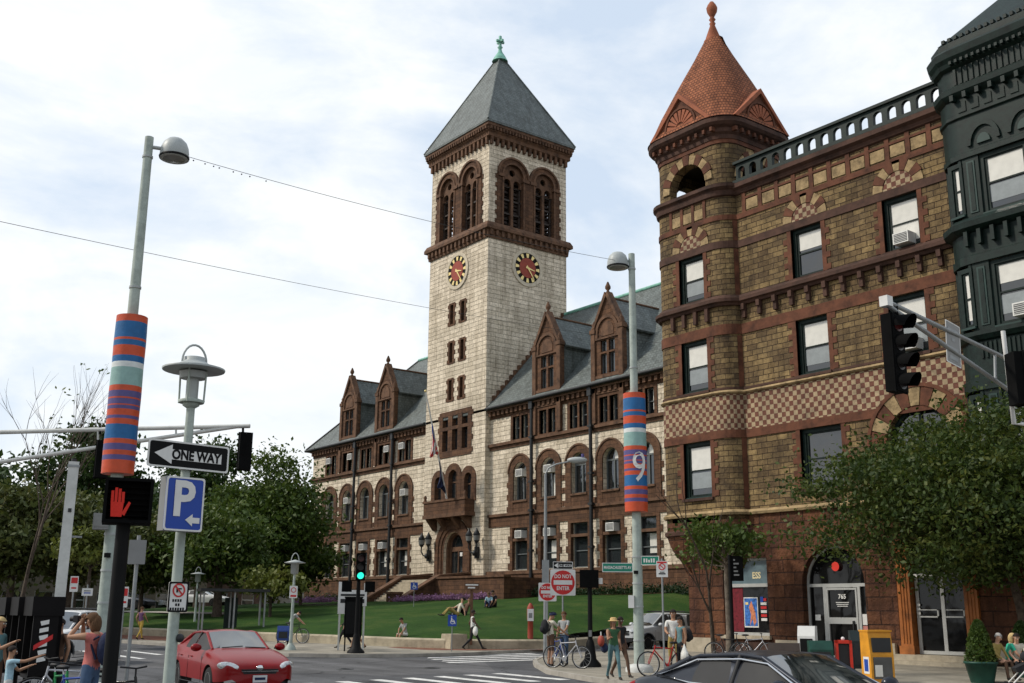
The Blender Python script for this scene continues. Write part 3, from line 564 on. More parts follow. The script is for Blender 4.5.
for s in (-1, 1):             # wrought lanterns either side of the door
    X = cx+s*3.35; b = MB(); b.box(X-0.2, TY0-0.2, 5.7, X+0.2, TY0-0.005, 6.6, 'dark_metal'); b.ball((X, TY0-0.3, 6.1), 0.22, 'dark_metal', 8)
    for q in (-0.5, 0.5):
        b.tube([(X, TY0-0.25, 6.1), (X+q*0.6, TY0-0.45, 6.15), (X+q*1.1, TY0-0.5, 6.5), (X+q, TY0-0.5, 6.9)], 0.06, 'dark_metal', 6)
        b.lathe((X+q, TY0-0.5, 6.85), [(0.1, 0), (0.2, 0.15), (0.27, 0.6), (0.3, 0.65), (0.12, 0.95), (0.03, 1.15)], 'dark_metal', 8); b.lathe((X+q, TY0-0.5, 7.05), [(0.235, 0), (0.285, 0.35)], 'lamp_lens', 8)
    b.build('entrance_lantern', tower)
# flagpole and the two flags
p0 = Vector((-72.6, TY0-0.55, 9.6)); p1 = PY(425.5, 391, 45.6)
b = MB(); b.cyl(p0, p1, 0.085, 'sign_white', 0.05, n=8); b.ball(p1, 0.1, 'gold', 8)
fp = tag(b.build('flagpole'), 'white flagpole leaning out over the tower balcony', 'flagpole')
def flag(p, q, drop, name, mats, lbl):
    b = MB(); nx, nz = 9, 12; d = q-p; v = []; side = RH*0.9-FH*0.25
    for j in range(nz+1):
        for i in range(nx+1):
            a = i/nx; z = j/nz; fold = math.sin(a*9+z*1.5)*0.16*(0.3+z)
            v.append(p+d*a*(1-0.55*z)+Vector((0, 0, -drop*z*(0.75+0.25*math.sin(a*5))))+side*fold)
    for j in range(nz):
        for i in range(nx):
            k = j*(nx+1)+i; m_ = mats(i/nx, j/nz); b.add([v[k], v[k+1], v[k+nx+2], v[k+nx+1]], [(0, 1, 2, 3)], m_, True)
    o = b.build(name); md = o.modifiers.new('thickness', 'SOLIDIFY'); md.thickness = 0.01; return tag(o, lbl, 'flag')
dv = (p1-p0)
flag(p0+dv*0.74, p0+dv*0.46, 2.4, 'national_flag', lambda a, z: 'sign_blue' if (a < 0.35 and z < 0.45) else ('sign_red' if int(a*9) % 2 == 0 else 'sign_white'), 'red and white striped flag hanging limp from the leaning pole')
flag(p0+dv*0.44, p0+dv*0.12, 1.9, 'state_flag', lambda a, z: 'navy', 'dark navy flag hanging below the striped flag')
# ================================================================== CORNER APARTMENT BLOCK
YF = 36.3; BR = -8.0; apt = thing('apartment_block', 'buff and red stone corner block with a round cornered turret under a red tile spire', 'apartment building', (-28.0, YF, -0.1))
TL, TR_, TFY, TBY = -35.4, -30.7, 35.6, 40.0
def voussoirs(b, xc, zc, ri, ro, n, y0, y1, tf=IDF, ms=('buff_smooth', 'red_trim'), a0=0.0, a1=PI):
    for i in range(n):
        p, q = a0+(a1-a0)*i/n+0.012, a0+(a1-a0)*(i+1)/n-0.012; k = (p+q)/2
        pts = [(xc+r*math.cos(a), zc+r*math.sin(a)) for r, a in ((ri, p), (ro*(1.04 if i % 2 else 1), p), (ro*(1.04 if i % 2 else 1), k), (ro*(1.04 if i % 2 else 1), q), (ri, q), (ri, k))]
        b.plate(pts, [], y0-(0.01 if i % 2 else 0), y1, ms[i % 2], tf)
W4 = [(-27.07, 1.55, 15.45, 17.65), (-22.6, 1.55, 15.45, 17.65)]; W3 = [(-27.05, 1.58, 11.28, 13.66), (-22.65, 1.58, 11.28, 13.66)]; W2 = [(-26.94, 2.0, 6.6, 9.07)]
hs = [rect_pts(x-w_/2, x+w_/2, a, b) for x, w_, a, b in W4+W3+W2]+[arch_pts(-22.6, 2.6, 6.4, 8.0)]
w = MB(); w.plate(rect_pts(-30.9, -20.2, 5.8, 20.4), hs, YF, YF+0.5, 'buff_stone')
for x0, x1 in ((-20.2, BR),): w.box(x0, YF, 5.8, x1, YF+0.5, 20.4, 'buff_stone')
w.box(-34.4, 40.0, 0, -33.9, 60, 20.4, 'buff_stone'); w.box(-34.4, 59.5, 0, BR, 60, 20.4, 'buff_stone'); w.box(BR-0.5, YF+0.5, 0, BR, 59.5, 20.4, 'buff_stone'); w.box(-34.3, YF+0.3, 20.1, BR, 59.9, 20.35, 'dark_metal')
w.build('wall', apt)
w = MB()      # ground storey
gh = [rect_pts(-32.4, -30.0, 0.84, 4.0), arch_pts(-26.8, 2.9, -0.3, 2.9), rect_pts(-24.0, -20.9, -0.3, 4.4), rect_pts(-19.0, -9.5, -0.3, 4.4)]
w.plate([(-34.4, -0.4), (-34.4, 5.8), (BR, 5.8), (BR, -0.4), (-9.5, -0.4), (-9.5, 4.4), (-19.0, 4.4), (-19.0, -0.4), (-20.9, -0.4), (-20.9, 4.4), (-24.0, 4.4), (-24.0, -0.4)]+arch_pts(-26.8, 2.9, -0.4, 2.9)[::-1], [rect_pts(-32.4, -30.0, 0.84, 4.0)], YF, YF+0.6, 'ground_stone')
w.box(-34.4, YF+0.6, -0.4, -33.8, 40.0, 5.8, 'ground_stone')
w.build('ground_storey', apt)
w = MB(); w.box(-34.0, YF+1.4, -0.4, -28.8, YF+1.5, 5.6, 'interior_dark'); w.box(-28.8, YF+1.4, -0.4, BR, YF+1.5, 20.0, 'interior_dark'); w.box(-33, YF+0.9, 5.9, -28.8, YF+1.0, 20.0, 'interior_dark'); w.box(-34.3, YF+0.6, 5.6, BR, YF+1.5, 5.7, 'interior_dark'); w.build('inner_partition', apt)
# base, ledges and bands of the street front
t = MB()
for a, b in ((-34.5, -32.9), (-29.6, -28.4), (-25.2, -24.15), (-20.8, -19.1)): t.box(a, YF-0.16, -0.4, b, YF-0.003, 0.72, 'step_stone')
t.box(-32.9, YF-0.1, -0.4, -29.6, YF-0.003, 0.6, 'dark_trim')
t.build('plinth', apt)
fr = [(-30.9, YF), (-20.25, YF)]
arcR = [(-31.8+1.1*math.sin(PI/2*i/8), 36.7-1.1*math.cos(PI/2*i/8)) for i in range(1, 7)]
arcL = [(-34.6-0.8*math.cos(PI/2*i/6), 36.4-0.8*math.sin(PI/2*i/6)) for i in range(0, 6)]
tp = [(TL, 39.9)]+arcL+[(-34.6, TFY), (-31.8, TFY)]+arcR+[(-30.72, 36.42)]
t = MB()
def band(prof, m):
    t.sweep(fr, prof, m); t.sweep(tp, prof, m)
band([(0.003, 9.07), (0.05, 9.07), (0.05, 9.42), (0.003, 9.42)], 'red_trim')
band([(0.003, 10.98), (0.10, 11.0), (0.16, 11.06), (0.10, 11.14), (0.003, 11.18)], 'buff_smooth')
band([(0.003, 11.18), (0.06, 11.18), (0.06, 11.28), (0.003, 11.28)], 'dark_trim')
band([(0.003, 13.66), (0.045, 13.66), (0.045, 14.12), (0.003, 14.12)], 'red_trim')
band([(0.003, 14.95), (0.14, 14.95), (0.2, 15.05), (0.3, 15.1), (0.3, 15.25), (0.18, 15.3), (0.1, 15.43), (0.003, 15.43)], 'dark_trim')
band([(0.003, 17.65), (0.05, 17.65), (0.05, 17.98), (0.003, 17.98)], 'dark_trim')
band([(0.003, 18.98), (0.05, 18.98), (0.05, 19.22), (0.003, 19.22)], 'red_trim')
t.sweep(fr, [(0.003, 20.1), (0.1, 20.15), (0.16, 20.3), (0.3, 20.4), (0.3, 20.6), (0.003, 20.62)], 'dark_trim'); t.sweep(tp, [(0.003, 20.1), (0.12, 20.15), (0.16, 20.4), (0.28, 20.5), (0.28, 20.66), (0.003, 20.7)], 'dark_trim')
band([(0.003, 5.8), (0.12, 5.8), (0.16, 5.9), (0.06, 6.0), (0.003, 6.02)], 'buff_smooth')
t.build('string_course', apt)
t = MB(); t.sweep(fr, [(0.003, 9.42), (0.03, 9.42), (0.03, 10.98), (0.003, 10.98)], 'checker_stone'); t.sweep(tp, [(0.003, 9.42), (0.03, 9.42), (0.03, 10.98), (0.003, 10.98)], 'checker_stone'); t.build('checker_band', apt)
t = MB()      # corbels between buff panels, frieze grid below the cornice
for i in range(13):
    x = -30.5+i*0.86; t.box(x-0.09, YF-0.16, 14.35, x+0.09, YF-0.003, 14.97, 'dark_trim'); t.box(x-0.09, YF-0.24, 14.7, x+0.09, YF-0.16, 14.97, 'dark_trim')
for x in (-34.15, -33.45, -32.75, -32.05): t.box(x-0.09, TFY-0.16, 14.35, x+0.09, TFY-0.003, 14.97, 'dark_trim'); t.box(x-0.08, TFY-0.05, 19.22, x+0.08, TFY-0.002, 20.12, 'red_trim')
for i in range(12):
    x = -30.3+i*0.92; t.box(x-0.1, YF-0.05, 19.22, x+0.1, YF-0.002, 20.12, 'red_trim')
    if i < 11: t.box(x+0.14, YF-0.035, 19.3, x+0.78, YF-0.002, 19.78, 'buff_smooth'); t.box(x+0.1, YF-0.045, 19.83, x+0.82, YF-0.002, 19.93, 'red_trim')
for x in (-33.8, -33.1, -32.4): t.box(x-0.25, TFY-0.035, 19.3, x+0.25, TFY-0.002, 19.78, 'buff_smooth')
t.build('corbel', apt)
# windows: red toothed surrounds, dark green sashes
me_ac2 = ac_mesh(0.66, 0.44)
def surround(b, x, w_, z0, z1, tf=IDF, yb=0.0):
    e = 0.2; b.plate([(x-w_/2-e, z0), (x-w_/2-e, z1), (x-w_/2, z1), (x-w_/2, z0)], [], yb-0.03, yb+0.3, 'red_trim', tf); b.plate([(x+w_/2, z0), (x+w_/2, z1), (x+w_/2+e, z1), (x+w_/2+e, z0)], [], yb-0.03, yb+0.3, 'red_trim', tf)
    n = int((z1-z0)/0.26)
    for k in range(n):
        if k % 2: continue
        for s in (-1, 1): xa = x+s*(w_/2+e); b.box(min(xa, xa+s*0.2), yb-0.03, z0+0.04+k*0.26, max(xa, xa+s*0.2), yb-0.002, z0+0.28+k*0.26, 'red_trim', tf)
    b.box(x-w_/2-0.1, yb-0.12, z0-0.12, x+w_/2+0.1, yb+0.3, z0, 'dark_trim', tf)
_wc = {}
def sash_window(parent, x, y, z0, w_, h, blind=0, ac=None, rz=0.0, name='window', m='green_paint'):
    k = (round(w_, 2), round(h, 2), m)
    if k not in _wc:
        f = MB(); f.plate(rect_pts(-w_/2, w_/2, 0, h), [rect_pts(-w_/2+0.16, w_/2-0.1, 0.1, h-0.16)], 0, 0.12, m); f.plate(rect_pts(-w_/2+0.16, w_/2-0.1, 0.1, h-0.16), [rect_pts(-w_/2+0.25, w_/2-0.15, 0.18, h/2-0.03), rect_pts(-w_/2+0.25, w_/2-0.15, h/2+0.03, h-0.22)], 0.05, 0.12, m)
        f.box(-w_/2, -0.08, -0.02, w_/2, 0.0, 0.06, 'green_light')
        p = MB(); p.box(-w_/2+0.2, 0.1, 0.12, w_/2-0.12, 0.11, h-0.2, 'glass'); _wc[k] = (f.mesh('window'), p.mesh('pane'))
    o = link(name, _wc[k][0], parent, (x-parent.location.x, y-parent.location.y, z0-parent.location.z), rz); link('pane', _wc[k][1], o)
    if blind:
        b = MB(); lo = h*(0.5 if blind == 1 else 0.14 if blind == 2 else 0.3)+random.choice([0, 0, 0.12, 0.25, -0.05])*h*0.5*(1 if blind == 1 else 0); b.box(-w_/2+0.24, 0.085, lo+0.02, w_/2-0.14, 0.093, h-0.21, 'blind' if blind != 4 else 'blind_grey')
        if blind == 1 and w_ < 1.9 and random.random() < 0.6: b.box(-w_/2+0.24, 0.085, h*0.18, w_/2-0.14, 0.093, h*0.46, 'blind_grey')
        b.build('blind', o, off=(0, 0, 0))
    if ac is not None: link('air_conditioner', me_ac2, o, (ac, -0.02, 0.14))
    return o
t = MB()
for x, w_, a, b in W4+W3+W2: surround(t, x, w_, a, b, IDF, YF)
for x, w_, a, b in ((-32.98, 1.5, 15.45, 17.65), (-32.95, 1.55, 11.28, 13.66), (-32.98, 1.6, 6.6, 9.07)): surround(t, x, w_, a, b, IDF, TFY)
for x, y in ((-27.07, YF), (-22.6, YF), (-32.98, TFY)):
    voussoirs(t, x, 17.99, 0.68, 1.12, 9, y-0.05, y-0.002); n = 12
    t.plate([(x-0.66, 17.99)]+[(x+0.66*math.cos(PI-PI*i/n), 17.99+0.66*math.sin(PI*i/n)) for i in range(n+1)], [], y-0.03, y-0.002, 'checker_stone')
voussoirs(t, -22.6, 8.0, 1.31, 2.0, 11, YF-0.08, YF+0.1, ms=('red_trim', 'buff_smooth')); t.plate(band_pts(-22.6, 4.02, 4.3, 8.0, 8.0), [], YF-0.12, YF-0.002, 'red_trim')
t.build('window_surround', apt)
for (x, w_, a, b), bl, ac in zip(W4+W3+W2, (1, 2, 1, 1, 0), (None, 0.12, None, 0.1, None)): sash_window(apt, x, YF+0.14, a, w_, b-a, bl, ac)
f = MB(); f.plate(arch_pts(-22.6, 2.6, 6.4, 8.0), [arch_pts(-22.6, 2.3, 6.5, 8.0)], YF+0.2, YF+0.3, 'green_paint'); f.box(-22.65, YF+0.2, 6.5, -22.55, YF+0.3, 9.2, 'green_paint'); o = f.build('window', apt)
MB().plate(arch_pts(-22.6, 2.4, 6.45, 8.0), [], YF+0.28, YF+0.29, 'glass').build('pane', o)
# parapet balustrade
b = MB(); n = 16; pitch = 10.3/n; ops = [arch_pts(-30.6+(i+0.5)*pitch, 0.40, 20.86, 21.2, 8) for i in range(n)]
b.plate(rect_pts(-30.6, -20.3, 20.62, 21.56), ops, YF-0.12, YF+0.06, 'green_paint'); b.box(-30.7, YF-0.22, 21.56, -20.3, YF+0.16, 21.68, 'green_paint'); b.box(-30.7, YF-0.26, 20.625, -20.3, YF+0.12, 20.76, 'green_paint')
b.build('balustrade', apt)
# ------------------------------------------------------------------ turret
tur = MB(); TZ0, TZ1 = 5.6, 20.6
th = [rect_pts(-32.98-0.75, -32.98+0.75, 15.45, 17.65), rect_pts(-32.95-0.775, -32.95+0.775, 11.28, 13.66), rect_pts(-32.98-0.8, -32.98+0.8, 6.6, 9.07)]
tur.plate(rect_pts(-34.6, -31.8, TZ0, TZ1), th, TFY, TFY+0.4, 'buff_stone')
def curved(path, z0, z1, m, b):
    v = [(x, y, z) for x, y in path for z in (z0, z1)]; b.add(v, [(2*i, 2*i+2, 2*i+3, 2*i+1) for i in range(len(path)-1)], m, True)
curved([(-31.8, TFY)]+arcR+[(-30.7, 36.7), (-30.7, TBY)], TZ0, TZ1, 'buff_stone', tur); curved([(TL, TBY)]+arcL+[(-34.6, TFY)], TZ0, TZ1, 'buff_stone', tur)
tur.box(TL, TBY-0.3, 5.6, TR_, TBY, 20.6, 'buff_stone')
# red vertical strip where the turret meets the front
tur.build('turret', apt); turret = bpy.data.objects['turret']
b = MB(); cc = [(-31.8+1.13*math.sin(a), 36.7-1.13*math.cos(a)) for a in (1.0, 1.12, 1.24, 1.36)]
for z0, z1 in ((6.05, 9.05), (11.3, 13.6), (15.45, 17.6), (18.0, 18.95)):
    curved(cc, z0, z1, 'red_trim', b)
b.build('corner_strip', turret)
# corbelled underside
b = MB(); steps = [(0.0, 5.8), (0.0, 5.0), (0.12, 4.6), (0.35, 4.2), (0.62, 3.8), (0.75, 3.55), (0.85, 3.4)]
def inset(k): return [(TL+k, TBY), (TL+k, 36.4)]+[(x+k*0.8, y+k*0.8) for x, y in arcL[1:]]+[(-34.6+k*0.5, TFY+k), (-31.8-k*0.3, TFY+k)]+[(x-k*0.6, y+k*0.8) for x, y in arcR]+[(-30.72-k*0.7, 36.42+k*0.5)]
rings = [inset(k) for k, z in steps]; v = []; f = []; q = len(rings[0])
for (k, z), rg in zip(steps, rings): v += [(x, y, z) for x, y in rg]
for i in range(len(steps)-1):
    for j in range(q-1): f.append((i*q+j, i*q+j+1, (i+1)*q+j+1, (i+1)*q+j))
b.add(v, f, 'ground_stone', True); b.sweep(tp, [(0.0, 5.0), (0.1, 5.05), (0.12, 5.2), (0.0, 5.25)], 'dark_trim'); b.build('corbel_base', turret)
sash_window(apt, -32.98, TFY+0.12, 15.45, 1.5, 2.2, 1); sash_window(apt, -32.95, TFY+0.12, 11.28, 1.55, 2.38, 1); sash_window(apt, -32.98, TFY+0.12, 6.6, 1.6, 2.47, 1)
# open belvedere storey
def rsq(x0, x1, y0, y1, r, n=6):
    out = []
    for cx, cy, a0 in ((x0+r, y0+r, PI), (x1-r, y0+r, 1.5*PI), (x1-r, y1-r, 0), (x0+r, y1-r, PI/2)):
        out += [(cx+r*math.cos(a0+PI/2*i/n), cy+r*math.sin(a0+PI/2*i/n)) for i in range(n+1)]
    return out
b = MB(); B0, B1 = 20.6, 23.0; CXt, CYt = -33.05, 37.8; rr_ = 0.95
fa = [arch_pts(-32.97, 2.24, B0-0.1, 21.05)]
def faceplate(tf, c, h0, h1): 
    aw = 2.24; b.plate([(h0, B0), (h0, B1), (h1, B1), (h1, B0)]+arch_pts(c, aw, B0, 21.05)[::-1], [], 0, 0.45, 'buff_stone', tf); voussoirs(b, c, 21.05, 1.13, 1.55, 11, -0.06, 0.1, tf, ms=('buff_smooth', 'red_trim'))
faceplate(lambda u, w_, z: (u, TFY+w_, z), CXt, TL+rr_, TR_-rr_); faceplate(lambda u, w_, z: (u, TBY-w_, z), CXt, TL+rr_, TR_-rr_)
faceplate(lambda u, w_, z: (TR_-w_, u, z), CYt, TFY+rr_, TBY-rr_); faceplate(lambda u, w_, z: (TL+w_, u, z), CYt, TFY+rr_, TBY-rr_)
full = rsq(TL, TR_, TFY, TBY, rr_, 8)
for k in range(4):
    seg = full[k*9:(k+1)*9]; curved(seg, B0, B1, 'buff_stone', b)
    c = ((TL+rr_, TFY+rr_), (TR_-rr_, TFY+rr_), (TR_-rr_, TBY-rr_), (TL+rr_, TBY-rr_))[k]
    curved([(c[0]+(x-c[0])*0.5, c[1]+(y-c[1])*0.5) for x, y in seg], B0, B1, 'dark_trim', b)
b.box(TL+0.3, TFY+0.3, 22.7, TR_-0.3, TBY-0.3, 22.95, 'dark_wood'); b.box(TL+0.2, TFY+0.3, 20.3, TR_-0.2, TBY-0.3, 20.55, 'dark_metal')
b.sweep(full, [(0.0, 20.35), (0.15, 20.4), (0.26, 20.5), (0.26, 20.64), (0.05, 20.72), (0.0, 20.72)], 'dark_trim', True)
b.build('belvedere', turret)
b = MB(); b.sweep(full, [(0.0, 22.9), (0.08, 22.9), (0.1, 23.1), (0.2, 23.2), (0.22, 23.38), (0.4, 23.48), (0.5, 23.6), (0.5, 23.8), (0.42, 23.88), (0.0, 23.9)], 'dark_trim', True)
b.sweep(full, [(0.0, 22.7), (0.045, 22.7), (0.045, 22.9), (0.0, 22.9)], 'red_trim', True)
for i in range(0, len(full)):
    x, y = full[i]
for i in range(9):
    u = TL+0.5+i*(TR_-TL-1.0)/8
    b.box(u-0.07, TFY-0.34, 23.2, u+0.07, TFY-0.1, 23.4, 'red_trim')
    v_ = TFY+0.5+i*(TBY-TFY-1.0)/8; b.box(TR_+0.1, v_-0.07, 23.2, TR_+0.34, v_+0.07, 23.4, 'red_trim')
b.build('cornice', turret)
b = MB(); lv = [(1.2, 23.85, 0.52), (1.0, 24.0, 0.42), (1.0, 25.2, 0.0), (1.0, 26.8, -0.66), (0.9, 28.4, -1.36), (0.4, 29.5, -1.84)]; rings = []
for rr2, z, off in lv: r_ = min(max(rr_+off*0.25, 0.25), 2.0); rings.append([(x, y, z) for x, y in rsq(TL-off, TR_+off, TFY-off, TBY+off, min(r_*1.3, (TR_-TL)/2+off-0.02), 8)])
q = len(rings[0]); v = [p for rg in rings for p in rg]; f = [(i*q+j, i*q+(j+1) % q, (i+1)*q+(j+1) % q, (i+1)*q+j) for i in range(len(rings)-1) for j in range(q)]
b.add(v, f, 'tile_red', True); trf = b.build('spire_roof', turret)
b = MB()      # small gables at the foot of the spire
def gablet(tf, c):
    b.plate([(c-1.75, 23.86), (c, 25.55), (c+1.75, 23.86)], [], 0, 0.3, 'red_trim', tf)
    for s in (-1, 1):
        b.plate([(c+s*1.95, 23.86), (c+s*0.0, 25.75), (c, 25.5), (c+s*1.7, 23.86)], [], -0.12, 0.9, 'tile_ridge', tf)
    for i in range(9):
        a = PI*(i+0.5)/9; b.plate([(c+r_*math.cos(a+d), 24.05+r_*math.sin(a+d)) for r_, d in ((0.25, -0.12), (0.85, -0.12), (0.85, 0.12), (0.25, 0.12))], [], -0.05, -0.002, 'tile_ridge', tf)
    b.plate([(c+r_*math.cos(a), 24.05+r_*math.sin(a)) for r_, rg in ((1.0, range(11)), (0.9, range(10, -1, -1))) for a in [PI*i/10 for i in rg]], [], -0.07, -0.002, 'red_trim', tf)
gablet(lambda u, w_, z: (u, TFY-0.34+w_, z), CXt); gablet(lambda u, w_, z: (TR_+0.34-w_, u, z), CYt); gablet(lambda u, w_, z: (TL-0.25+w_, u, z), CYt); gablet(lambda u, w_, z: (u, TBY+0.25-w_, z), CXt)
b.build('gablet', turret)
b = MB(); b.lathe((CXt, CYt, 29.3), [(0.42, 0), (0.46, 0.12), (0.36, 0.22), (0.36, 0.3), (0.12, 1.0), (0.16, 1.1), (0.09, 1.2), (0.17, 1.32), (0.1, 1.42), (0.12, 1.5), (0.25, 1.75), (0.28, 1.95), (0.2, 2.15), (0.16, 2.2), (0.1, 2.3), (0.01, 2.34)], 'tile_ridge', 14); b.build('finial', turret)
# ------------------------------------------------------------------ green bay
gp = [(-20.25, YF), (-20.25, 35.85), (-20.1, 35.5), (-19.62, 35.12), (-19.2, 35.05), (-14.4, 35.05), (-13.98, 35.12), (-13.5, 35.5), (-13.35, 35.85), (-13.35, YF)]
b = MB(); v = []
for z0, z1 in ((4.6, 6.5), (9.2, 11.3), (13.7, 15.4), (17.65, 22.0)): curved(gp, z0, z1, 'green_paint', b)
for z0, z1 in ((6.5, 9.2), (11.3, 13.7), (15.4, 17.65)):
    b.box(-19.2, 35.05, z0, -18.6, 35.3, z1, 'green_paint'); b.box(-15.0, 35.05, z0, -14.4, 35.3, z1, 'green_paint')
    for s, X in ((1, -20.25), (-1, -13.35)):
        b.box(min(X, X+s*0.12), 35.8, z0, max(X, X+s*0.12), YF, z1, 'green_paint'); b.cyl((X+s*0.08, 35.8, z0), (X+s*0.08, 35.8, z1), 0.1, 'green_paint', n=8); b.cyl((X+s*0.95, 35.16, z0), (X+s*0.95, 35.16, z1), 0.12, 'green_paint', n=8)
    b.box(-19.05, 35.02, z0+0.15, -18.75, 35.045, z1-0.15, 'green_light'); b.box(-18.98, 35.0, z0+0.22, -18.82, 35.015, z1-0.22, 'green_paint')
prof = lambda zs: [(o, z) for o, z in zs]
for zs in ([(0.0, 19.2), (0.08, 19.25), (0.08, 19.35), (0, 19.4)], [(0, 20.0), (0.12, 20.1), (0.2, 20.2), (0.22, 20.4), (0.1, 20.5), (0, 20.5)], [(0, 21.2), (0.15, 21.3), (0.2, 21.45), (0.3, 21.6), (0.34, 21.85), (0.28, 21.95), (0, 22.0)], [(0.0, 22.0), (0.15, 22.0), (0.15, 22.25), (0.0, 22.35)],
           [(0, 14.85), (0.12, 14.9), (0.28, 15.0), (0.3, 15.2), (0.1, 15.38), (0, 15.4)], [(0, 13.72), (0.06, 13.72), (0.06, 14.0), (0, 14.05)], [(0, 10.9), (0.1, 10.95), (0.2, 11.1), (0.2, 11.25), (0, 11.3)], [(0, 9.22), (0.07, 9.22), (0.07, 9.6), (0, 9.65)], [(0, 17.66), (0.06, 17.66), (0.06, 17.85), (0, 17.9)], [(0, 4.6), (0.15, 4.6), (0.15, 4.9), (0, 5.0)]):
    b.sweep(gp, zs, 'green_paint')
for i in range(22): x = -19.2+i*0.22; b.box(x, 35.0, 20.55, x+0.1, 35.06, 21.18, 'green_paint'); b.box(x+0.02, 34.72, 21.3, x+0.12, 34.9, 21.42, 'green_paint')
for i in range(11): x = -19.25+i*0.49; b.box(x-0.07, 34.86, 14.35, x+0.07, 35.04, 14.88, 'green_paint'); b.box(x-0.07, 34.8, 19.9, x+0.07, 35.03, 20.12, 'green_paint'); b.box(x+0.1, 35.02, 19.45, x+0.4, 35.045, 19.85, 'green_paint')
for i in range(30): x = -19.15+i*0.165; b.box(x, 35.0, 10.3, x+0.07, 35.045, 10.85, 'green_paint')
for c in (-18.3, -16.8, -15.3):
    b.plate([(c+0.62*math.cos(PI*i/10), 18.05+0.62*1.35*math.sin(PI*i/10)) for i in range(11)]+[(c+0.48*math.cos(PI*i/10), 18.05+0.48*1.35*math.sin(PI*i/10)) for i in range(10, -1, -1)], [], 34.97, 35.048, 'green_paint')
    b.plate([(c+0.25*math.cos(PI*i/8), 18.05+0.34*math.sin(PI*i/8)) for i in range(9)], [], 34.98, 35.048, 'green_light')
v = [(-19.7, 35.0, 22.3), (-13.9, 35.0, 22.3), (-13.9, 37.6, 22.3), (-19.7, 37.6, 22.3), (-17.8, 36.6, 24.2), (-15.8, 36.6, 24.2)]
b.add(v, [(0, 1, 5, 4), (1, 2, 5), (2, 3, 4, 5), (3, 0, 4)], 'green_paint')
for i in range(24): x = -19.5+i*0.24; b.box(x, 34.93, 22.32, x+0.12, 35.2, 22.46, 'green_paint')
b.box(-20.2, YF, 20.0, -13.4, YF+1.3, 22.3, 'green_paint')
b.build('bay_front', apt)
for z0, h in ((6.5, 2.7), (11.3, 2.4), (15.4, 2.25)):
    for x in (-17.75, -15.85): sash_window(apt, x, 35.12, z0, 1.7, h, 1 if z0 > 7 else 4, 0.35 if (z0 == 11.3 and x < -17) else None)
    for X, ang, d in ((-19.52, -R(10), 1), (-14.08, R(10), -1)): sash_window(apt, X, 35.06, z0+0.1, 0.6, h-0.2, 2, None, ang)
b = MB(); b.box(-16.85, 35.06, 6.5, -16.75, 35.2, 17.65, 'green_paint'); b.build('bay_mullion', apt)
mat('skin_pinkish', (0.5, 0.2, 0.17), 0.6)
# ------------------------------------------------------------------ street level joinery
b = MB(); b.plate(rect_pts(-32.4, -30.0, 0.84, 4.0), [rect_pts(-32.28, -30.12, 0.98, 2.82), rect_pts(-32.28, -30.12, 2.96, 3.9)], YF+0.2, YF+0.3, 'aluminium'); b.box(-32.5, YF-0.14, 0.72, -29.9, YF+0.3, 0.86, 'step_stone'); shop = b.build('shop_window', apt)
MB().box(-32.3, YF+0.27, 0.95, -30.1, YF+0.285, 2.85, 'glass_dark').build('pane', shop)
mat('sign_slate', (0.10, 0.15, 0.17), 0.5, coat=0.4); MB().box(-32.3, YF+0.24, 2.95, -30.1, YF+0.27, 3.92, 'sign_slate').build('sign_panel', shop)
mat('cream_letter', (0.7, 0.6, 0.36), 0.5); text('lettering', 'ESS', 0.36, 'cream_letter', shop, (-30.75-apt.location.x, YF+0.235-YF, 3.28+0.1), bold=0.01, sx=0.9)
mat('curtain_red', (0.14, 0.012, 0.02), 0.8, var=0.3, scale=8); MB().box(-32.26, YF+0.255, 1.0, -31.55, YF+0.268, 2.8, 'curtain_red').build('curtain', shop)
b = MB()       # the poster: blue ground, loose figure of orange strokes, small dark flecks
mat('poster_blue', (0.04, 0.14, 0.42), 0.4, var=0.5, scale=9); mat('poster_orange', (0.55, 0.2, 0.1), 0.4, var=0.3, scale=9)
b.box(-31.5, YF+0.235, 1.18, -30.75, YF+0.262, 2.4, 'sign_white'); b.box(-31.46, YF+0.228, 1.24, -30.79, YF+0.236, 2.36, 'poster_blue')
b.plate([(-31.2, 1.24), (-31.12, 1.7), (-31.22, 2.0), (-31.08, 2.25), (-31.0, 2.05), (-30.9, 1.8), (-30.85, 1.4), (-30.98, 1.24), (-31.05, 1.55)], [], YF+0.222, YF+0.229, 'poster_orange'); b.box(-31.4, YF+0.222, 2.1, -31.25, YF+0.229, 2.2, 'gold'); b.build('poster', shop)
b = MB()
for i in range(6): b.box(-30.6, YF+0.24-(i%2)*0.001, 1.45+i*0.16, -30.3, YF+0.262, 1.56+i*0.16, 'sign_red' if i % 2 else 'sign_white')
b.box(-30.6, YF+0.23, 2.2, -30.45, YF+0.24, 2.42, 'sign_blue'); b.build('window_flag', shop)
b = MB(); b.plate(arch_pts(-26.8, 2.9, -0.3, 2.9), [rect_pts(-28.15, -27.5, 0.1, 2.78), rect_pts(-27.36, -25.92, 0.1, 2.75), rect_pts(-25.8, -25.45, 0.1, 2.78), arch_pts(-26.8, 2.7, 2.9, 2.92)], YF+0.3, YF+0.4, 'aluminium')
ent = b.build('entrance', apt)
b = MB(); b.plate(rect_pts(-27.34, -25.94, 0.12, 2.73), [rect_pts(-27.27, -26.01, 0.2, 1.38), rect_pts(-27.27, -26.01, 1.62, 2.66)], YF+0.28, YF+0.35, 'aluminium'); b.box(-26.15, YF+0.2, 1.1, -26.1, YF+0.28, 1.5, 'dark_metal'); b.build('door', ent)
MB().plate(arch_pts(-26.8, 2.8, 0.0, 2.9), [], YF+0.36, YF+0.37, 'glass_dark').build('pane', ent)
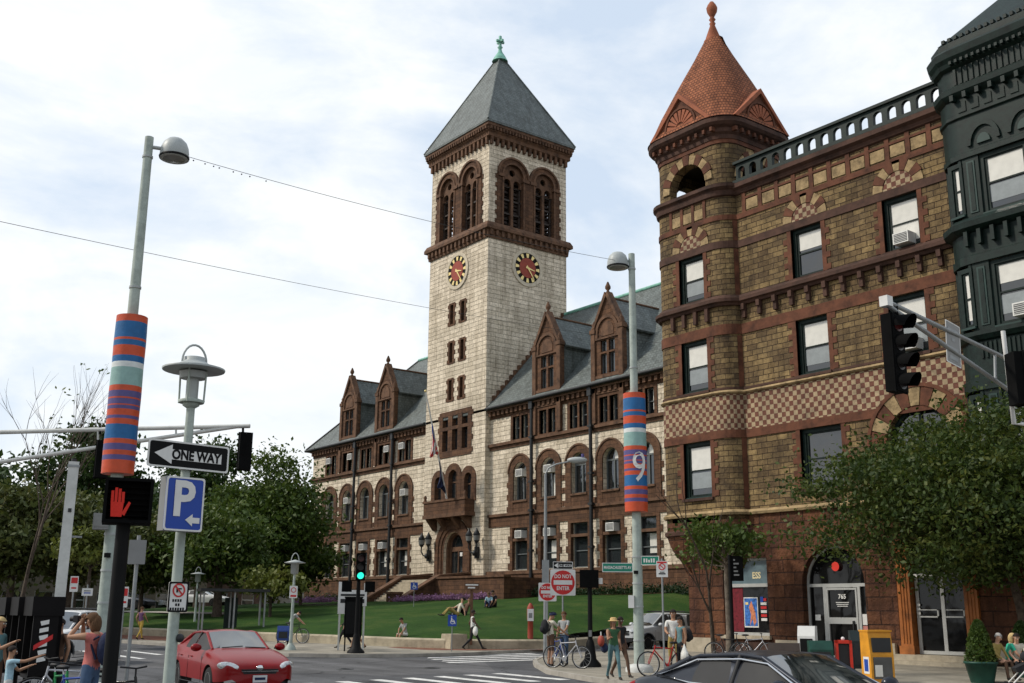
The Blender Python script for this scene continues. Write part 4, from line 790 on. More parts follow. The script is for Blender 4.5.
text('street_number', '765', 0.24, 'sign_white', ent, (-26.65-apt.location.x, 0.34, 2.4+0.1), bold=0.006)
b = MB()
for i in range(3): b.box(-26.95+i*0.03, YF+0.335, 2.17-i*0.07, -26.35-i*0.03, YF+0.345, 2.195-i*0.07, 'sign_white')
b.build('door_notice', ent)
b = MB(); b.lathe((0, 0, 0), [(0.0, -0.01), (0.14, -0.01), (0.17, 0.0), (0.18, 0.02)], 'neon_red', 16); me = b.mesh('neon_sign'); me.transform(Matrix.Rotation(PI/2, 4, 'X')); link('neon_sign', me, ent, (-26.8-apt.location.x, 0.25, 3.55+0.1))
b = MB(); b.box(-27.95, YF+0.33, 1.5, -27.7, YF+0.345, 1.72, 'sign_white'); b.box(-25.78, YF+0.33, 1.35, -25.5, YF+0.345, 1.75, 'sign_white'); b.box(-25.78, YF+0.33, 0.85, -25.5, YF+0.345, 1.32, 'skin_pinkish'); b.build('window_sticker', ent)
b = MB()
def column(x, w_=0.5):
    b.box(x-w_/2, YF-0.12, 0.35, x+w_/2, YF+0.3, 4.4, 'orange_wood'); b.box(x-w_/2-0.05, YF-0.17, 0.3, x+w_/2+0.05, YF+0.3, 0.65, 'orange_wood'); b.box(x-w_/2-0.05, YF-0.17, 4.1, x+w_/2+0.05, YF+0.3, 4.4, 'orange_wood')
    for q in (-0.12, 0.0, 0.12): b.cyl((x+q*w_*2, YF-0.125, 0.75), (x+q*w_*2, YF-0.125, 4.0), 0.03, 'orange_wood', n=6)
for x in (-23.65, -21.05, -18.7, -17.6, -14.5, -11.5, -9.75): column(x)
b.build('timber_pilaster', apt)
b = MB(); b.plate(rect_pts(-23.35, -21.25, 0.38, 3.2), [rect_pts(-23.22, -22.36, 0.5, 3.05), rect_pts(-22.22, -21.36, 0.5, 3.05)], YF+0.16, YF+0.24, 'aluminium'); b.box(-23.35, YF-0.06, 3.06, -21.9, YF+0.1, 3.17, 'sign_white'); dr = b.build('double_door', apt)
MB().box(-23.3, YF+0.2, 0.4, -21.3, YF+0.215, 4.3, 'glass_dark').build('pane', dr)
b = MB()
for x in (-23.2, -22.2): b.box(x, YF+0.1, 1.65, x+0.75, YF+0.14, 1.7, 'aluminium'); b.box(x+0.0, YF+0.1, 1.9, x+0.75, YF+0.14, 1.93, 'aluminium'); b.box(x+0.7, YF+0.1, 1.65, x+0.75, YF+0.14, 1.93, 'aluminium')
for z in (1.75, 1.9, 2.05): b.box(-23.3, YF+0.12, z, -23.18, YF+0.155, z+0.08, 'sign_white')
b.build('push_bar', dr)
b = MB(); b.box(-24.1, YF-0.35, -0.2, -20.8, YF+0.6, 0.36, 'step_stone'); b.box(-24.3, YF-0.95, -0.2, -20.6, YF-0.35, 0.16, 'step_stone'); b.build('step', apt)
b = MB(); b.box(-19.0, YF+0.25, -0.2, -9.5, YF+0.3, 4.4, 'glass_dark'); b.box(-19.0, YF+0.1, -0.2, -9.5, YF+0.24, 0.5, 'orange_wood'); b.box(-19.0, YF+0.1, 3.4, -9.5, YF+0.24, 4.4, 'orange_wood'); b.build('shop_front', apt)
# ================================================================== GROUND, ROADS, LAWN
def gz(x, y):                              # the street climbs gently away from the crossing
    D = x*FH.x+y*FH.y; return float(np.interp(D, [0, 28, 48, 70, 120], [-.2, -.2, 0, .25, .5]))
def GG(x, y, dz=0.0):
    z = 0.0
    for i in range(14): q = G(x, y, z+dz); z = gz(q.x, q.y)
    return G(x, y, z+dz)
def GP(x, D, dz=0.0):                      # column x at distance D, standing on the street surface
    q = GD(x, D); q.z = gz(q.x, q.y)+dz; return q
def PV(x, y, D):
    d = _ray(x, y); k = D/d.dot(FH); return Vector((d.x*k, d.y*k, d.z*k+CAMZ))
def surface(name, poly, dz, m, depth=0.3, kind='structure', holes=()):
    bm = bmesh.new(); loops = [list(poly)]+[list(h) for h in holes]; flat = [p for l in loops for p in l]
    vs = [bm.verts.new((p[0], p[1], 0)) for p in flat]
    for t in tessellate_polygon([[Vector((p[0], p[1], 0)) for p in l] for l in loops]): bm.faces.new([vs[i] for i in t])
    for D in (28, 48, 70, 120):
        bmesh.ops.bisect_plane(bm, geom=bm.verts[:]+bm.edges[:]+bm.faces[:], plane_co=FH*D, plane_no=FH)
    for v in bm.verts: v.co.z = gz(v.co.x, v.co.y)+dz
    bmesh.ops.recalc_face_normals(bm, faces=bm.faces)
    if bm.faces[:] and sum(f.normal.z for f in bm.faces) < 0: bmesh.ops.reverse_faces(bm, faces=bm.faces)
    if depth:
        r = bmesh.ops.extrude_face_region(bm, geom=bm.faces[:])
        # extruded copy becomes the top; push the originals down
        top = set(v for v in r['geom'] if isinstance(v, bmesh.types.BMVert))
        for v in bm.verts:
            if v not in top: v.co.z -= depth
        bmesh.ops.recalc_face_normals(bm, faces=bm.faces)
    me = bpy.data.meshes.new(name); bm.to_mesh(me); bm.free(); me.materials.append(M[m])
    return tag(link(name, me), kind=kind)
def kerb(name, pts, dz0=-0.25, dz1=0.135, w_=0.16):
    b = MB(); P2 = []
    for a, c in zip(pts[:-1], pts[1:]):
        n = max(1, int((Vector(c[:2])-Vector(a[:2])).length/3))
        for i in range(n): P2.append(Vector(a[:2]).lerp(Vector(c[:2]), i/n))
    P2.append(Vector(pts[-1][:2])); rings = []
    for i, p in enumerate(P2):
        d = (P2[min(i+1, len(P2)-1)]-P2[max(0, i-1)]).normalized(); n = Vector((d.y, -d.x))*w_/2; z = gz(p.x, p.y)
        rings.append([(p.x-n.x, p.y-n.y, z+dz0), (p.x+n.x, p.y+n.y, z+dz0), (p.x+n.x*0.9, p.y+n.y*0.9, z+dz1), (p.x-n.x, p.y-n.y, z+dz1)])
    v = [q for r in rings for q in r]; f = [(i*4+k, i*4+(k+1) % 4, (i+1)*4+(k+1) % 4, (i+1)*4+k) for i in range(len(rings)-1) for k in range(4)]
    f += [(0, 1, 2, 3), tuple(range(len(v)-4, len(v)))]
    b.add(v, f, 'kerb_stone'); return tag(b.build(name), kind='structure')
surface('ground', [(-1500, -1500), (1500, -1500), (1500, 1500), (-1500, 1500)], -0.12, 'soil', 0)
surface('road', [(-260, -14), (120, -14), (120, 45), (-36, 45), (-36, 140), (-43, 140), (-43, 45), (-260, 45)], 0.0, 'asphalt', 0.06)
xy = lambda v: (v.x, v.y)
KH = [(-210, 2)]+[(-150, 9), (-100, 13.5), (-75, 16)]+[xy(GG(*p)) for p in ((150, 645), (190, 647), (235, 650), (262, 654.5), (290, 656.8), (340, 657.6), (400, 657.4), (440, 656.5), (470, 655.6), (500, 654), (525, 652.8), (550, 652))]+[(-39.6, 34.5), (-41.3, 38), (-41.9, 42), (-42, 140)]
WL = [(-38.9, 31.9), (-39.9, 29.8), (-41.4, 28.2), (-43.6, 27.3), (-50.9, 25.5), (-61.8, 22.4), (-80, 18), (-110, 15)]      # foot of the low lawn wall
surface('city_hall_pavement', KH+[(-60, 140), (-60, 60), (-130, 60), (-210, 30)], 0.12, 'concrete_walk', 0.3)
kerb('kerb', KH)
surface('brick_path', [(-38.35, 31.5), (-39.7, 34.2), (-41.5, 38.2), (-42.3, 42), (-43.6, 42), (-42.4, 36), (-39.7, 32.2), (-40.6, 29.9), (-42, 28.7), (-43.9, 27.7), (-43.4, 26.4), (-40.4, 26.6), (-39.0, 28.6)], 0.124, 'brick_walk', 0.02)
surface('brick_path', [(-52, 25.4), (-61.8, 22.2), (-80, 17.8), (-80, 16.3), (-61.8, 19.0), (-55, 20.3), (-52, 22.2)], 0.124, 'brick_walk', 0.02)
KA = [(-36.3, 140), (-36.3, 37), (-35.8, 32), (-34.6, 28.8), (-33.2, 26.9), (-31.9, 25.6), (-30.2, 24.3), (-27.1, 22.3), (-23.8, 21.2), (-19, 20.3), (-8, 19.2), (20, 18), (120, 16)]
surface('corner_pavement', KA+[(120, 60), (-34, 60), (-34.2, 140)], 0.12, 'concrete_walk', 0.3); kerb('kerb', KA)
surface('near_pavement', [(-260, -2.5), (-60, -1.0), (-12, -0.5), (60, -0.2), (60, -30), (-260, -30)], 0.12, 'concrete_walk', 0.3)
# painted bars, each worn strip lying just above the asphalt
def bars(name, rects, kind='structure'):
    for i, pl in enumerate(rects): surface(name, pl, 0.004, 'road_paint', 0)
bars('crossing_stripe', [[(x, 25.6+0.25*(i % 2)-(x+41)*0.35), (x+0.42, 25.5-(x+41)*0.35), (x+0.42, 31.6-(x+41)*0.42), (x, 31.6-(x+41)*0.42)] for i, x in enumerate([-37.2+1.05*k for k in range(-1, 4)])])
bars('crossing_stripe', [[(-28.2+0.12*k, y), (-24.9+0.12*k, y), (-24.9+0.12*k, y+0.4), (-28.2+0.12*k, y+0.4)] for k, y in enumerate([20.9-1.15*j for j in range(18)])])
bars('lane_line', [[(-60, 14.55), (-41.3, 14.55), (-41.3, 14.85), (-60, 14.85)], [(-48, 16.2), (-44, 16.2), (-44, 16.5), (-48, 16.5)], [(-48.9, 11.9), (-43.9, 11.9), (-43.9, 12.25), (-48.9, 12.25)], [(-120, 9.0), (-62, 10.6), (-62, 10.75), (-120, 9.15)]])
surface('resurfaced_lane', [(-40.5, 10), (-28.9, 17.6), (-28.9, 21.6), (-33.0, 24.2), (-37.2, 23.2), (-39.9, 19.4), (-48, 17.5), (-52, 12)], 0.003, 'asphalt_lane', 0)
# low granite lawn wall
b = MB(); rings = []
P2 = []
for a, c in zip(WL[:-1], WL[1:]):
    n = max(1, int((Vector(c)-Vector(a)).length/1.8)); P2 += [Vector(a).lerp(Vector(c), i/n) for i in range(n)]
P2.append(Vector(WL[-1])); P2 = [Vector((-42.3, 42.5)), Vector((-41.7, 38.5)), Vector((-40.3, 35.2)), Vector((-39.2, 33.3))]+P2
for i, p in enumerate(P2):
    d = (P2[min(i+1, len(P2)-1)]-P2[max(0, i-1)]).normalized(); n = Vector((d.y, -d.x))*-0.22; z = gz(p.x, p.y)
    rings.append([(p.x-n.x, p.y-n.y, z-0.1), (p.x+n.x, p.y+n.y, z-0.1), (p.x+n.x, p.y+n.y, z+0.46), (p.x+n.x*0.6, p.y+n.y*0.6, z+0.53), (p.x-n.x*0.6, p.y-n.y*0.6, z+0.53), (p.x-n.x, p.y-n.y, z+0.46)])
v = [q for r in rings for q in r]; b.add(v, [(i*6+k, i*6+(k+1) % 6, (i+1)*6+(k+1) % 6, (i+1)*6+k) for i in range(len(rings)-1) for k in range(6)]+[(0, 1, 2, 3, 4, 5), tuple(range(len(v)-6, len(v)))], 'wall_granite')
tag(b.build('lawn_wall'), 'low pale granite wall edging the city hall lawn', 'wall')
q = GG(454, 648.5, 0.12); b = MB(); b.hexa([(q.x-0.7, q.y-0.3, q.z-0.1), (q.x+0.5, q.y-0.55, q.z-0.1), (q.x+0.7, q.y+0.3, q.z-0.1), (q.x-0.5, q.y+0.5, q.z-0.1)], [(q.x-0.62, q.y-0.25, q.z+0.62), (q.x+0.45, q.y-0.48, q.z+0.62), (q.x+0.62, q.y+0.25, q.z+0.62), (q.x-0.45, q.y+0.42, q.z+0.62)], 'wall_granite')
tag(b.build('stone_pier'), 'squat granite block standing in the lawn wall behind the blue wheelchair sign', 'pier')
# lawn: rises from the wall to the foot of the building
def wall_y(x):
    pts = sorted([(p.x, p.y) for p in P2[4:]]); return float(np.interp(x, [a for a, _ in pts], [c for _, c in pts]))
def lawn_z(x, y):
    y0 = wall_y(x); z0 = gz(x, y0)+0.44; t = max(0, min(1, (y-y0)/(49.6-y0))); top = float(np.interp(x, [-135, -112, -98, -90, -47, -40], [1.7, 1.75, 2.2, 2.6, 2.95, 2.8]))
    s_ = max(0, min(1, (-39.0-x)/9.0))
    s_ = s_*s_*(3-2*s_)
    wy = max(0, min(1, (y-27.5)/9)); return z0+(top-z0)*(t**0.8)*(1-wy*0.75*(1-s_))
def edge_x(y): return float(np.interp(y, [8, 15, 18, 22.4, 25.5, 27.3, 28.2, 29.8, 31.9, 33.3, 35.2, 38.5, 42.5, 51], [-134, -110, -80, -61.8, -50.9, -43.6, -41.4, -39.9, -38.9, -39.2, -40.3, -41.7, -42.3, -42.6]))-0.12
NX, NY = 110, 60; v = []; f = []
for j in range(NY+1):
    y = 11+(50.3-11)*j/NY; xr = edge_x(y)
    for i in range(NX+1):
        u = (i/NX)**1.6; x = xr+(-136-xr)*u; v.append((x, y, lawn_z(x, y)+0.05*math.sin(x*0.7)*math.sin(y*0.5)*min(1, i/4)))
for j in range(NY):
    for i in range(NX): a = j*(NX+1)+i; f.append((a, a+1, a+NX+2, a+NX+1))
b = MB(); b.add(v, f, 'lawn_grass', True); tag(b.build('lawn'), kind='structure')
# pale diagonal path on the lawn, front steps, parapets
v = []; f = []
for i in range(9):
    x = -67.0-i*2.2; y = wall_y(x)+7.5+i*0.3
    v += [(x, y, lawn_z(x, y)+0.06), (x, y+1.3, lawn_z(x, y+1.3)+0.06)]
b = MB(); b.add(v, [(2*i, 2*i+2, 2*i+3, 2*i+1) for i in range(8)], 'kerb_stone'); tag(b.build('lawn_path'), kind='structure')
b = MB(); n = 14
for i in range(n):
    t0 = i/n; y0 = 43.4+3.6*t0; z1 = 1.75+2.35*(i+1)/n; b.box(-75.2, y0, 1.0, -70.5, y0+3.6/n+0.02 if i < n-1 else 50.0-0.2, z1, 'step_stone')
b.hexa([(-75.6, 38.5, 1.2), (-70.1, 38.5, 1.2), (-70.1, 43.4, 1.2), (-75.6, 43.4, 1.2)], [(-75.6, 38.5, lawn_z(-73, 38.5)+0.07), (-70.1, 38.5, lawn_z(-70, 38.5)+0.07), (-70.1, 43.4, 1.9), (-75.6, 43.4, 1.95)], 'concrete_walk')
st = thing('front_steps', 'pale stone steps between sloping brownstone parapets leading to the tower door', 'steps', (-72.9, 46, 1.5)); b.build('flight', st)
for x0, x1 in ((-75.75, -75.22), (-70.48, -69.95)):
    b = MB(); b.plate([(43.0, 1.2), (43.0, 2.5), (43.9, 2.6), (46.9, 4.25), (49.8, 4.55), (49.8, 1.2)], [], x0, x1, 'brownstone', lambda u, w_, z: (w_, u, z)); b.plate([(43.8, 2.62), (46.9, 4.27), (49.8, 4.57), (49.8, 4.72), (46.9, 4.42), (43.8, 2.77)], [], x0-0.08, x1+0.08, 'brownstone_smooth', lambda u, w_, z: (w_, u, z))
    b.box(x0-0.12, 42.7, 1.2, x1+0.12, 43.6, 2.95, 'brownstone'); b.box(x0-0.18, 42.64, 2.95, x1+0.18, 43.66, 3.1, 'brownstone_smooth')
    b.build('parapet', st)
b = MB(); b.box(-69.9, 46.6, 1.8, -61.5, 47.05, 4.1, 'brownstone'); b.box(-69.9, 46.5, 4.1, -61.4, 47.15, 4.25, 'brownstone_smooth'); b.box(-61.9, 47.05, 1.8, -61.5, 50.2, 4.1, 'brownstone')
b.box(-69.9, 47.05, 3.0, -61.9, 50.0, 3.15, 'concrete_walk'); b.build('terrace', st)
# hedge and flower beds: foliage nobody could count
def leafcloud(pts, size, m, name, parent=None, seed=1, flat=0.0, off=None):
    rg = np.random.default_rng(seed); n = len(pts); P = np.asarray(pts, dtype=np.float32)
    a = rg.normal(size=(n, 3)); a /= np.linalg.norm(a, axis=1)[:, None]+1e-6; b_ = rg.normal(size=(n, 3)); b_[:, 2] *= (1-flat)
    b_ -= a*(a*b_).sum(1)[:, None]; b_ /= np.linalg.norm(b_, axis=1)[:, None]+1e-6
    s = size*(0.6+0.8*rg.random(n))[:, None]
    V = np.empty((n, 4, 3), np.float32); V[:, 0] = P-a*s; V[:, 1] = P+b_*s*0.55; V[:, 2] = P+a*s; V[:, 3] = P-b_*s*0.55
    me = bpy.data.meshes.new(name); me.vertices.add(n*4); me.vertices.foreach_set('co', V.ravel()); me.loops.add(n*4); me.loops.foreach_set('vertex_index', np.arange(n*4, dtype=np.int32))
    me.polygons.add(n); me.polygons.foreach_set('loop_start', np.arange(0, n*4, 4, dtype=np.int32)); me.polygons.foreach_set('loop_total', np.full(n, 4, np.int32))
    me.materials.append(M[m]); me.update(calc_edges=True); return me
rg = np.random.default_rng(5)
pts = [(x, 49.3+rg.normal()*0.35, lawn_z(x, 49.3)+0.05+abs(rg.normal())*0.25) for x in rg.uniform(-69.5, -43.5, 9000)]+[(x, 49.4+rg.normal()*0.35, lawn_z(x, 49.3)+0.1+abs(rg.normal())*0.3) for x in rg.uniform(-98, -77, 5000)]
tag(link('hedge', leafcloud(pts, 0.07, 'hedge_leaf', 'hedge')), 'low dark hedge along the foot of the city hall', 'hedge', kind='stuff')
pts = []
for k in range(5200):
    t = rg.random()*0.8; x = -69.6+9.0*t; y = 43.2+3.3*t+rg.normal()*0.35; pts.append((x, y, lawn_z(x, y)+0.08+abs(rg.normal())*0.14))
tag(link('flower_bed', leafcloud(pts, 0.075, 'flower_purple', 'flower_bed')), 'long drift of purple flowers right of the front steps', 'flower bed', kind='stuff')
pts = []
for k in range(1800):
    t = rg.random(); x = -78.8-5.5*t; y = 42.6+rg.normal()*0.4; pts.append((x, y, lawn_z(x, y)+0.08+abs(rg.normal())*0.16))
tag(link('flower_bed', leafcloud(pts, 0.08, 'flower_purple', 'flower_bed')), 'short patch of purple flowers left of the front steps', 'flower bed', kind='stuff')
# ================================================================== TREES
def tree(label, px, D, base_y, top_z, w_, cz0, m='leaf_mid', n=14000, leaf=0.22, clumps=70, seed=1, name='street_tree', trunk_r=0.22, lean=(0, 0), group=None, bark='bark', dz=0.12, rz=0.72, loc=None, sparse=1.0, cshift=0.0, flat_=0.55):
    q = GP(px, D, dz) if loc is None else Vector(loc); rg = np.random.default_rng(seed); H = top_z-q.z; c0 = cz0-q.z
    t = thing(name, label, 'tree', q, 0, group); cc = np.array([lean[0], lean[1], (H+c0)/2]); rad = np.array([w_, w_, (H-c0)/2])
    C = []
    while len(C) < clumps:
        p = rg.normal(size=3); p /= np.linalg.norm(p); r = rg.random()**0.45
        taper = 1.0
        k = cc+p*r*rad*0.86; hz_ = (k[2]-c0)/(H-c0); 
        lim = 1.15-0.75*max(0, hz_-0.35)
        if math.hypot((k[0]-cc[0])/rad[0], (k[1]-cc[1])/rad[1]) > lim: continue
        C.append(k)
    C = np.array(C); per = n//clumps; P = []
    for k in C:
        s = rg.uniform(0.55, 1.35)*w_*0.20*sparse; g = rg.normal(size=(per, 3))*np.array([s, s, s*flat_]); P.append(k+g)
    P = np.concatenate(P); P = P[P[:, 2] > c0*0.75]
    link('crown', leafcloud(P, leaf, m, 'crown', seed=seed+1, flat=0.3), t)
    b = MB(); fork = max(c0*0.9, 1.4); b.tube([(0, 0, -0.1), (0.03, 0, fork*0.35), (lean[0]*0.1, lean[1]*0.1, fork), (lean[0]*0.5, lean[1]*0.5, fork+(H-fork)*0.35), (lean[0], lean[1], fork+(H-fork)*0.8)], trunk_r, bark, 9, [trunk_r*1.35, trunk_r, trunk_r*0.85, trunk_r*0.55, trunk_r*0.12])
    for k in C[::max(1, clumps//26)]:
        z0 = fork+(H-fork)*0.05+max(0, (k[2]-fork))*0.35; s0 = np.array([lean[0]*0.3, lean[1]*0.3, z0]); mid = s0*0.5+k*0.5+np.array([0, 0, -0.12*w_])*0.6
        b.tube([tuple(s0), tuple(mid), tuple(k)], 0.05, bark, 5, [trunk_r*0.38, trunk_r*0.2, trunk_r*0.05])
    b.build('trunk', t, off=(0, 0, 0)); return t
G1 = 'trees on the left of the city hall lawn'
zt = lambda y, D: CAMZ+(610-y)*D/1125*0.985
tree('broad mid green tree overlapping the left end of the city hall', 262, 80, 0, zt(447, 80), 4.7, 3.4, 'leaf_mid', 19000, 0.17, 75, 3, group=G1, trunk_r=0.26, dz=0.9)
tree('dark green tree with a rounded top rising behind the one way sign', 195, 92, 0, zt(424, 92), 5.2, 3.6, 'leaf_dark', 14000, 0.2, 60, 4, group=G1, dz=0.9)
tree('mid green tree with a dark trunk behind the red car', 217, 70, 0, zt(505, 70), 3.6, 3.0, 'leaf_mid', 11000, 0.16, 46, 5, group=G1, trunk_r=0.3, dz=0.6)
tree('tall dark tree behind the banner wrapped pole on the left', 72, 84, 0, zt(398, 84), 4.2, 4.5, 'leaf_dark', 15000, 0.19, 60, 6, group=G1, dz=0.6)
tree('olive green tree at the left edge behind the phone booths', 8, 60, 0, zt(478, 60), 3.8, 2.9, 'leaf_olive', 17000, 0.17, 60, 7, group=G1)
tree('olive green tree behind the square grey post', 66, 62, 0, zt(492, 62), 3.5, 3.0, 'leaf_olive', 15000, 0.17, 60, 8, group=G1)
tree('olive green tree between the signal pole and the parking sign', 140, 72, 0, zt(505, 72), 3.4, 2.8, 'leaf_olive', 10000, 0.2, 60, 9, group=G1, trunk_r=0.16, dz=0.5)
tree('small yellow green tree between the lantern post and the city hall', 300, 84, 0, zt(520, 84), 2.9, 2.8, 'leaf_mid', 9000, 0.18, 40, 10, group=G1, trunk_r=0.14, dz=1.0)
tree('small bright green tree with low branches behind the photographer', 86, 50, 0, zt(528, 50), 1.6, 3.4, 'leaf_yellow', 3500, 0.12, 26, 12, group=G1, trunk_r=0.09)
tree('yellow green young tree right of the parked white car', 270, 66, 0, zt(572, 66), 2.0, 2.6, 'leaf_yellow', 3500, 0.14, 24, 13, group=G1, trunk_r=0.1, dz=0.6)
for i, (px, D, ty, w_) in enumerate(((-70, 90, 430, 6), (-20, 110, 470, 7), (120, 118, 470, 7), (235, 125, 500, 7), (290, 135, 520, 6), (-130, 80, 440, 6))):
    tree(['far dark tree beyond the left edge of the street', 'far dark tree filling the gap left of the grey post', 'far dark tree behind the walk signal', 'far dark tree behind the white house', 'far low tree left of the city hall corner', 'far dark tree at the extreme left'][i], px, D, 0, zt(ty, D), w_, 3.0, 'leaf_dark', 9000, 0.34, 50, 20+i, group='far trees closing the view on the left', dz=0.9)
tree('large dense street tree in front of the corner block entrance', 1024, 36.5, 0, zt(380, 36.5), 6.2, 2.3, 'leaf_street', 72000, 0.085, 130, 31, trunk_r=0.17, flat_=0.33, rz=0.8, lean=(-0.9, -0.6), sparse=0.8)
tree('slim young street tree with thin flat foliage beside the corner turret', 728, 44, 0, 5.6, 2.0, 3.4, 'leaf_mid', 3000, 0.1, 26, 33, trunk_r=0.13, lean=(-0.1, 0.1), bark='bark_pale')
def bare_tree(label, loc, H, seed, spread=0.35, m='bark', leaves=None, r0=0.12, levels=4):
    rnd = random.Random(seed); t = thing('bare_tree', label, 'tree', loc); b = MB(); tips = []
    def grow(p, d, ln, r, lv):
        pts = [p]; dd = d.copy()
        for i in range(4): dd = (dd+Vector((rnd.uniform(-1, 1), rnd.uniform(-1, 1), rnd.uniform(-0.2, 0.5)))*0.12).normalized(); pts.append(pts[-1]+dd*ln/4)
        b.tube(pts, r, m, 5, [r, r*0.85, r*0.7, r*0.55, r*0.35])
        if lv == 0: tips.append(pts[-1]); return
        for k in range(3 if lv > 1 else 4):
            a = rnd.uniform(0, 2*PI); s = rnd.uniform(spread*0.6, spread*1.5); nd = (dd+Vector((math.cos(a)*s, math.sin(a)*s, rnd.uniform(0, 0.25)))).normalized(); grow(pts[rnd.choice([2, 3, 4])], nd, ln*rnd.uniform(0.6, 0.85), r*0.5, lv-1)
    grow(Vector((0, 0, -0.1)), Vector((0, 0, 1)), H*0.42, r0, levels); b.build('trunk', t, off=(0, 0, 0))
    if leaves:
        rg = np.random.default_rng(seed); P = np.concatenate([np.array(x)+rg.normal(size=(leaves, 3))*0.14 for x in tips[::14]]); link('crown', leafcloud(P, 0.1, 'leaf_mid', 'crown'), t)
    return t
bare_tree('tall bare tree with thin upright twigs at the left edge', GP(15, 42, 0.12), 10.6, 5, 0.34, leaves=4)
bare_tree('dead leafless branches standing up out of the young street tree', GP(712, 43.6, 0.12), 8.3, 9, 0.3, 'bark', r0=0.1, levels=2)

# ironwork in the road
for i, (px, py, r_, lb) in enumerate(((430, 668, .36, 'round iron manhole cover in the road nearest the middle of the crossing'), (345, 669, .3, 'round iron manhole cover in the road in front of the green light post'), (236, 660, .3, 'round iron cover in the road behind the red car'))):
    q = GG(px, py, 0.006); b = MB(); b.lathe((0, 0, 0), [(r_, -0.01), (r_, 0.004), (r_-0.03, 0.006), (0.001, 0.006)], 'dark_metal', 22); b.lathe((0, 0, 0), [(r_*0.6, 0.006), (r_*0.6, 0.01), (r_*0.5, 0.01), (r_*0.5, 0.006)], 'dark_metal', 18); tag(b.build('manhole_cover', None, off=(0, 0, 0), loc=q), lb, 'manhole cover')
# ================================================================== STREET FURNITURE
def face(px, turn=0.0): return YAW-math.atan2(px-512, 1125)+R(turn)
def head_az(th): return YAW+R(90-th)             # local +X points th degrees right of straight ahead
def zat(px, y, D): return PV(px, y, D).z
STRIPES = [('w_orange', .045), ('w_blue', .105), ('w_orange', .015), ('w_blue', .035), ('w_orange', .065), ('w_blue', .04), ('w_white', .035), ('w_aqua', .115), ('w_orange', .035), ('w_purple', .04), ('w_orange', .01), ('w_purple', .035), ('w_orange', .008), ('w_purple', .022), ('w_orange', .04), ('w_purple', .02), ('w_orange', .035), ('w_blue', .09), ('w_orange', .03), ('w_purple', .04), ('w_orange', .03), ('w_purple', .03), ('w_orange', .08)]
def lamp_mast(label, px, D, y0, y1, side, dome_y, nine=False, group='tall lamp masts wrapped in striped fabric', out=0.62):
    q = GP(px, D, 0.12); t = thing('lamp_mast', label, 'street lamp', q, face(px), group); zt_ = zat(px, dome_y, D)-q.z
    b = MB(); b.cyl((0, 0, 0), (0, 0, zt_), 0.165, 'pole_green', 0.105, n=20)
    for z in (0.9, 1.9, 2.6, 3.4, zt_-0.55, zt_-3.9): b.cyl((0, 0, z), (0, 0, z+0.05), 0.178-0.004*z, 'lamp_grey', n=20)
    b.lathe((0, 0, 0), [(0.42, -0.05), (0.42, 0.12), (0.34, 0.2), (0.19, 0.24)], 'pole_white', 20); b.box(-0.12, -0.19, 2.9, 0.02, -0.15, 3.0, 'black_paint'); b.build('pole', t, off=(0, 0, 0))
    b = MB(); s = side; b.cyl((0, 0, zt_-0.25), (s*(out-0.28), 0, zt_-0.25), 0.05, 'lamp_grey', n=8); b.lathe((s*out, 0, zt_-0.42), [(0.34, -0.06), (0.35, 0.0), (0.35, 0.1), (0.335, 0.22), (0.28, 0.36), (0.18, 0.46), (0.06, 0.5), (0.0, 0.5)], 'lamp_grey', 24); b.lathe((s*out, 0, zt_-0.47), [(0.36, 0), (0.37, 0.04), (0.35, 0.06)], 'black_paint', 24); b.build('lamp_head', t, off=(0, 0, 0))
    b = MB(); b.lathe((s*out, 0, zt_-0.5), [(0.0, -0.03), (0.2, 0.0), (0.3, 0.03)], 'lamp_lens', 16); b.build('lens', t, off=(0, 0, 0))
    za, zb = zat(px, y1, D)-q.z, zat(px, y0, D)-q.z; b = MB(); z = zb; rr = 0.36
    for m_, fr_ in STRIPES:
        z2 = z-(zb-za)*fr_; b.lathe((0, 0, 0), [(rr+0.004*math.sin(z2*5), z2), (rr+0.004*math.sin(z*5), z)], m_, 26); z = z2
    me = b.mesh('banner_wrap', recalc=True); w_ = link('banner_wrap', me, t)
    if nine:
        b = MB(); c = (0.1, (za*0.62+zb*0.38)); 
        me = text_mesh('9', 1.35, 'sign_white', depth=0.012, sx=0.78)
        for v in me.vertices:                         # wrap the numeral round the drum
            a = v.co.x/(rr+0.02)+0.35; r_ = rr+0.012-v.co.y*0.5; v.co = Vector((math.sin(a)*r_, -math.cos(a)*r_, v.co.z))
        link('numeral', me, w_, (0, 0, c[1]-0.1))
    return t
lampA = lamp_mast('tall pale lamp mast with striped wrap standing behind the red hand signal', 104.5, 25, 317, 474, 1, 137)
lampB = lamp_mast('tall pale lamp mast with striped wrap bearing a white 9 in front of the lawn', 638.3, 34.5, 394, 512, -1, 254, True, out=0.46)
b = MB(); b.box(-0.42, -0.35, 5.4-0.15, -0.08, 0.05, 5.75-0.15, 'sign_back'); b.box(-0.4, -0.37, 5.3, -0.1, -0.34, 5.55, 'lamp_lens'); b.cyl((-0.2, -0.05, 5.4), (0, 0, 5.4), 0.03, 'sign_back', n=6); b.build('floodlight', lampA, off=(0, 0, 0)).location = (0, 0, zat(100, 528, 25)-lampA.location.z-5.3)
b = MB(); z = zat(630, 608, 34.5)-lampB.location.z; b.box(-0.3, -0.17, z, -0.12, -0.02, z+0.38, 'sign_white'); b.build('control_box', lampB, off=(0, 0, 0))
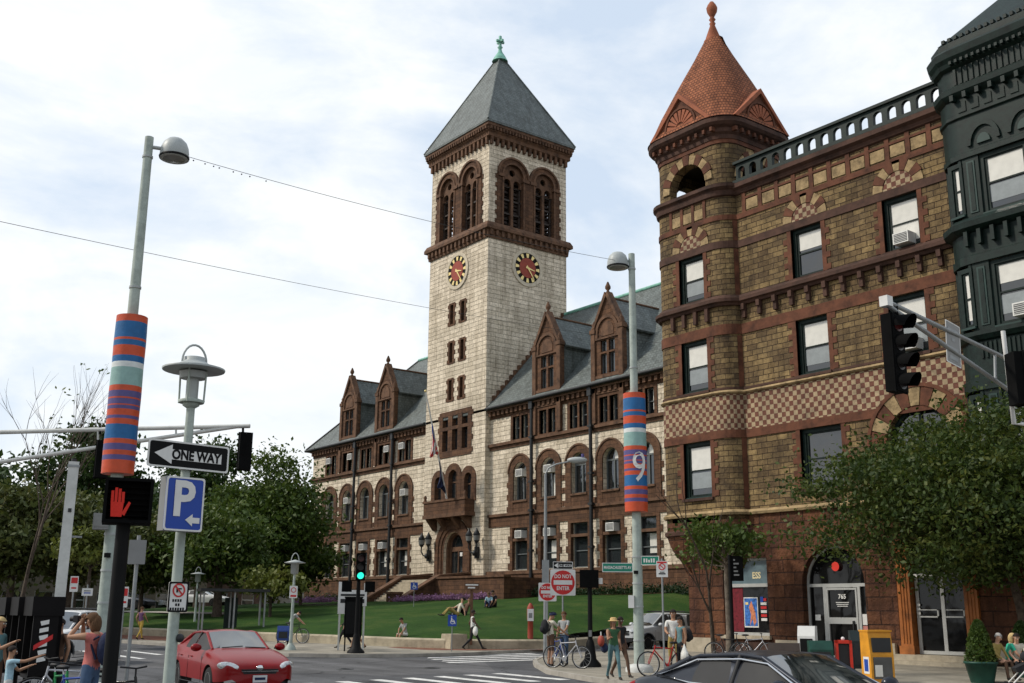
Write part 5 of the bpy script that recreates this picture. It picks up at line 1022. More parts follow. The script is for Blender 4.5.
def plate_sign(w_, h, r_=0.03, m='sign_white', edge=None, d=0.006):
    b = MB(); n = 4; pts = []
    for cx, cz, a0 in ((w_/2-r_, h/2-r_, 0), (-w_/2+r_, h/2-r_, PI/2), (-w_/2+r_, -h/2+r_, PI), (w_/2-r_, -h/2+r_, 1.5*PI)): pts += [(cx+r_*math.cos(a0+PI/2*i/n), cz+r_*math.sin(a0+PI/2*i/n)) for i in range(n+1)]
    b.plate(pts, [], -d, 0, m)
    if edge:
        k = 1-0.035*2/max(w_, h); b.plate(pts, [[(x-math.copysign(0.02, x), z-math.copysign(0.02, z)) for x, z in pts]], -d-0.003, -d, edge)
    return b
def street_sign(name, label, px, D, y, rz, parts, cat='sign', group=None, post_r=0.03, post_top=None, post_m='pole_grey', thingname=None):
    q = GP(px, D, 0.12); t = thing(name, label, cat, q, rz, group); zc = zat(px, y, D)-q.z
    b = MB(); b.cyl((0, 0.03+post_r, -0.1), (0, 0.03+post_r, post_top or zc+0.3), post_r, post_m, n=10); b.build('post', t, off=(0, 0, 0)); return t, zc
# --- lantern post with ONE WAY, P and no-parking plates
q = GP(174.5, 13, -0.1); q.z = -0.15; LP = thing('lantern_post', 'pale green lantern post carrying the one way arrow and the blue parking sign', 'street lamp', q, head_az(46.6)); H = lambda y: zat(174.5, y, 13)-q.z
b = MB(); b.cyl((0, 0, 0), (0, 0, H(404)), 0.072, 'pole_green', 0.05, n=16); b.lathe((0, 0, H(408)), [(0.055, 0), (0.1, 0.03), (0.1, 0.08), (0.05, 0.1)], 'pole_green', 16); b.lathe((0, 0, 0), [(0.2, 0), (0.2, 0.3), (0.09, 0.4)], 'pole_green', 16)
for y in (470, 530, 585, 608): b.cyl((0, 0, H(y)), (0, 0, H(y)+0.02), 0.075, 'sign_back', n=12)
b.ball((0.06, -0.07, H(638)), 0.05, 'dark_metal', 8); b.build('pole', LP, off=(0, 0, 0))
b = MB(); zl, zd, zt2 = H(403), H(369), H(345)
b.lathe((0, 0, zd), [(0.37, -0.02), (0.375, 0.0), (0.2, 0.05), (0.13, 0.1), (0.13, 0.14), (0.0, 0.16)], 'lamp_grey', 28); b.lathe((0, 0, zl), [(0.15, 0), (0.16, 0.03), (0.1, 0.05)], 'pole_green', 16); b.lathe((0, 0, zd-0.12), [(0.15, 0), (0.17, 0.08)], 'lamp_grey', 20)
b.cyl((0, 0, zl), (0, 0, zd), 0.075, 'lamp_grey', n=12)
for k in range(4): a = PI/4+k*PI/2; b.cyl((0.15*math.cos(a), 0.15*math.sin(a), zl), (0.16*math.cos(a), 0.16*math.sin(a), zd), 0.012, 'pole_green', n=6)
b.tube([(0.16*math.cos(PI*i/12), 0, zd+0.08+(zt2-zd-0.08)*math.sin(PI*i/12)) for i in range(13)], 0.014, 'lamp_grey', 6); b.build('lantern', LP, off=(0, 0, 0))
ow = plate_sign(1.04, 0.32, 0.03, 'sign_black', 'sign_white'); o = ow.build('one_way_sign', LP, off=(0, 0, 0)); o.location = (-0.02, -0.095, H(457))
b = MB(); b.plate([(-0.44, 0), (-0.22, 0.115), (-0.22, 0.06), (0.42, 0.06), (0.42, -0.06), (-0.22, -0.06), (-0.22, -0.115)][::-1], [], -0.011, -0.0075, 'sign_white'); b.build('arrow', o, off=(0, 0, 0)); text('lettering', 'ONE WAY', 0.155, 'sign_black', o, (0.09, -0.013, -0.002), bold=0.006, depth=0.002, sx=0.86)
b = plate_sign(0.48, 0.62, 0.03, 'sign_blue', 'sign_white'); v0 = b; v0.box(-0.235, 0.002, -0.31, 0.235, 0.16, 0.31, 'sign_back'); o = v0.build('parking_sign', LP, off=(0, 0, 0)); o.location = (-0.11, -0.25, H(506))
text('letter', 'P', 0.56, 'sign_white', o, (-0.02, -0.013, 0.04), bold=0.016, depth=0.002, sx=0.95); b = MB(); b.plate([(0.02, -0.18), (0.11, -0.11), (0.11, -0.15), (0.2, -0.15), (0.2, -0.215), (0.11, -0.215), (0.11, -0.25)], [], -0.012, -0.008, 'sign_white'); b.build('arrow', o, off=(0, 0, 0))
b = plate_sign(0.25, 0.34, 0.02, 'sign_white', 'sign_black'); o = b.build('no_turn_sign', LP, off=(0, 0, 0)); o.location = (-0.02, -0.1, H(597)); ring = lambda r, cx=0, cz=0, n=24: [(cx+r*math.cos(2*PI*k/n), cz+r*math.sin(2*PI*k/n)) for k in range(n)]
b = MB(); b.plate(ring(0.078, 0, 0.075), [ring(0.06, 0, 0.075)], -0.012, -0.007, 'sign_red'); b.plate([(-0.055, 0.12), (-0.04, 0.13), (0.055, 0.03), (0.04, 0.02)], [], -0.014, -0.0125, 'sign_red'); b.box(-0.03, -0.011, 0.05, -0.01, -0.007, 0.1, 'sign_black'); b.box(-0.03, -0.0112, 0.085, 0.035, -0.007, 0.1, 'sign_black'); b.build('prohibition_ring', o, off=(0, 0, 0))
b = MB()
for i, wd in enumerate((0.14, 0.06, 0.19)):
    for k in range(int(wd/0.03)): b.box(-wd/2+k*0.031, -0.01, -0.055-i*0.047, -wd/2+k*0.031+0.02, -0.007, -0.025-i*0.047, 'sign_black')
b.build('text_line', o, off=(0, 0, 0))
# --- walk signal with the red hand
q = GP(115.5, 10.8, -0.1); q.z = -0.1; PS = thing('walk_signal', 'black walk signal post showing a red raised hand', 'traffic signal', q, face(120)); z0 = zat(118, 524, 10.8)-q.z
b = MB(); b.cyl((0, 0, 0), (0, 0, z0+0.05), 0.07, 'black_paint', 0.066, n=16); b.lathe((0, 0, 0), [(0.2, 0), (0.19, 0.3), (0.1, 0.45)], 'black_paint', 16); b.build('post', PS, off=(0, 0, 0))
b = MB(); x0, x1, h = -0.20, 0.25, 0.43
b.box(x0, -0.05, z0, x1, 0.2, z0+h, 'black_matt'); b.plate(rect_pts(x0, x1, z0, z0+h), [rect_pts(x0+0.03, x1-0.03, z0+0.03, z0+h-0.03)], -0.2, -0.05, 'black_matt')
for i in range(6): b.box(x0+0.03, -0.12, z0+0.07+i*0.055, x1-0.03, -0.06, z0+0.073+i*0.055, 'black_matt')
hd = b.build('signal_housing', PS, off=(0, 0, 0))
b = MB(); cx, cz = x0+0.13, z0+0.12
b.plate([(cx-0.055, cz-0.06), (cx-0.065, cz+0.08), (cx+0.055, cz+0.08), (cx+0.045, cz-0.06)], [], -0.126, -0.122, 'hand_red')
for i, (dx, ln) in enumerate(((-0.053, 0.11), (-0.02, 0.14), (0.013, 0.13), (0.045, 0.10))): b.plate([(cx+dx-0.012, cz+0.075), (cx+dx-0.014, cz+0.08+ln), (cx+dx+0.012, cz+0.08+ln), (cx+dx+0.014, cz+0.075)], [], -0.1262-i*0.0001, -0.1222, 'hand_red')
b.plate([(cx+0.04, cz-0.03), (cx+0.1, cz+0.09), (cx+0.12, cz+0.075), (cx+0.07, cz-0.05)], [], -0.1268, -0.1228, 'hand_red'); b.build('lit_hand', hd, off=(0, 0, 0))
# --- signal heads
def signal_head(n, parent, loc, rz, lit=None, name='signal_head'):
    b = MB(); h = 0.34*n; b.box(-0.17, -0.02, 0, 0.17, 0.2, h, 'black_matt'); b.box(-0.19, 0.0, -0.02, 0.19, 0.03, h+0.02, 'black_matt')
    for i in range(n):
        zc = 0.17+i*0.34; k = 12; pts = [(0.15*math.cos(PI*(-0.12+1.24*j/k)), zc+0.15*math.sin(PI*(-0.12+1.24*j/k))) for j in range(k+1)]
        inner = [(x*0.93, zc+(z-zc)*0.93) for x, z in pts]
        vv = [(x, -0.02, z) for x, z in pts]+[(x, -0.34+0.18*(1-(z-zc+0.15)/0.3), z-0.03) for x, z in pts]; b.add(vv, [(j, j+1, k+2+j, k+1+j) for j in range(k)], 'black_matt', True)
        b.plate([(0.135*math.cos(2*PI*j/14), zc+0.135*math.sin(2*PI*j/14)) for j in range(14)], [], -0.03, -0.02, 'go_green' if lit == i else ('lens_red' if i == n-1 else 'lens_dark'))
    o = b.build(name, parent, off=(0, 0, 0)); o.location = loc; o.rotation_euler[2] = rz; return o
# right mast arm
tip = PV(886, 301, 18); e1 = PV(1003, 357, 21.2); pb = tip+(e1-tip)*1.9; MR = thing('signal_mast', 'grey twin tube mast arm reaching in from the right edge', 'traffic signal', (pb.x, pb.y, gz(pb.x, pb.y)))
L0 = lambda v: tuple(Vector(v)-MR.location)
b = MB(); b.cyl((0, 0, 0), (0, 0, tip.z+0.8), 0.15, 'pole_grey', 0.1, n=14); b.build('pole', MR, off=(0, 0, 0))
b = MB(); low = tip+Vector((0, 0, -0.06)); e2 = PV(1006, 388, 21.2); pl = low+(e2-low)*1.9; b.tube([L0(tip), L0(e1), L0(pb+Vector((0, 0, tip.z-pb.z)))], 0.042, 'pole_grey', 8); b.tube([L0(low), L0(e2), L0(pl)], 0.042, 'pole_grey', 8); b.box(*L0(tip+Vector((-0.08, -0.08, -0.1))), *L0(tip+Vector((0.08, 0.08, 0.08))), 'sign_white')
g = tip.lerp(e1, 0.92); g2 = low.lerp(e2, 0.9); b.cyl(L0(g), L0(g2), 0.03, 'pole_grey', n=6); b.build('mast_arm', MR, off=(0, 0, 0))
s1 = tip.lerp(e1, 0.07)+Vector((0, 0, -0.16-1.36)); signal_head(4, MR, L0(s1), YAW+R(42)).scale = (1.08, 1.0, 1); b = MB(); b.cyl(L0(s1+Vector((0, 0, 1.36))), L0(s1+Vector((0, 0, 1.56))), 0.04, 'black_matt', n=8); b.build('bracket', MR, off=(0, 0, 0))
sa, sb = PV(1003, 331, 20.8), PV(1014, 424, 20.8); b = MB(); b.tube([L0(sa), L0(sb), L0(PV(1026, 424, 20.8))], 0.045, 'sign_white', 8); b.build('drop_pipe', MR, off=(0, 0, 0)); signal_head(3, MR, L0(PV(1024, 405, 20.6)), YAW+R(95))
sg = plate_sign(0.55, 0.82, 0.02, 'sign_back', 'sign_white'); o = sg.build('arm_sign', MR, off=(0, 0, 0)); o.location = L0(PV(953, 344, 19.7)); o.rotation_euler = (0, R(6), head_az(48))
b = MB()
for i, wd in enumerate((0.4, 0.1, 0.36, 0.3)): b.box(-wd/2, -0.01, 0.22-i*0.18, wd/2, -0.007, 0.29-i*0.18, 'pole_grey')
b.build('text_line', o, off=(0, 0, 0))
# left mast arm
tip = PV(250, 426, 30); far = PV(-140, 436, 30); ML = thing('signal_mast', 'pale twin tube mast arm reaching across the trees on the left', 'traffic signal', (far.x, far.y, gz(far.x, far.y))); L1 = lambda v: tuple(Vector(v)-ML.location)
b = MB(); b.cyl((0, 0, 0), (0, 0, far.z+0.6), 0.16, 'pole_white', 0.12, n=12); b.build('pole', ML, off=(0, 0, 0))
b = MB(); b.tube([L1(tip), L1(PV(120, 429, 30)), L1(far)], 0.06, 'pole_white', 8); lo2 = PV(20, 459, 30); b.tube([L1(PV(240, 426, 30)), L1(lo2), L1(lo2+(lo2-PV(240, 426, 30))*0.7)], 0.055, 'pole_white', 8); b.cyl(L1(PV(176, 428, 30)), L1(PV(176, 436, 30)), 0.03, 'pole_white', n=6); b.cyl(L1(PV(98, 429, 30)), L1(PV(98, 446, 30)), 0.03, 'pole_white', n=6); b.build('mast_arm', ML, off=(0, 0, 0))
for px in (243, 100): 
    signal_head(3, ML, L1(PV(px, 470 if px == 243 else 478, 30)), YAW+R(205)); b = MB(); b.cyl(L1(PV(px, 426, 30)), L1(PV(px, 434, 30)), 0.035, 'black_matt', n=6); b.build('bracket', ML, off=(0, 0, 0))
# corner signal with the green light
q = GP(357.5, 45, 0.12); SG = thing('signal_post', 'black signal post with a glowing green light at the far kerb', 'traffic signal', q, face(357)); Z = lambda y: zat(357.5, y, 45)-q.z
b = MB(); b.cyl((0, 0, 0), (0, 0, Z(560)), 0.1, 'black_paint', 0.07, n=14); b.lathe((0, 0, -0.05), [(0.36, 0), (0.34, 0.12), (0.2, 0.25), (0.13, 0.7), (0.1, 0.8)], 'black_paint', 12); b.build('post', SG, off=(0, 0, 0))
signal_head(3, SG, (0.06, -0.2, Z(580)), R(4), lit=0)
for x in (-0.46, 0.46): b = MB(); b.box(x-0.2, -0.25, Z(592), x+0.2, -0.03, Z(592)+0.42, 'black_matt'); b.box(x-0.17, -0.29, Z(592)+0.03, x+0.17, -0.25, Z(592)+0.39, 'black_matt'); b.build('walk_signal_box', SG, off=(0, 0, 0))
# white notice boards and dark cabinet behind that post
q = GP(352, 47.5, 0.12); nb = thing('notice_board', 'white framed notice board behind the green signal light', 'board', q, face(352)); Z = lambda y: zat(352, y, 47.5)-q.z
b = MB(); b.box(-0.55, 0, 0, -0.47, 0.08, Z(583), 'pole_white'); b.box(0.47, 0, 0, 0.55, 0.08, Z(583), 'pole_white'); b.build('post', nb, off=(0, 0, 0))
b = MB(); b.box(-0.58, -0.03, Z(606), 0.6, 0.03, Z(590), 'sign_white'); b.box(-0.6, -0.04, Z(614), -0.28, 0.04, Z(582), 'sign_white'); b.box(-0.5, -0.05, Z(603), 0.5, -0.041, Z(599), 'dark_metal'); b.box(-0.5, -0.05, Z(596), 0.5, -0.041, Z(594), 'dark_metal'); b.build('panel', nb, off=(0, 0, 0))
q = GP(353.5, 46.5, 0.12); b = MB(); zt3 = zat(353.5, 598, 46.5)-q.z
b.box(-0.36, -0.25, 0.55, 0.36, 0.25, zt3, 'black_matt'); b.box(-0.38, -0.27, zt3, 0.38, 0.27, zt3+0.05, 'black_paint'); b.box(-0.3, -0.27, 0.7, 0.3, -0.25, zt3-0.15, 'black_paint')
for x in (-0.3, 0.3): b.box(x-0.03, -0.03, 0, x+0.03, 0.03, 0.6, 'black_paint')
o = b.build('cabinet', None, off=(0, 0, 0), loc=q, rz=face(353)); tag(o, 'black box on legs directly behind the green light signal post', 'cabinet')
# walk signal on the corner island
q = GP(590, 36.9, 0.12); WS = thing('walk_signal', 'black walk signal post with a flared base on the near corner', 'traffic signal', q, face(590)); Z = lambda y: zat(590, y, 36.9)-q.z
b = MB(); b.cyl((0, 0, 0), (0, 0, Z(586)), 0.085, 'black_paint', 0.07, n=14); b.lathe((0, 0, -0.05), [(0.36, 0), (0.34, 0.15), (0.2, 0.3), (0.13, 0.8), (0.09, 0.9)], 'black_paint', 8); b.build('post', WS, off=(0, 0, 0))
b = MB(); b.box(-0.3, -0.15, Z(587), 0.26, 0.12, Z(571), 'black_matt'); b.box(-0.33, -0.18, Z(587)-0.03, 0.29, -0.15, Z(571)+0.03, 'black_matt'); b.box(0.28, -0.1, Z(584), 0.42, 0.05, Z(578), 'sign_white'); b.build('signal_housing', WS, off=(0, 0, 0))
b = MB(); b.box(-0.05, -0.2, 0.95, 0.05, -0.08, 1.15, 'sign_back'); b.build('push_button', WS, off=(0, 0, 0))
# DO NOT ENTER plates
def dne(label, px, D, y, s, extra=False):
    t, zc = street_sign('no_entry_sign', label, px, D, y, face(px, 6), None, group='do not enter signs'); o = plate_sign(s, s, 0.04, 'sign_white').build('sign_plate', t, off=(0, 0, 0)); o.location = (0, 0, zc)
    b = MB(); b.plate(ring(s*0.47), [], -0.011, -0.007, 'sign_red'); b.box(-s*0.37, -0.016, -s*0.085, s*0.37, -0.0115, s*0.085, 'sign_white'); b.build('red_disc', o, off=(0, 0, 0))
    text('lettering', 'DO NOT', s*0.2, 'sign_white', o, (0, -0.014, s*0.23), bold=0.004, depth=0.002, sx=0.85); text('lettering', 'ENTER', s*0.2, 'sign_white', o, (0, -0.014, -s*0.23), bold=0.004, depth=0.002, sx=0.85)
    if extra:
        p = plate_sign(0.68, 0.26, 0.02, 'sign_black', 'sign_white').build('one_way_plate', t, off=(0, 0, 0)); p.location = (0.0, 0.0, zat(px, 565.5, D)-t.location.z); b = MB(); b.plate([(-0.3, 0), (-0.16, 0.09), (-0.16, 0.045), (0.3, 0.045), (0.3, -0.045), (-0.16, -0.045), (-0.16, -0.09)], [], -0.013, -0.009, 'sign_white'); b.build('arrow', p, off=(0, 0, 0)); text('lettering', 'ONE WAY', 0.1, 'sign_black', p, (0.06, -0.015, 0), bold=0.004, depth=0.002)
dne('larger do not enter sign with a one way arrow above it', 563, 38, 582.5, 0.86, True); dne('smaller do not enter sign on a grey post at the left of the pair', 547.5, 41, 592, 0.66)
# thin street lamp
q = GP(545.5, 44, 0.12); t = thing('street_lamp', 'thin grey street lamp with a short arm and flat head before the arched windows', 'street lamp', q, face(546)); Z = lambda y: zat(546, y, 44)-q.z
b = MB(); b.cyl((0, 0, 0), (0, 0, Z(474)), 0.09, 'pole_grey', 0.055, n=10); b.box(-0.14, -0.12, Z(596), 0.14, 0.12, Z(560), 'pole_grey'); b.build('pole', t, off=(0, 0, 0))
b = MB(); b.tube([(0, 0, Z(474)), (0.12, 0, Z(468)), (0.45, 0, Z(464)), (0.95, 0, Z(461.5))], 0.035, 'pole_grey', 6); b.build('arm', t, off=(0, 0, 0)); b = MB(); b.ball((1.28, 0, Z(460)), (0.42, 0.17, 0.13), 'lamp_grey', 12); b.ball((1.4, 0, Z(461)), (0.25, 0.13, 0.13), 'lamp_lens', 10); b.cyl((1.5, 0, Z(457)), (1.5, 0, Z(455)+0.05), 0.06, 'w_purple', n=8); b.build('lamp_head', t, off=(0, 0, 0))  # purple stub on the head is violet lens flare built as solid colour
# street name plates and parking plate near mast B
for (xa, yc, wd, txt, th, dz) in ((617.5, 567.5, 0.94, 'MASSACHUSETTS AV', 62, 0), (650, 560.5, 0.56, 'INMAN ST', 100, 0)):
    p = PV(xa, yc, 34.3); o = plate_sign(wd, 0.28, 0.02, 'sign_green', 'sign_white').build('street_name_plate', lampB, off=(0, 0, 0)); rel = p-lampB.location; c, s_ = math.cos(-lampB.rotation_euler[2]), math.sin(-lampB.rotation_euler[2]); o.location = (rel.x*c-rel.y*s_, rel.x*s_+rel.y*c, rel.z); o.rotation_euler[2] = R(4) if xa < 630 else R(-8)
    if xa > 630:
        b = MB()
        for k in range(5): b.box(-0.2+k*0.075, -0.012, -0.06, -0.2+k*0.075+0.045, -0.008, 0.06 if k != 2 else 0.02, 'sign_white')
        b.build('text_line', o, off=(0, 0, 0)); continue
    text('lettering', txt, 0.125 if len(txt) > 9 else 0.13, 'sign_white', o, (0, -0.015, -0.005), bold=0.003, depth=0.002, sx=0.72 if len(txt) > 9 else 0.8)
def small_sign(label, px, D, y, w_, h, name='parking_sign', kind='ring', turn=0, group=None, cat='sign', top=None, back=False, m='sign_white', pr=0.028):
    t, zc = street_sign(name, label, px, D, y, face(px, turn), None, cat, group, post_r=pr, post_top=top); o = plate_sign(w_, h, 0.015, m).build('sign_plate', t, off=(0, 0, 0)); o.location = (0, 0, zc)
    b = MB()
    if kind == 'ring': b.plate(ring(w_*0.3, 0, h*0.14), [ring(w_*0.22, 0, h*0.14)], -0.012, -0.007, 'sign_red'); b.plate([(-w_*0.22, h*0.25), (-w_*0.16, h*0.28), (w_*0.2, h*0.03), (w_*0.14, 0)], [], -0.014, -0.0125, 'sign_red'); b.box(-w_*0.3, -0.01, -h*0.33, w_*0.3, -0.007, -h*0.26, 'sign_black'); b.box(-w_*0.42, -0.01, h*0.36, w_*0.42, -0.007, h*0.46, 'sign_red'); b.box(-w_*0.2, -0.01, -h*0.22, w_*0.2, -0.007, -h*0.17, 'sign_black')
    elif kind == 'wheel': b.plate(ring(w_*0.26, 0.01, -h*0.12), [ring(w_*0.2, 0.01, -h*0.12)], -0.012, -0.007, 'sign_white'); b.plate(ring(w_*0.07, -0.03, h*0.32), [], -0.012, -0.007, 'sign_white'); b.plate([(-0.06, h*0.22), (0.0, h*0.22), (0.0, -0.02), (0.1, -0.02), (0.14, -h*0.3), (0.1, -h*0.3), (0.07, -0.06), (-0.04, -0.06)], [], -0.0125, -0.0073, 'sign_white')
    elif kind == 'red': b.box(-w_*0.4, -0.01, h*0.05, w_*0.4, -0.007, h*0.42, 'sign_red'); b.box(-w_*0.3, -0.01, -h*0.3, w_*0.3, -0.007, -h*0.2, 'sign_red')
    elif kind == 'bars': b.box(-w_*0.3, -0.01, -h*0.2, w_*0.3, -0.007, -h*0.05, 'sign_blue'); b.box(-w_*0.3, -0.01, h*0.1, w_*0.3, -0.007, h*0.2, 'sign_black')
    if b.v: b.build('symbol', o, off=(0, 0, 0))
    return t
small_sign('no parking sign on a post right of the mast with the 9', 663, 32.3, 569, 0.33, 0.46)
o = MB(); z = zat(652, 553, 34.5)-lampB.location.z
small_sign('blue wheelchair symbol sign on a thin post at the lawn wall', 452.5, 47, 620.5, 0.36, 0.46, 'wheelchair_sign', 'wheel', m='sign_blue', pr=0.02)
small_sign('small blue sign on a post beside the front steps', 413.5, 70, 586, 0.45, 0.45, 'direction_sign', 'wheel', m='sign_blue', pr=0.02)
small_sign('grey back of a sign on a tall post right of the walk signal', 132, 20, 552, 0.30, 0.43, 'sign_post', '', m='sign_back', pr=0.035, turn=-8)
small_sign('red and white sign on a post far behind the photographer', 71.5, 44, 584, 0.3, 0.6, 'parking_sign', 'red', pr=0.03)
small_sign('pale blue lettered sign on a post behind the photographer', 85.5, 46, 592, 0.42, 0.3, 'information_sign', 'bars', pr=0.03)
small_sign('narrow red and white sign seen between the signal post and the grey sign', 123.5, 42, 597, 0.24, 0.75, 'parking_sign', 'red', pr=0.03)
# brown name board on the lawn, fire alarm pillar
q = GP(471.5, 49.5, 0.4); t = thing('name_board', 'dark post on the lawn carrying a small brown and white name board', 'sign', q, face(471)); Z = lambda y: zat(471.5, y, 49.5)-q.z
b = MB(); b.box(-0.06, -0.06, -0.1, 0.06, 0.06, Z(586), 'brownstone_smooth'); b.build('post', t, off=(0, 0, 0)); b = MB(); b.box(-0.33, -0.12, Z(590), 0.33, -0.06, Z(583), 'brownstone_smooth'); o = b.build('board', t, off=(0, 0, 0)); b = MB(); b.box(-0.28, -0.126, Z(585.6), 0.28, -0.121, Z(584.2), 'sign_white'); b.box(-0.18, -0.126, Z(588.4), 0.14, -0.121, Z(587), 'sign_white'); b.build('text_line', o, off=(0, 0, 0))
q = GP(530.5, 50.5, 0.12); t = thing('alarm_pillar', 'dark red pillar box with a white notice at the kerb', 'pillar', q, face(530)); b = MB(); Z = lambda y: zat(530.5, y, 50.5)-q.z
b.lathe((0, 0, 0), [(0.2, 0), (0.2, 0.15), (0.13, 0.25), (0.12, Z(621)), (0.16, Z(620)), (0.16, Z(608)), (0.1, Z(605)), (0.04, Z(603))], 'clock_red', 12); b.build('column', t, off=(0, 0, 0)); b = MB(); b.box(-0.14, -0.19, Z(621), 0.14, -0.16, Z(609), 'sign_white'); b.box(-0.08, -0.195, Z(618), 0.08, -0.19, Z(613), 'sign_back'); b.build('notice', t, off=(0, 0, 0))
# small lanterns along the pavement
def small_lantern(label, px, D, yt, sign=True):
    q = GP(px, D, 0.12); t = thing('lantern_post', label, 'street lamp', q, face(px), 'small lantern posts along the lawn'); zt = zat(px, yt, D)-q.z
    b = MB(); b.cyl((0, 0, 0), (0, 0, zt-0.9), 0.08, 'pole_green', 0.05, n=10); b.lathe((0, 0, -0.03), [(0.25, 0), (0.2, 0.15), (0.09, 0.3)], 'pole_green', 10); b.build('pole', t, off=(0, 0, 0))
    b = MB(); b.lathe((0, 0, zt-0.9), [(0.05, 0), (0.16, 0.05), (0.17, 0.45), (0.44, 0.48), (0.45, 0.5), (0.16, 0.58), (0.02, 0.62)], 'lamp_grey', 16); b.tube([(0.17*math.cos(PI*i/8), 0, zt-0.42+0.42*math.sin(PI*i/8)) for i in range(9)], 0.02, 'lamp_grey', 5); b.build('lantern', t, off=(0, 0, 0)); return t, zt
t, _ = small_lantern('small pale lantern post beside the blue and white newspaper box', 292.5, 47.3, 553)
o = plate_sign(0.33, 0.5, 0.02, 'sign_white').build('sign_plate', t, off=(0, 0, 0)); o.location = (0, -0.1, zat(292, 592, 47.3)-t.location.z); b = MB(); b.plate(ring(0.11, 0, 0.08), [ring(0.08, 0, 0.08)], -0.012, -0.007, 'sign_red'); b.box(-0.12, -0.01, -0.2, 0.12, -0.007, -0.12, 'sign_red'); b.build('symbol', o, off=(0, 0, 0))
small_lantern('small pale lantern post far behind the red car', 195.5, 66, 567)
# square post on the left
q = GP(58.5, 24, 0.0); b = MB(); zt4 = zat(66, 462, 24)-q.z; b.box(-0.11, -0.11, -0.1, 0.11, 0.11, zt4, 'pole_white'); b.box(-0.125, -0.125, zt4-0.12, 0.125, 0.125, zt4-0.07, 'pole_grey'); b.box(-0.02, -0.13, zt4-1.1, 0.05, -0.11, zt4-1.02, 'dark_metal'); b.cyl((0, 0, zt4), (0, 0, zt4+0.07), 0.06, 'dark_metal', n=8); b.box(0.1, -0.06, 3.4, 0.32, 0.02, 3.44, 'pole_grey')
tag(b.build('square_post', None, off=(0, 0, 0), loc=q, rz=face(58)), 'tall pale square post with a cut off top rising behind the phone booths', 'post')
# phone booths
mat('booth_black', (0.006, 0.005, 0.005), 0.6, var=0.2, spec=0.1); mat('booth_panel', (0.30, 0.34, 0.33), 0.35, metal=0.3, var=0.15, scale=2)
def booth(label, px, D, last=False):
    q = GP(px, D, 0.1); t = thing('phone_booth', label, 'phone booth', q, YAW+R(-58), 'black phone booths on the near corner'); h = 1.98
    b = MB(); b.box(-0.42, -0.2, 0.7, -0.36, 0.26, h, 'booth_black'); b.box(0.36, -0.2, 0.7, 0.42, 0.26, h, 'booth_black'); b.box(-0.42, 0.2, 0.7, 0.42, 0.26, h, 'booth_black'); b.box(-0.44, -0.24, h-0.3, 0.44, 0.28, h+0.02, 'booth_black'); b.cyl((0, 0.1, 0), (0, 0.1, 0.75), 0.07, 'booth_black', n=10); b.box(-0.36, -0.2, 0.66, 0.36, 0.2, 0.72, 'booth_black'); b.build('shell', t, off=(0, 0, 0))
    b = MB(); b.box(-0.3, 0.16, 0.8, 0.3, 0.2, h-0.35, 'booth_panel'); b.build('back_panel', t, off=(0, 0, 0)); b = MB(); b.box(-0.14, 0.02, 1.0, 0.14, 0.16, 1.5, 'dark_metal'); b.box(-0.1, 0.0, 1.25, 0.02, 0.02, 1.45, 'booth_panel'); b.tube([(-0.17, -0.02, 1.45), (-0.2, -0.05, 1.35), (-0.17, -0.02, 1.22)], 0.025, 'black_paint', 6); b.build('telephone', t, off=(0, 0, 0))
    if last:
        b = MB()
        for k in range(6): b.hexa([(0.421, -0.09+0.02*(k % 2), 0.92+k*0.12), (0.425, -0.09+0.02*(k % 2), 0.92+k*0.12), (0.425, 0.05, 0.95+k*0.12), (0.421, 0.05, 0.95+k*0.12)], [(0.421, -0.09, 0.99+k*0.12), (0.425, -0.09, 0.99+k*0.12), (0.425, 0.05, 1.02+k*0.12), (0.421, 0.05, 1.02+k*0.12)], 'sign_white')
        b.build('lettering', t, off=(0, 0, 0))
        b = MB(); b.hexa([(0.426, -0.16, 1.12), (0.43, -0.16, 1.12), (0.43, 0.13, 1.3), (0.426, 0.13, 1.3)], [(0.426, -0.16, 1.2), (0.43, -0.16, 1.2), (0.43, 0.13, 1.38), (0.426, 0.13, 1.38)], 'sign_red'); b.build('red_stripe', t, off=(0, 0, 0))
    return t
booth('black phone booth with white and red lettering on its side nearest the photographer', 43, 19.5, True); booth('middle black phone booth where the child reaches up', 28.5, 20.3); booth('leftmost black phone booth at the edge of the picture', 15.5, 21.1)
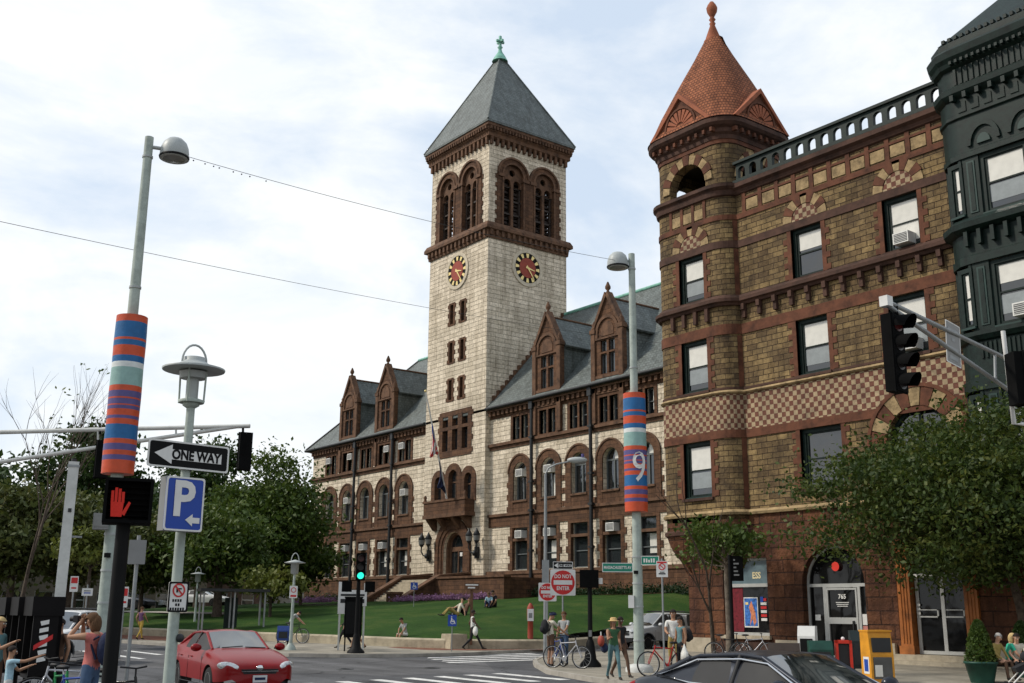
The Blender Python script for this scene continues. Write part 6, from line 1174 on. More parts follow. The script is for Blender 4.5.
# newspaper boxes on the right
def news_box(label, px, D, m, h=1.15, w_=0.5, kind='box', turn=0, name='newspaper_box', dz=0.12):
    q = GP(px, D, dz); t = thing(name, label, 'newspaper box', q, face(px, turn), 'newspaper boxes in front of the corner block'); b = MB()
    if kind == 'tall':
        b.box(-w_/2, -0.24, 0.12, w_/2, 0.24, h*0.62, m); b.hexa([(-w_/2, -0.24, h*0.62), (w_/2, -0.24, h*0.62), (w_/2, 0.24, h*0.62), (-w_/2, 0.24, h*0.62)], [(-w_/2, -0.16, h), (w_/2, -0.16, h), (w_/2, 0.24, h), (-w_/2, 0.24, h)], m); b.box(-w_/2-0.02, -0.27, 0.0, w_/2+0.02, 0.27, 0.12, m); b.box(-w_/2-0.015, -0.2, h, w_/2+0.015, 0.26, h+0.04, m)
        b.build('body', t, off=(0, 0, 0)); b = MB(); b.box(-w_/2+0.06, -0.25, h*0.66, w_/2-0.06, -0.2, h*0.9, 'dark_metal'); b.box(-w_/2+0.06, -0.255, h*0.22, w_/2-0.06, -0.235, h*0.58, 'glass_dim'); b.box(-w_/2+0.09, -0.262, h*0.26, -0.02, -0.254, h*0.45, 'blind'); b.build('window', t, off=(0, 0, 0)); b = MB(); b.box(-w_/2-0.006, -0.15, h*0.3, -w_/2-0.001, 0.12, h*0.58, 'sign_white'); b.box(-w_/2-0.01, -0.11, h*0.34, -w_/2-0.006, 0.08, h*0.54, 'sign_blue'); b.build('sticker', t, off=(0, 0, 0))
    elif kind == 'frame':
        b.box(-w_/2, -0.22, 0.35, -w_/2+0.07, 0.22, h, m); b.box(w_/2-0.07, -0.22, 0.35, w_/2, 0.22, h, m); b.box(-w_/2, -0.22, h-0.08, w_/2, 0.22, h, m); b.box(-w_/2+0.07, -0.15, 0.4, w_/2-0.07, 0.2, h-0.1, 'dark_metal'); b.box(-0.1, -0.12, 0, 0.1, 0.12, 0.4, 'black_paint'); b.build('body', t, off=(0, 0, 0)); b = MB(); b.ball((0, 0, h+0.04), 0.05, 'sign_white', 8); b.build('coin_cap', t, off=(0, 0, 0))
    else:
        b.box(-w_/2, -0.2, 0.35, w_/2, 0.2, h*0.8, m); b.hexa([(-w_/2, -0.2, h*0.8), (w_/2, -0.2, h*0.8), (w_/2, 0.2, h*0.8), (-w_/2, 0.2, h*0.8)], [(-w_/2, -0.1, h), (w_/2, -0.1, h), (w_/2, 0.2, h), (-w_/2, 0.2, h)], m)
        for x in (-w_/2+0.05, w_/2-0.05): b.box(x-0.03, -0.15, 0, x+0.03, 0.15, 0.35, 'black_paint')
        b.build('body', t, off=(0, 0, 0)); b = MB(); b.box(-w_/2+0.07, -0.212, 0.45, w_/2-0.07, -0.2, h*0.75, 'dark_metal' if m != 'sign_white' else 'sign_black'); b.build('window', t, off=(0, 0, 0))
    return t
mat('news_yellow', (0.56, 0.24, 0.015), 0.5, var=0.12, dirt=0.4); mat('news_red', (0.5, 0.03, 0.015), 0.45, var=0.1); mat('news_green', (0.01, 0.05, 0.035), 0.5, var=0.2); mat('news_dark', (0.012, 0.02, 0.02), 0.5, var=0.2); mat('news_blue', (0.02, 0.05, 0.2), 0.5)
news_box('tall yellow newspaper box with a blue and white sticker', 874, 27.5, 'news_yellow', 1.4, 0.6, 'tall', 28)
news_box('red framed newspaper box just left of the yellow one', 841, 30, 'news_red', 1.12, 0.42, 'frame', 4)
news_box('dark green newspaper box between the red and yellow ones', 857, 31, 'news_dark', 1.35, 0.5, 'box', 8)
news_box('wide green newspaper box behind the dark car roof', 818, 30, 'news_green', 1.1, 0.6, 'box', 10)
news_box('white newspaper box standing left of the green one', 806, 33, 'sign_white', 1.42, 0.5, 'box', -12)
news_box('low brown newspaper box behind the middle of the dark car roof', 782, 31, 'dark_wood', 1.0, 0.85, 'box', 0)
news_box('blue and white newspaper box beside the small lantern post', 284.5, 48, 'news_blue', 0.95, 0.5, 'box', 0)
# banner post in front of the shop window
q = GP(731.5, 42.5, 0.12); t = thing('banner_post', 'black post with a lettered black panel in front of the shop window', 'sign', q, face(731)); Z = lambda y: zat(731, y, 42.5)-q.z
b = MB(); b.cyl((0, 0, 0), (0, 0, Z(555)), 0.07, 'black_paint', n=10); b.lathe((0, 0, 0), [(0.2, 0), (0.16, 0.2), (0.08, 0.4)], 'black_paint', 10); b.build('post', t, off=(0, 0, 0)); b = MB(); b.box(0.05, -0.04, Z(581), 0.5, 0.04, Z(556), 'black_matt'); o = b.build('banner_panel', t, off=(0, 0, 0))
b = MB()
for i, wd in enumerate((0.06, 0.2, 0.1, 0.16, 0.2)): b.box(0.14, -0.045, Z(560)-i*0.14-0.03, 0.14+wd, -0.04, Z(560)-i*0.14+0.03, 'sign_back')
b.build('text_line', o, off=(0, 0, 0))
# planter with conifer
for px, D, h, lab in ((976, 31, 1.15, 'dark green planter with a pointed shrub in front of the steps'), (1019, 33.5, 1.1, 'round dark shrub in a pot at the right edge')):
    q = GP(px, D, 0.12); t = thing('planter', lab, 'planter', q); b = MB(); b.lathe((0, 0, 0), [(0.3, 0), (0.42, 0.5), (0.45, 0.5), (0.45, 0.56), (0.38, 0.56), (0.36, 0.48)], 'news_green', 18); b.lathe((0, 0, 0.47), [(0.0, 0), (0.37, 0.0)], 'soil', 14); b.build('pot', t, off=(0, 0, 0))
    rg = np.random.default_rng(int(px)); P = []
    for k in range(5200):
        u = rg.random()**0.7; z = 0.5+u*h; r_ = (0.36*(1-u)**0.6+0.03)*rg.random()**0.4*(1.15 if px < 1000 else 1.2); a = rg.random()*2*PI; P.append((r_*math.cos(a), r_*math.sin(a), z))
    link('shrub', leafcloud(P, 0.045, 'leaf_dark' if px > 1000 else 'leaf_mid', 'shrub'), t)
# bus shelter behind the red car
q = GP(232, 60, 0.12); t = thing('bus_shelter', 'dark framed bus shelter behind the red car', 'bus shelter', q, face(232, 10)); b = MB()
for x in (-1.6, 0, 1.6):
    for y in (-0.6, 0.6): b.box(x-0.04, y-0.04, 0, x+0.04, y+0.04, 2.4, 'pole_grey')
b.build('shelter_post', t, off=(0, 0, 0)); b = MB(); b.box(-1.8, -0.8, 2.4, 1.8, 0.8, 2.55, 'dark_metal'); b.build('roof', t, off=(0, 0, 0)); b = MB(); b.box(-0.3, 0.58, 0.3, 0.4, 0.62, 2.1, 'green_paint'); b.box(-1.5, 0.2, 0.4, 1.5, 0.5, 0.46, 'dark_wood'); b.build('panel', t, off=(0, 0, 0))
# overhead wires
def wire(label, pts, r=0.014, sag=0.6):
    b = MB(); P3 = []
    for a, c in zip(pts[:-1], pts[1:]):
        for i in range(16): u = i/16; p = a.lerp(c, u); P3.append(p+Vector((0, 0, -sag*4*u*(1-u))))
    P3.append(pts[-1]); b.tube(P3, r, 'wire', 5); tag(b.build('overhead_wire'), label, 'wire')
wire('overhead wire strung between the two wrapped lamp masts', [PV(172, 152, 25), PV(620, 261, 34.4)], 0.007, 0.2)
wire('overhead wire crossing the sky from the left edge to the corner turret', [PV(-80, 204, 22), PV(660, 343, 52)], 0.007, 0.3)
# festoon of small bulbs close to the left lamp head
b = MB(); a, c = PV(176, 153.5, 25), PV(620, 261, 34.4)
for u in (0.03, 0.05, 0.065, 0.075, 0.1, 0.115, 0.13, 0.16): p = a.lerp(c, u); b.ball(tuple(p+Vector((0, 0, -0.05-0.2*4*u*(1-u)))), 0.02, 'black_paint', 6)
b.build('wire_clip', bpy.data.objects['overhead_wire'])
# ------------------------------------------------------------------ houses far left
def house(name, label, px, D, w_, d, z0, h, m, ang, floors=2, roof='slate', win=(0.9, 1.3), rh=2.4, flat=False):
    q = GD(px, D); t = thing(name, label, 'building', (q.x, q.y, z0), face(px, ang)); b = MB(); cols = max(2, int(w_/2.6)); fh = h/floors; hs_ = []
    for f_ in range(floors):
        for c in range(cols): x = -w_/2+(c+0.5)*w_/cols; hs_.append(rect_pts(x-win[0]/2, x+win[0]/2, f_*fh+fh*0.3, f_*fh+fh*0.3+win[1]))
    b.plate(rect_pts(-w_/2, w_/2, -1, h), hs_, 0, 0.3, m); b.box(-w_/2, 0.3, -1, -w_/2+0.3, d, h, m); b.box(w_/2-0.3, 0.3, -1, w_/2, d, h, m); b.box(-w_/2, d-0.3, -1, w_/2, d, h, m); b.build('wall', t, off=(0, 0, 0))
    for hh in hs_:
        cx = (hh[0][0]+hh[2][0])/2; z = hh[0][1]; k = ('hw', win)
        if k not in _wc: f = frame_rect(-win[0]/2, win[0]/2, 0, win[1], 'sign_white', 0.07, 0.1, rails=(win[1]/2,)); p = MB().box(-win[0]/2, 0.08, 0, win[0]/2, 0.09, win[1], 'glass_dim'); _wc[k] = (f.mesh('window'), p.mesh('pane'))
        o = link('window', _wc[k][0], t, (cx, 0.12, z)); link('pane', _wc[k][1], o)
    b = MB()
    if flat: b.box(-w_/2-0.2, -0.2, h, w_/2+0.2, d+0.2, h+0.4, roof)
    else: b.add([(-w_/2-0.4, -0.4, h), (w_/2+0.4, -0.4, h), (w_/2+0.4, d+0.4, h), (-w_/2-0.4, d+0.4, h), (-w_/2-0.4, d/2, h+rh), (w_/2+0.4, d/2, h+rh)], [(0, 1, 5, 4), (2, 3, 4, 5), (0, 4, 3), (1, 2, 5), (3, 2, 1, 0)], roof)
    b.build('roof', t, off=(0, 0, 0)); return t
mat('clapboard_white', (0.6, 0.6, 0.57), 0.7, var=0.05); mat('tan_wall', (0.20, 0.17, 0.13), 0.85, var=0.12, bump=0.01); mat('brown_brick', (0.10, 0.065, 0.05), 0.9, var=0.2, bump=0.01); mat('grey_wall', (0.25, 0.25, 0.24), 0.85, var=0.1)
house('tan_building', 'long tan walled building behind the trees at the far left', 10, 95, 34, 12, 0.2, 5.2, 'tan_wall', 12, 1, 'slate', (1.6, 1.4), flat=True)
house('brick_building', 'low dark brick building behind the lawn between the trees', 165, 118, 20, 12, 0.6, 4.8, 'brown_brick', 8, 1, 'slate', (1.3, 1.5), flat=True)
house('white_house', 'white clapboard house with dark roof seen through the trees', 283, 132, 12, 9, 1.0, 5.6, 'clapboard_white', -10, 2, 'slate')
house('grey_house', 'pale house glimpsed behind the one way sign trees', 215, 140, 16, 10, 1.0, 7.0, 'grey_wall', 10, 3, 'slate')
house('row_house', 'wide brown building at the back of the side street', 560, 190, 60, 14, 0.5, 9.0, 'brown_brick', 0, 3, 'slate', flat=True)
# ================================================================== VEHICLES
def paint(name, col, metal=0.2):
    m = mat(name, col, 0.34, metal=metal, var=0.05, coat=0.14, dirt=0.15, scale=2, spec=0.14); return m
paint('paint_red', (0.185, 0.003, 0.004), 0.0); paint('paint_dark', (0.025, 0.028, 0.036), 0.5); paint('paint_silver', (0.46, 0.47, 0.47), 0.15); paint('paint_white', (0.6, 0.6, 0.59), 0.0); paint('paint_grey', (0.08, 0.085, 0.09), 0.4)
mat('tyre', (0.015, 0.015, 0.015), 0.9); mat('rim', (0.42, 0.42, 0.42), 0.3, metal=0.8, var=0.05); mat('chrome', (0.6, 0.6, 0.6), 0.15, metal=1.0, var=0.02); mat('trim_black', (0.012, 0.012, 0.013), 0.6); mat('head_glass', (0.45, 0.46, 0.46), 0.08, metal=0.3, var=0.3, scale=14, coat=1.0); mat('plate_white', (0.55, 0.55, 0.55), 0.5); mat('signal_amber', (0.5, 0.16, 0.02), 0.3); mat('tail_red', (0.25, 0.01, 0.01), 0.2)
def glass_car():
    m, nt, b = _nt('car_glass'); b.inputs['Base Color'].default_value = (0.03, 0.036, 0.036, 1); b.inputs['Roughness'].default_value = 0.03; b.inputs['Specular IOR Level'].default_value = 1.0; b.inputs['IOR'].default_value = 1.75; b.inputs['Coat Weight'].default_value = 0.6; b.inputs['Coat Roughness'].default_value = 0.03
    tc = N(nt, 'ShaderNodeTexCoord'); n = N(nt, 'ShaderNodeTexNoise', Scale=1.1, Detail=3.0); L(nt, tc.outputs['Object'], n.inputs['Vector']); c = ramp(nt, n.outputs['Fac'], [(0.4, (0.012, 0.014, 0.014)), (0.65, (0.07, 0.08, 0.08))]); L(nt, c, b.inputs['Base Color'])
glass_car()
def wheel_meshes(r, w_=0.2):
    t = MB(); prof = [(r*0.62, -w_/2), (r*0.9, -w_/2), (r*0.98, -w_/2+0.03), (r, -w_/4), (r, w_/4), (r*0.98, w_/2-0.03), (r*0.9, w_/2), (r*0.62, w_/2)]
    t.lathe((0, 0, 0), prof, 'tyre', 28); tm = t.mesh('tyre'); tm.transform(Matrix.Rotation(PI/2, 4, 'X'))
    m_ = MB(); m_.lathe((0, 0, 0), [(r*0.64, w_/2-0.02), (r*0.6, w_/2-0.03), (r*0.56, w_/2-0.07), (0.001, w_/2-0.08)], 'trim_black', 24); m_.lathe((0, 0, 0), [(r*0.66, w_/2-0.01), (r*0.64, w_/2+0.004), (r*0.58, w_/2-0.03)], 'rim', 28); m_.lathe((0, 0, 0), [(0.06, w_/2-0.09), (0.06, w_/2-0.02), (0.001, w_/2-0.01)], 'rim', 12)
    for k in range(7):
        a = 2*PI*k/7; c, s = math.cos(a), math.sin(a); q = lambda rr, o, z: (rr*c-o*s, rr*s+o*c, z)
        m_.add([q(0.05, -0.03, w_/2-0.02), q(0.05, 0.03, w_/2-0.02), q(r*0.61, 0.022, w_/2-0.015), q(r*0.61, -0.022, w_/2-0.015), q(0.05, -0.03, w_/2-0.06), q(0.05, 0.03, w_/2-0.06), q(r*0.61, 0.022, w_/2-0.05), q(r*0.61, -0.022, w_/2-0.05)], [(0, 1, 2, 3), (4, 7, 6, 5), (0, 3, 7, 4), (1, 5, 6, 2)], 'rim')
    rm = m_.mesh('rim'); rm.transform(Matrix.Rotation(PI/2, 4, 'X')); return tm, rm
def car(name, label, cat, loc, rz, kind='sedan', body='paint_red', group=None, chrome_line=False, low=None, detail=True):
    t = thing(name, label, cat, loc, rz, group)
    if kind == 'sedan':
        S = [(2.41, .60, .30, .62, .60, .66, .30, .68, .685), (2.27, .80, .2, .68, .74, .745, .42, .77, .78), (1.9, .88, .19, .72, .80, .85, .5, .885, .90), (1.35, .905, .19, .76, .81, .94, .5, .985, .995), (.98, .91, .19, .78, .81, .985, .55, 1.02, 1.035), (.84, .91, .19, .79, .80, .995, .66, 1.03, 1.055),
             (.05, .91, .19, .80, .80, 1.0, .59, 1.395, 1.44), (-.28, .91, .19, .81, .80, 1.005, .59, 1.42, 1.47), (-.40, .91, .19, .81, .80, 1.005, .59, 1.42, 1.47), (-1.1, .91, .19, .82, .79, 1.02, .585, 1.385, 1.435), (-1.3, .91, .19, .82, .79, 1.03, .58, 1.335, 1.38), (-1.88, .90, .2, .83, .77, 1.06, .62, 1.09, 1.11), (-2.05, .89, .22, .83, .76, 1.05, .55, 1.08, 1.09), (-2.34, .84, .28, .82, .72, 1.02, .5, 1.06, 1.07), (-2.43, .72, .36, .75, .65, .93, .4, .95, .96)]
        ws, bp, rg_ = (4, 6), (7, 8), (10, 11); cpl = (9, 11); wx = (1.42, -1.36); wr = .33
    elif kind == 'suv':
        S = [(2.3, .70, .38, .75, .68, .86, .4, .88, .89), (2.2, .86, .3, .80, .80, .95, .45, .98, .99), (1.8, .90, .3, .84, .84, 1.03, .5, 1.07, 1.08), (1.1, .91, .3, .88, .84, 1.10, .55, 1.14, 1.15), (.92, .91, .3, .89, .83, 1.12, .68, 1.16, 1.18), (.25, .91, .3, .90, .83, 1.13, .68, 1.69, 1.74), (-.15, .91, .3, .90, .83, 1.13, .68, 1.72, 1.78), (-.28, .91, .3, .90, .83, 1.13, .68, 1.72, 1.78), (-1.2, .91, .3, .90, .83, 1.13, .68, 1.72, 1.78), (-1.32, .91, .3, .90, .83, 1.13, .68, 1.72, 1.78), (-2.0, .91, .32, .90, .82, 1.13, .67, 1.70, 1.75), (-2.22, .90, .34, .90, .81, 1.12, .70, 1.2, 1.22), (-2.32, .85, .4, .86, .76, 1.02, .5, 1.04, 1.05)]
        ws, bp, rg_ = (3, 5), (6, 7), (10, 11); cpl = (10, 11); wx = (1.42, -1.4); wr = .37
    ns = len(S); bm = bmesh.new(); rings = []
    for (x, w_, zb, zs, wb, zbelt, wr_, zr, zt) in S:
        hs2 = [(0, zb), (w_*.88, zb), (w_, zb+.16), (w_, zs-.08), (w_*.985, zs+.04), (wb, zbelt), (wr_, zr), (0, zt)]
        ring_ = [bm.verts.new((x, y, z)) for y, z in hs2]+[bm.verts.new((x, -y, z)) for y, z in hs2[-2:0:-1]]
        rings.append(ring_)
    q = len(rings[0]); cr = bm.edges.layers.float.new('crease_edge'); MI = {'body': 0, 'windscreen': 1, 'side_window': 2, 'rear_window': 3, 'lower': 4}
    for i in range(ns-1):
        for k in range(q):
            f_ = bm.faces.new((rings[i][k], rings[i][(k+1) % q], rings[i+1][(k+1) % q], rings[i+1][k])); kk = k if k < 7 else q-1-k; mi = 0
            if kk == 6 and ws[0] < i+1 <= ws[1] and i >= ws[0]+ (1 if kind == 'sedan' else 0) : mi = 1
            if kk == 6 and i+1 == ws[1]: mi = 1
            if kk == 5 and ws[1]-1 <= i < cpl[0] and not (bp[0] <= i < bp[1]): mi = 2
            if kk == 6 and rg_[0] <= i < rg_[1]: mi = 3
            if kind == 'suv' and kk == 5 and i == 9: mi = 2
            if kind == 'suv' and kk == 5 and i == 8: mi = 0
            if kk <= 1 : mi = 4
            f_.material_index = mi; f_.smooth = True
    bm.faces.new(rings[0][::-1]).smooth = True; bm.faces.new(rings[-1]).smooth = True
    for e in bm.edges:
        ms = {f_.material_index for f_ in e.link_faces}
        if len(ms) > 1: e[cr] = 0.75
        else:
            ks = [v for v in e.verts]
            if abs(ks[0].co.z-ks[1].co.z) < 0.12 and abs(ks[0].co.y) > .5 and all(v in [r[5] for r in rings]+[r[q-5] for r in rings] for v in ks): e[cr] = 0.5
    bmesh.ops.recalc_face_normals(bm, faces=bm.faces)
    me = bpy.data.meshes.new('cage'); bm.to_mesh(me); bm.free()
    for k in (body, 'car_glass', 'car_glass', 'car_glass', low or body, 'trim_black'): me.materials.append(M[k])
    o = bpy.data.objects.new('cage', me); COL.objects.link(o); sd = o.modifiers.new('s', 'SUBSURF'); sd.levels = 2; sd.render_levels = 2
    cb = MB()
    for x in wx:
        for s in (-1, 1): cb.cyl((x, s*0.62, wr), (x, s*1.1, wr), wr+.055, 'trim_black', n=28)
    cm = cb.mesh('cutter'); co = bpy.data.objects.new('cutter', cm); COL.objects.link(co)
    md = o.modifiers.new('b', 'BOOLEAN'); md.object = co; md.operation = 'DIFFERENCE'; md.solver = 'EXACT'; md.material_mode = 'TRANSFER'
    dg = bpy.context.evaluated_depsgraph_get(); ev = bpy.data.meshes.new_from_object(o.evaluated_get(dg)); bpy.data.objects.remove(o); bpy.data.objects.remove(co)
    mats_ = [m.name if m else 'trim_black' for m in ev.materials]
    # split the evaluated shell by material into parts
    groups = {}
    for p in ev.polygons: groups.setdefault(p.material_index, []).append(p.index)
    def part(nm, idxs, mfun, test=None):
        keep = set(i for i in range(len(ev.polygons)) if ev.polygons[i].material_index in idxs and (test is None or test(ev.polygons[i].center)))
        if not keep: return None
        b2 = bmesh.new(); b2.from_mesh(ev); b2.faces.ensure_lookup_table(); bmesh.ops.delete(b2, geom=[f_ for f_ in b2.faces if f_.index not in keep], context='FACES'); m2 = bpy.data.meshes.new(nm); b2.to_mesh(m2); b2.free(); [m2.materials.append(mm_ or M['trim_black']) for mm_ in ev.materials]; return link(nm, m2, t)
    bd = part('body', [i for i in range(len(ev.materials)) if i not in (1, 2, 3)], None)
    part('windscreen', [1], None); part('rear_window', [3], None); part('side_window', [2], None, lambda c: c.y > 0); part('side_window', [2], None, lambda c: c.y < 0)
    # pillars and window frames
    b = MB(); iA, iT = ws[1]-1, ws[1]
    for s in (-1, 1):
        P = lambda i, dy=0.012, dz=0.0: (S[i][0], s*(S[i][6]+dy), S[i][7]+dz)
        Bp = lambda i: (S[i][0], s*(S[i][4]+0.006), S[i][5])
        b.tube([P(iA, 0.0, -0.02), P(iT, 0.0, -0.025)], 0.038, body, 8)
        b.tube([P(i, 0.0, -0.028) for i in range(iT, cpl[1])], 0.03, body, 8)
        x = (S[bp[0]][0]+S[bp[1]][0])/2; b.tube([(x, s*(S[bp[0]][4]-0.005), S[bp[0]][5]), (x, s*(S[bp[0]][6]+0.0), S[bp[0]][7]-0.03)], 0.035, 'trim_black', 6)
        if kind == 'sedan': b.tube([P(10, -0.01, -0.02), (S[11][0]+0.05, s*(S[11][4]-0.06), S[11][5]+0.01)], 0.05, body, 8)
    b.build('pillar', t, off=(0, 0, 0))
    if chrome_line:
        b = MB()
        for s in (-1, 1):
            pts = [(S[iA][0]+.02, s*(S[iA][4]-.03), S[iA][5]+.01), (S[iT][0]+.12, s*(S[iT][6]+.045), S[iT][7]-.09), (S[7][0], s*(S[7][6]+.055), S[7][7]-.075), (S[9][0], s*(S[9][6]+.055), S[9][7]-.075), (S[10][0]-.1, s*(S[10][6]+.08), S[10][7]-.12), (S[11][0]+.12, s*(S[11][4]+.0), S[11][5]+.03), (S[9][0], s*(S[9][4]+.018), S[9][5]+.0), (S[iT][0], s*(S[iT][4]+.018), S[iT][5]), (S[iA][0]+.02, s*(S[iA][4]-.03), S[iA][5]+.01)]
            b.tube(pts, 0.016, 'chrome', 6)
        b.build('window_trim', t, off=(0, 0, 0))
    b = MB()           # door shut lines
    def yat(z): return .917 if z < .82 else .905
    if detail:
        for s in (-1, 1):
            for xx in ((.88, -.33, -1.28) if kind == 'sedan' else (.95, -.2, -1.25)): b.tube([(xx, s*.911, .3), (xx-.01, s*.913, .62), (xx-.03, s*.893, .86 if kind == 'sedan' else .95)], .006, 'trim_black', 4)
            b.tube([(1.05, s*.905, .27), (-1.05, s*.905, .27)], .012, 'trim_black', 5)
        b.build('shut_line', t, off=(0, 0, 0)) if b.v else None
    tm, rm = _wm.setdefault(kind, wheel_meshes(wr, .22))
    for x in wx:
        for s in (-1, 1):
            wo = link('wheel', tm, t, (x, s*.78, wr)); wo.rotation_euler[2] = 0 if s < 0 else PI; link('rim', rm, wo)
    if not detail: return t
    zf = 0.69 if kind == 'sedan' else 0.88
    for s in (-1, 1):
        b = MB(); b.ball((0, 0, 0), (0.27, 0.10, 0.10) if kind == 'sedan' else (0.12, 0.14, 0.09), 'head_glass', 14); h_ = b.build('headlight', t, off=(0, 0, 0)); h_.location = (2.2 if kind == 'sedan' else 2.2, s*.66, zf+0.0); h_.rotation_euler = (0, R(8), R(-52*s) if kind == 'sedan' else 0)
        b = MB(); b.ball((0, 0, 0), (0.1, 0.13, 0.09), body, 12); b.box(-0.02, -0.12*s-0.02, -0.05, 0.04, -0.05*s+0.02, -0.01, 'trim_black'); m_ = b.build('mirror', t, off=(0, 0, 0)); m_.location = (0.68, s*1.0, 1.06 if kind == 'sedan' else 1.2)
        b = MB(); b.ball((0, 0, 0), (0.08, 0.18, 0.09), 'tail_red', 10); h_ = b.build('tail_light', t, off=(0, 0, 0)); h_.location = (-2.34, s*.66, 0.9)
        b = MB(); b.box(-0.07, -0.01, -0.012, 0.07, 0.015, 0.012, body)
        for xh in (-0.1, -1.05): hd_ = link('door_handle', b.mesh('door_handle'), t, (xh, s*.905, .84 if kind == 'sedan' else .95))
    b = MB(); xg = 2.335 if kind == 'sedan' else 2.27
    if kind == 'sedan':
        b.plate([(-.42, .64), (.42, .64), (.36, .54), (-.36, .54)], [], -xg-0.075, -xg+0.1, 'trim_black', lambda u, w_, z: (-w_, u, z)); b.box(xg-.1, -.42, .59, xg+.085, .42, .60, 'chrome')
        b.plate([(-.6, .36), (.6, .36), (.5, .24), (-.5, .24)], [], -xg-0.055, -xg+0.1, 'trim_black', lambda u, w_, z: (-w_, u, z))
    else:
        b.box(xg-.1, -.5, .72, xg+.05, .5, .92, 'trim_black'); b.box(xg-.1, -.52, .80, xg+.06, .52, .84, 'chrome'); b.box(xg-.12, -.8, .42, xg+.09, .8, .6, 'trim_black')
    b.build('grille', t, off=(0, 0, 0))
    b = MB(); zp = .43 if kind == 'sedan' else .5; b.box(xg+.08, -.16, zp-.07, xg+.105, .16, zp+.08, 'plate_white'); pl = b.build('number_plate', t, off=(0, 0, 0)); b = MB(); b.box(xg+.1, -.12, zp-.02, xg+.108, .12, zp+.035, 'navy'); b.build('characters', pl, off=(0, 0, 0))
    if kind == 'sedan': b = MB(); b.ball((xg+.06, 0, .665), (.03, .085, .06), 'chrome', 12); b.build('badge', t, off=(0, 0, 0))
    b = MB(); b.tube([(S[iA][0]+.02, -.45, S[iA][8]+.0), (S[iA][0]-.02, 0.05, S[iA][8]+.03)], 0.012, 'trim_black', 5); b.tube([(S[iA][0]+.02, .1, S[iA][8]+.01), (S[iA][0]-.02, 0.6, S[iA][8]-.01)], 0.012, 'trim_black', 5); b.build('wiper', t, off=(0, 0, 0))
    if kind == 'suv':
        b = MB()
        for s in (-1, 1): b.tube([(.0, s*.6, 1.8), (-1.8, s*.6, 1.79)], .025, 'trim_black', 6)
        for x in (-.3, -1.4): b.tube([(x, -.6, 1.82), (x, .6, 1.82)], .02, 'trim_black', 6)
        b.build('roof_rack', t, off=(0, 0, 0))
        b = MB()
        for x in wx:
            for s in (-1, 1): b.tube([(x+(wr+.07)*math.cos(a), s*.915, wr+(wr+.07)*math.sin(a)) for a in [PI*i/12 for i in range(13)]], .04, low or 'paint_grey', 6)
        b.build('wheel_arch_trim', t, off=(0, 0, 0))
    return t
_wm = {}
def heading(phi):          # car driving towards the camera, phi degrees to the picture's right
    v = RH*math.sin(R(phi))-FH*math.cos(R(phi)); return math.atan2(v.y, v.x)
q = GP(233, 27.3); car('sedan', 'bright red four door car coming towards the crossing', 'car', q, heading(30), 'sedan', 'paint_red')
b = MB()
q = GP(791, 14.6); q.z = -0.2; car('sedan', 'dark grey saloon with chrome window line cut off by the bottom edge', 'car', q, heading(33), 'sedan', 'paint_dark', chrome_line=True)
car('suv', 'silver off-roader with dark lower body waiting in the side street', 'car', (-39.1, 38.9, 0.0), -PI/2, 'suv', 'paint_silver', low='paint_grey')
q = GP(66, 38); car('suv', 'white jeep like car facing the camera behind the photographer', 'car', q, heading(-6), 'suv', 'paint_white')
def far_car(label, px, D, kind, col, phi): 
    q = GD(px, D); q.z = lawn_z(q.x, min(q.y, 49)) if q.x < -95 else 1.45; q.z = max(q.z, 1.2)+0.1; return car('parked_car', label, 'car', q, heading(phi), kind, col, group='cars parked beyond the lawn', detail=False)
far_car('white car parked beyond the lawn right of the pole with the parking sign', 203, 100, 'sedan', 'paint_white', 75); far_car('dark car parked beyond the lawn left of the parking sign pole', 128, 98, 'sedan', 'paint_dark', 70)
far_car('pale grey car parked beyond the lawn behind the far person', 146, 104, 'sedan', 'paint_silver', 72)
# ================================================================== PEOPLE AND BICYCLES
SKIN = {'fair': (0.48, 0.27, 0.18), 'tan': (0.32, 0.17, 0.10), 'dark': (0.09, 0.045, 0.03)}
for k, c in SKIN.items(): mat('skin_'+k, c, 0.6, var=0.08)
def cloth(name, c): 
    if name not in M: mat(name, c, 0.9, var=0.15, scale=7, bump=0.008, bscale=14)
    return name
for k, c in dict(c_white=(0.62, 0.61, 0.57), c_grey=(0.30, 0.31, 0.30), c_cream=(0.5, 0.46, 0.37), c_black=(0.014, 0.014, 0.016), c_pink=(0.46, 0.14, 0.12), c_blue=(0.30, 0.45, 0.52), c_jean=(0.05, 0.085, 0.15), c_green=(0.035, 0.09, 0.04), c_mint=(0.03, 0.36, 0.23), c_khaki=(0.30, 0.22, 0.07), c_brown=(0.09, 0.05, 0.03), c_purple=(0.13, 0.06, 0.13), c_teal=(0.09, 0.17, 0.18), c_yellow=(0.4, 0.26, 0.05), c_navy=(0.015, 0.02, 0.05), h_dark=(0.015, 0.01, 0.008), h_brown=(0.09, 0.045, 0.02), h_blond=(0.42, 0.30, 0.14), h_grey=(0.3, 0.28, 0.26), shoe=(0.03, 0.025, 0.02), straw=(0.45, 0.3, 0.13)).items(): cloth(k, c)
STAND = dict(pelvis=(0, 0, .95), spine=(0, 0, 1.14), chest=(0, -.01, 1.34), neck=(0, -.01, 1.49), head=(0, .02, 1.64),
             lsh=(-.175, 0, 1.42), lel=(-.23, -.01, 1.15), lwr=(-.24, .06, .91), rsh=(.175, 0, 1.42), rel=(.23, -.01, 1.15), rwr=(.24, .06, .91),
             lhip=(-.09, 0, .90), lkn=(-.10, .02, .50), lan=(-.10, -.02, .08), rhip=(.09, 0, .90), rkn=(.10, .02, .50), ran=(.10, -.02, .08))
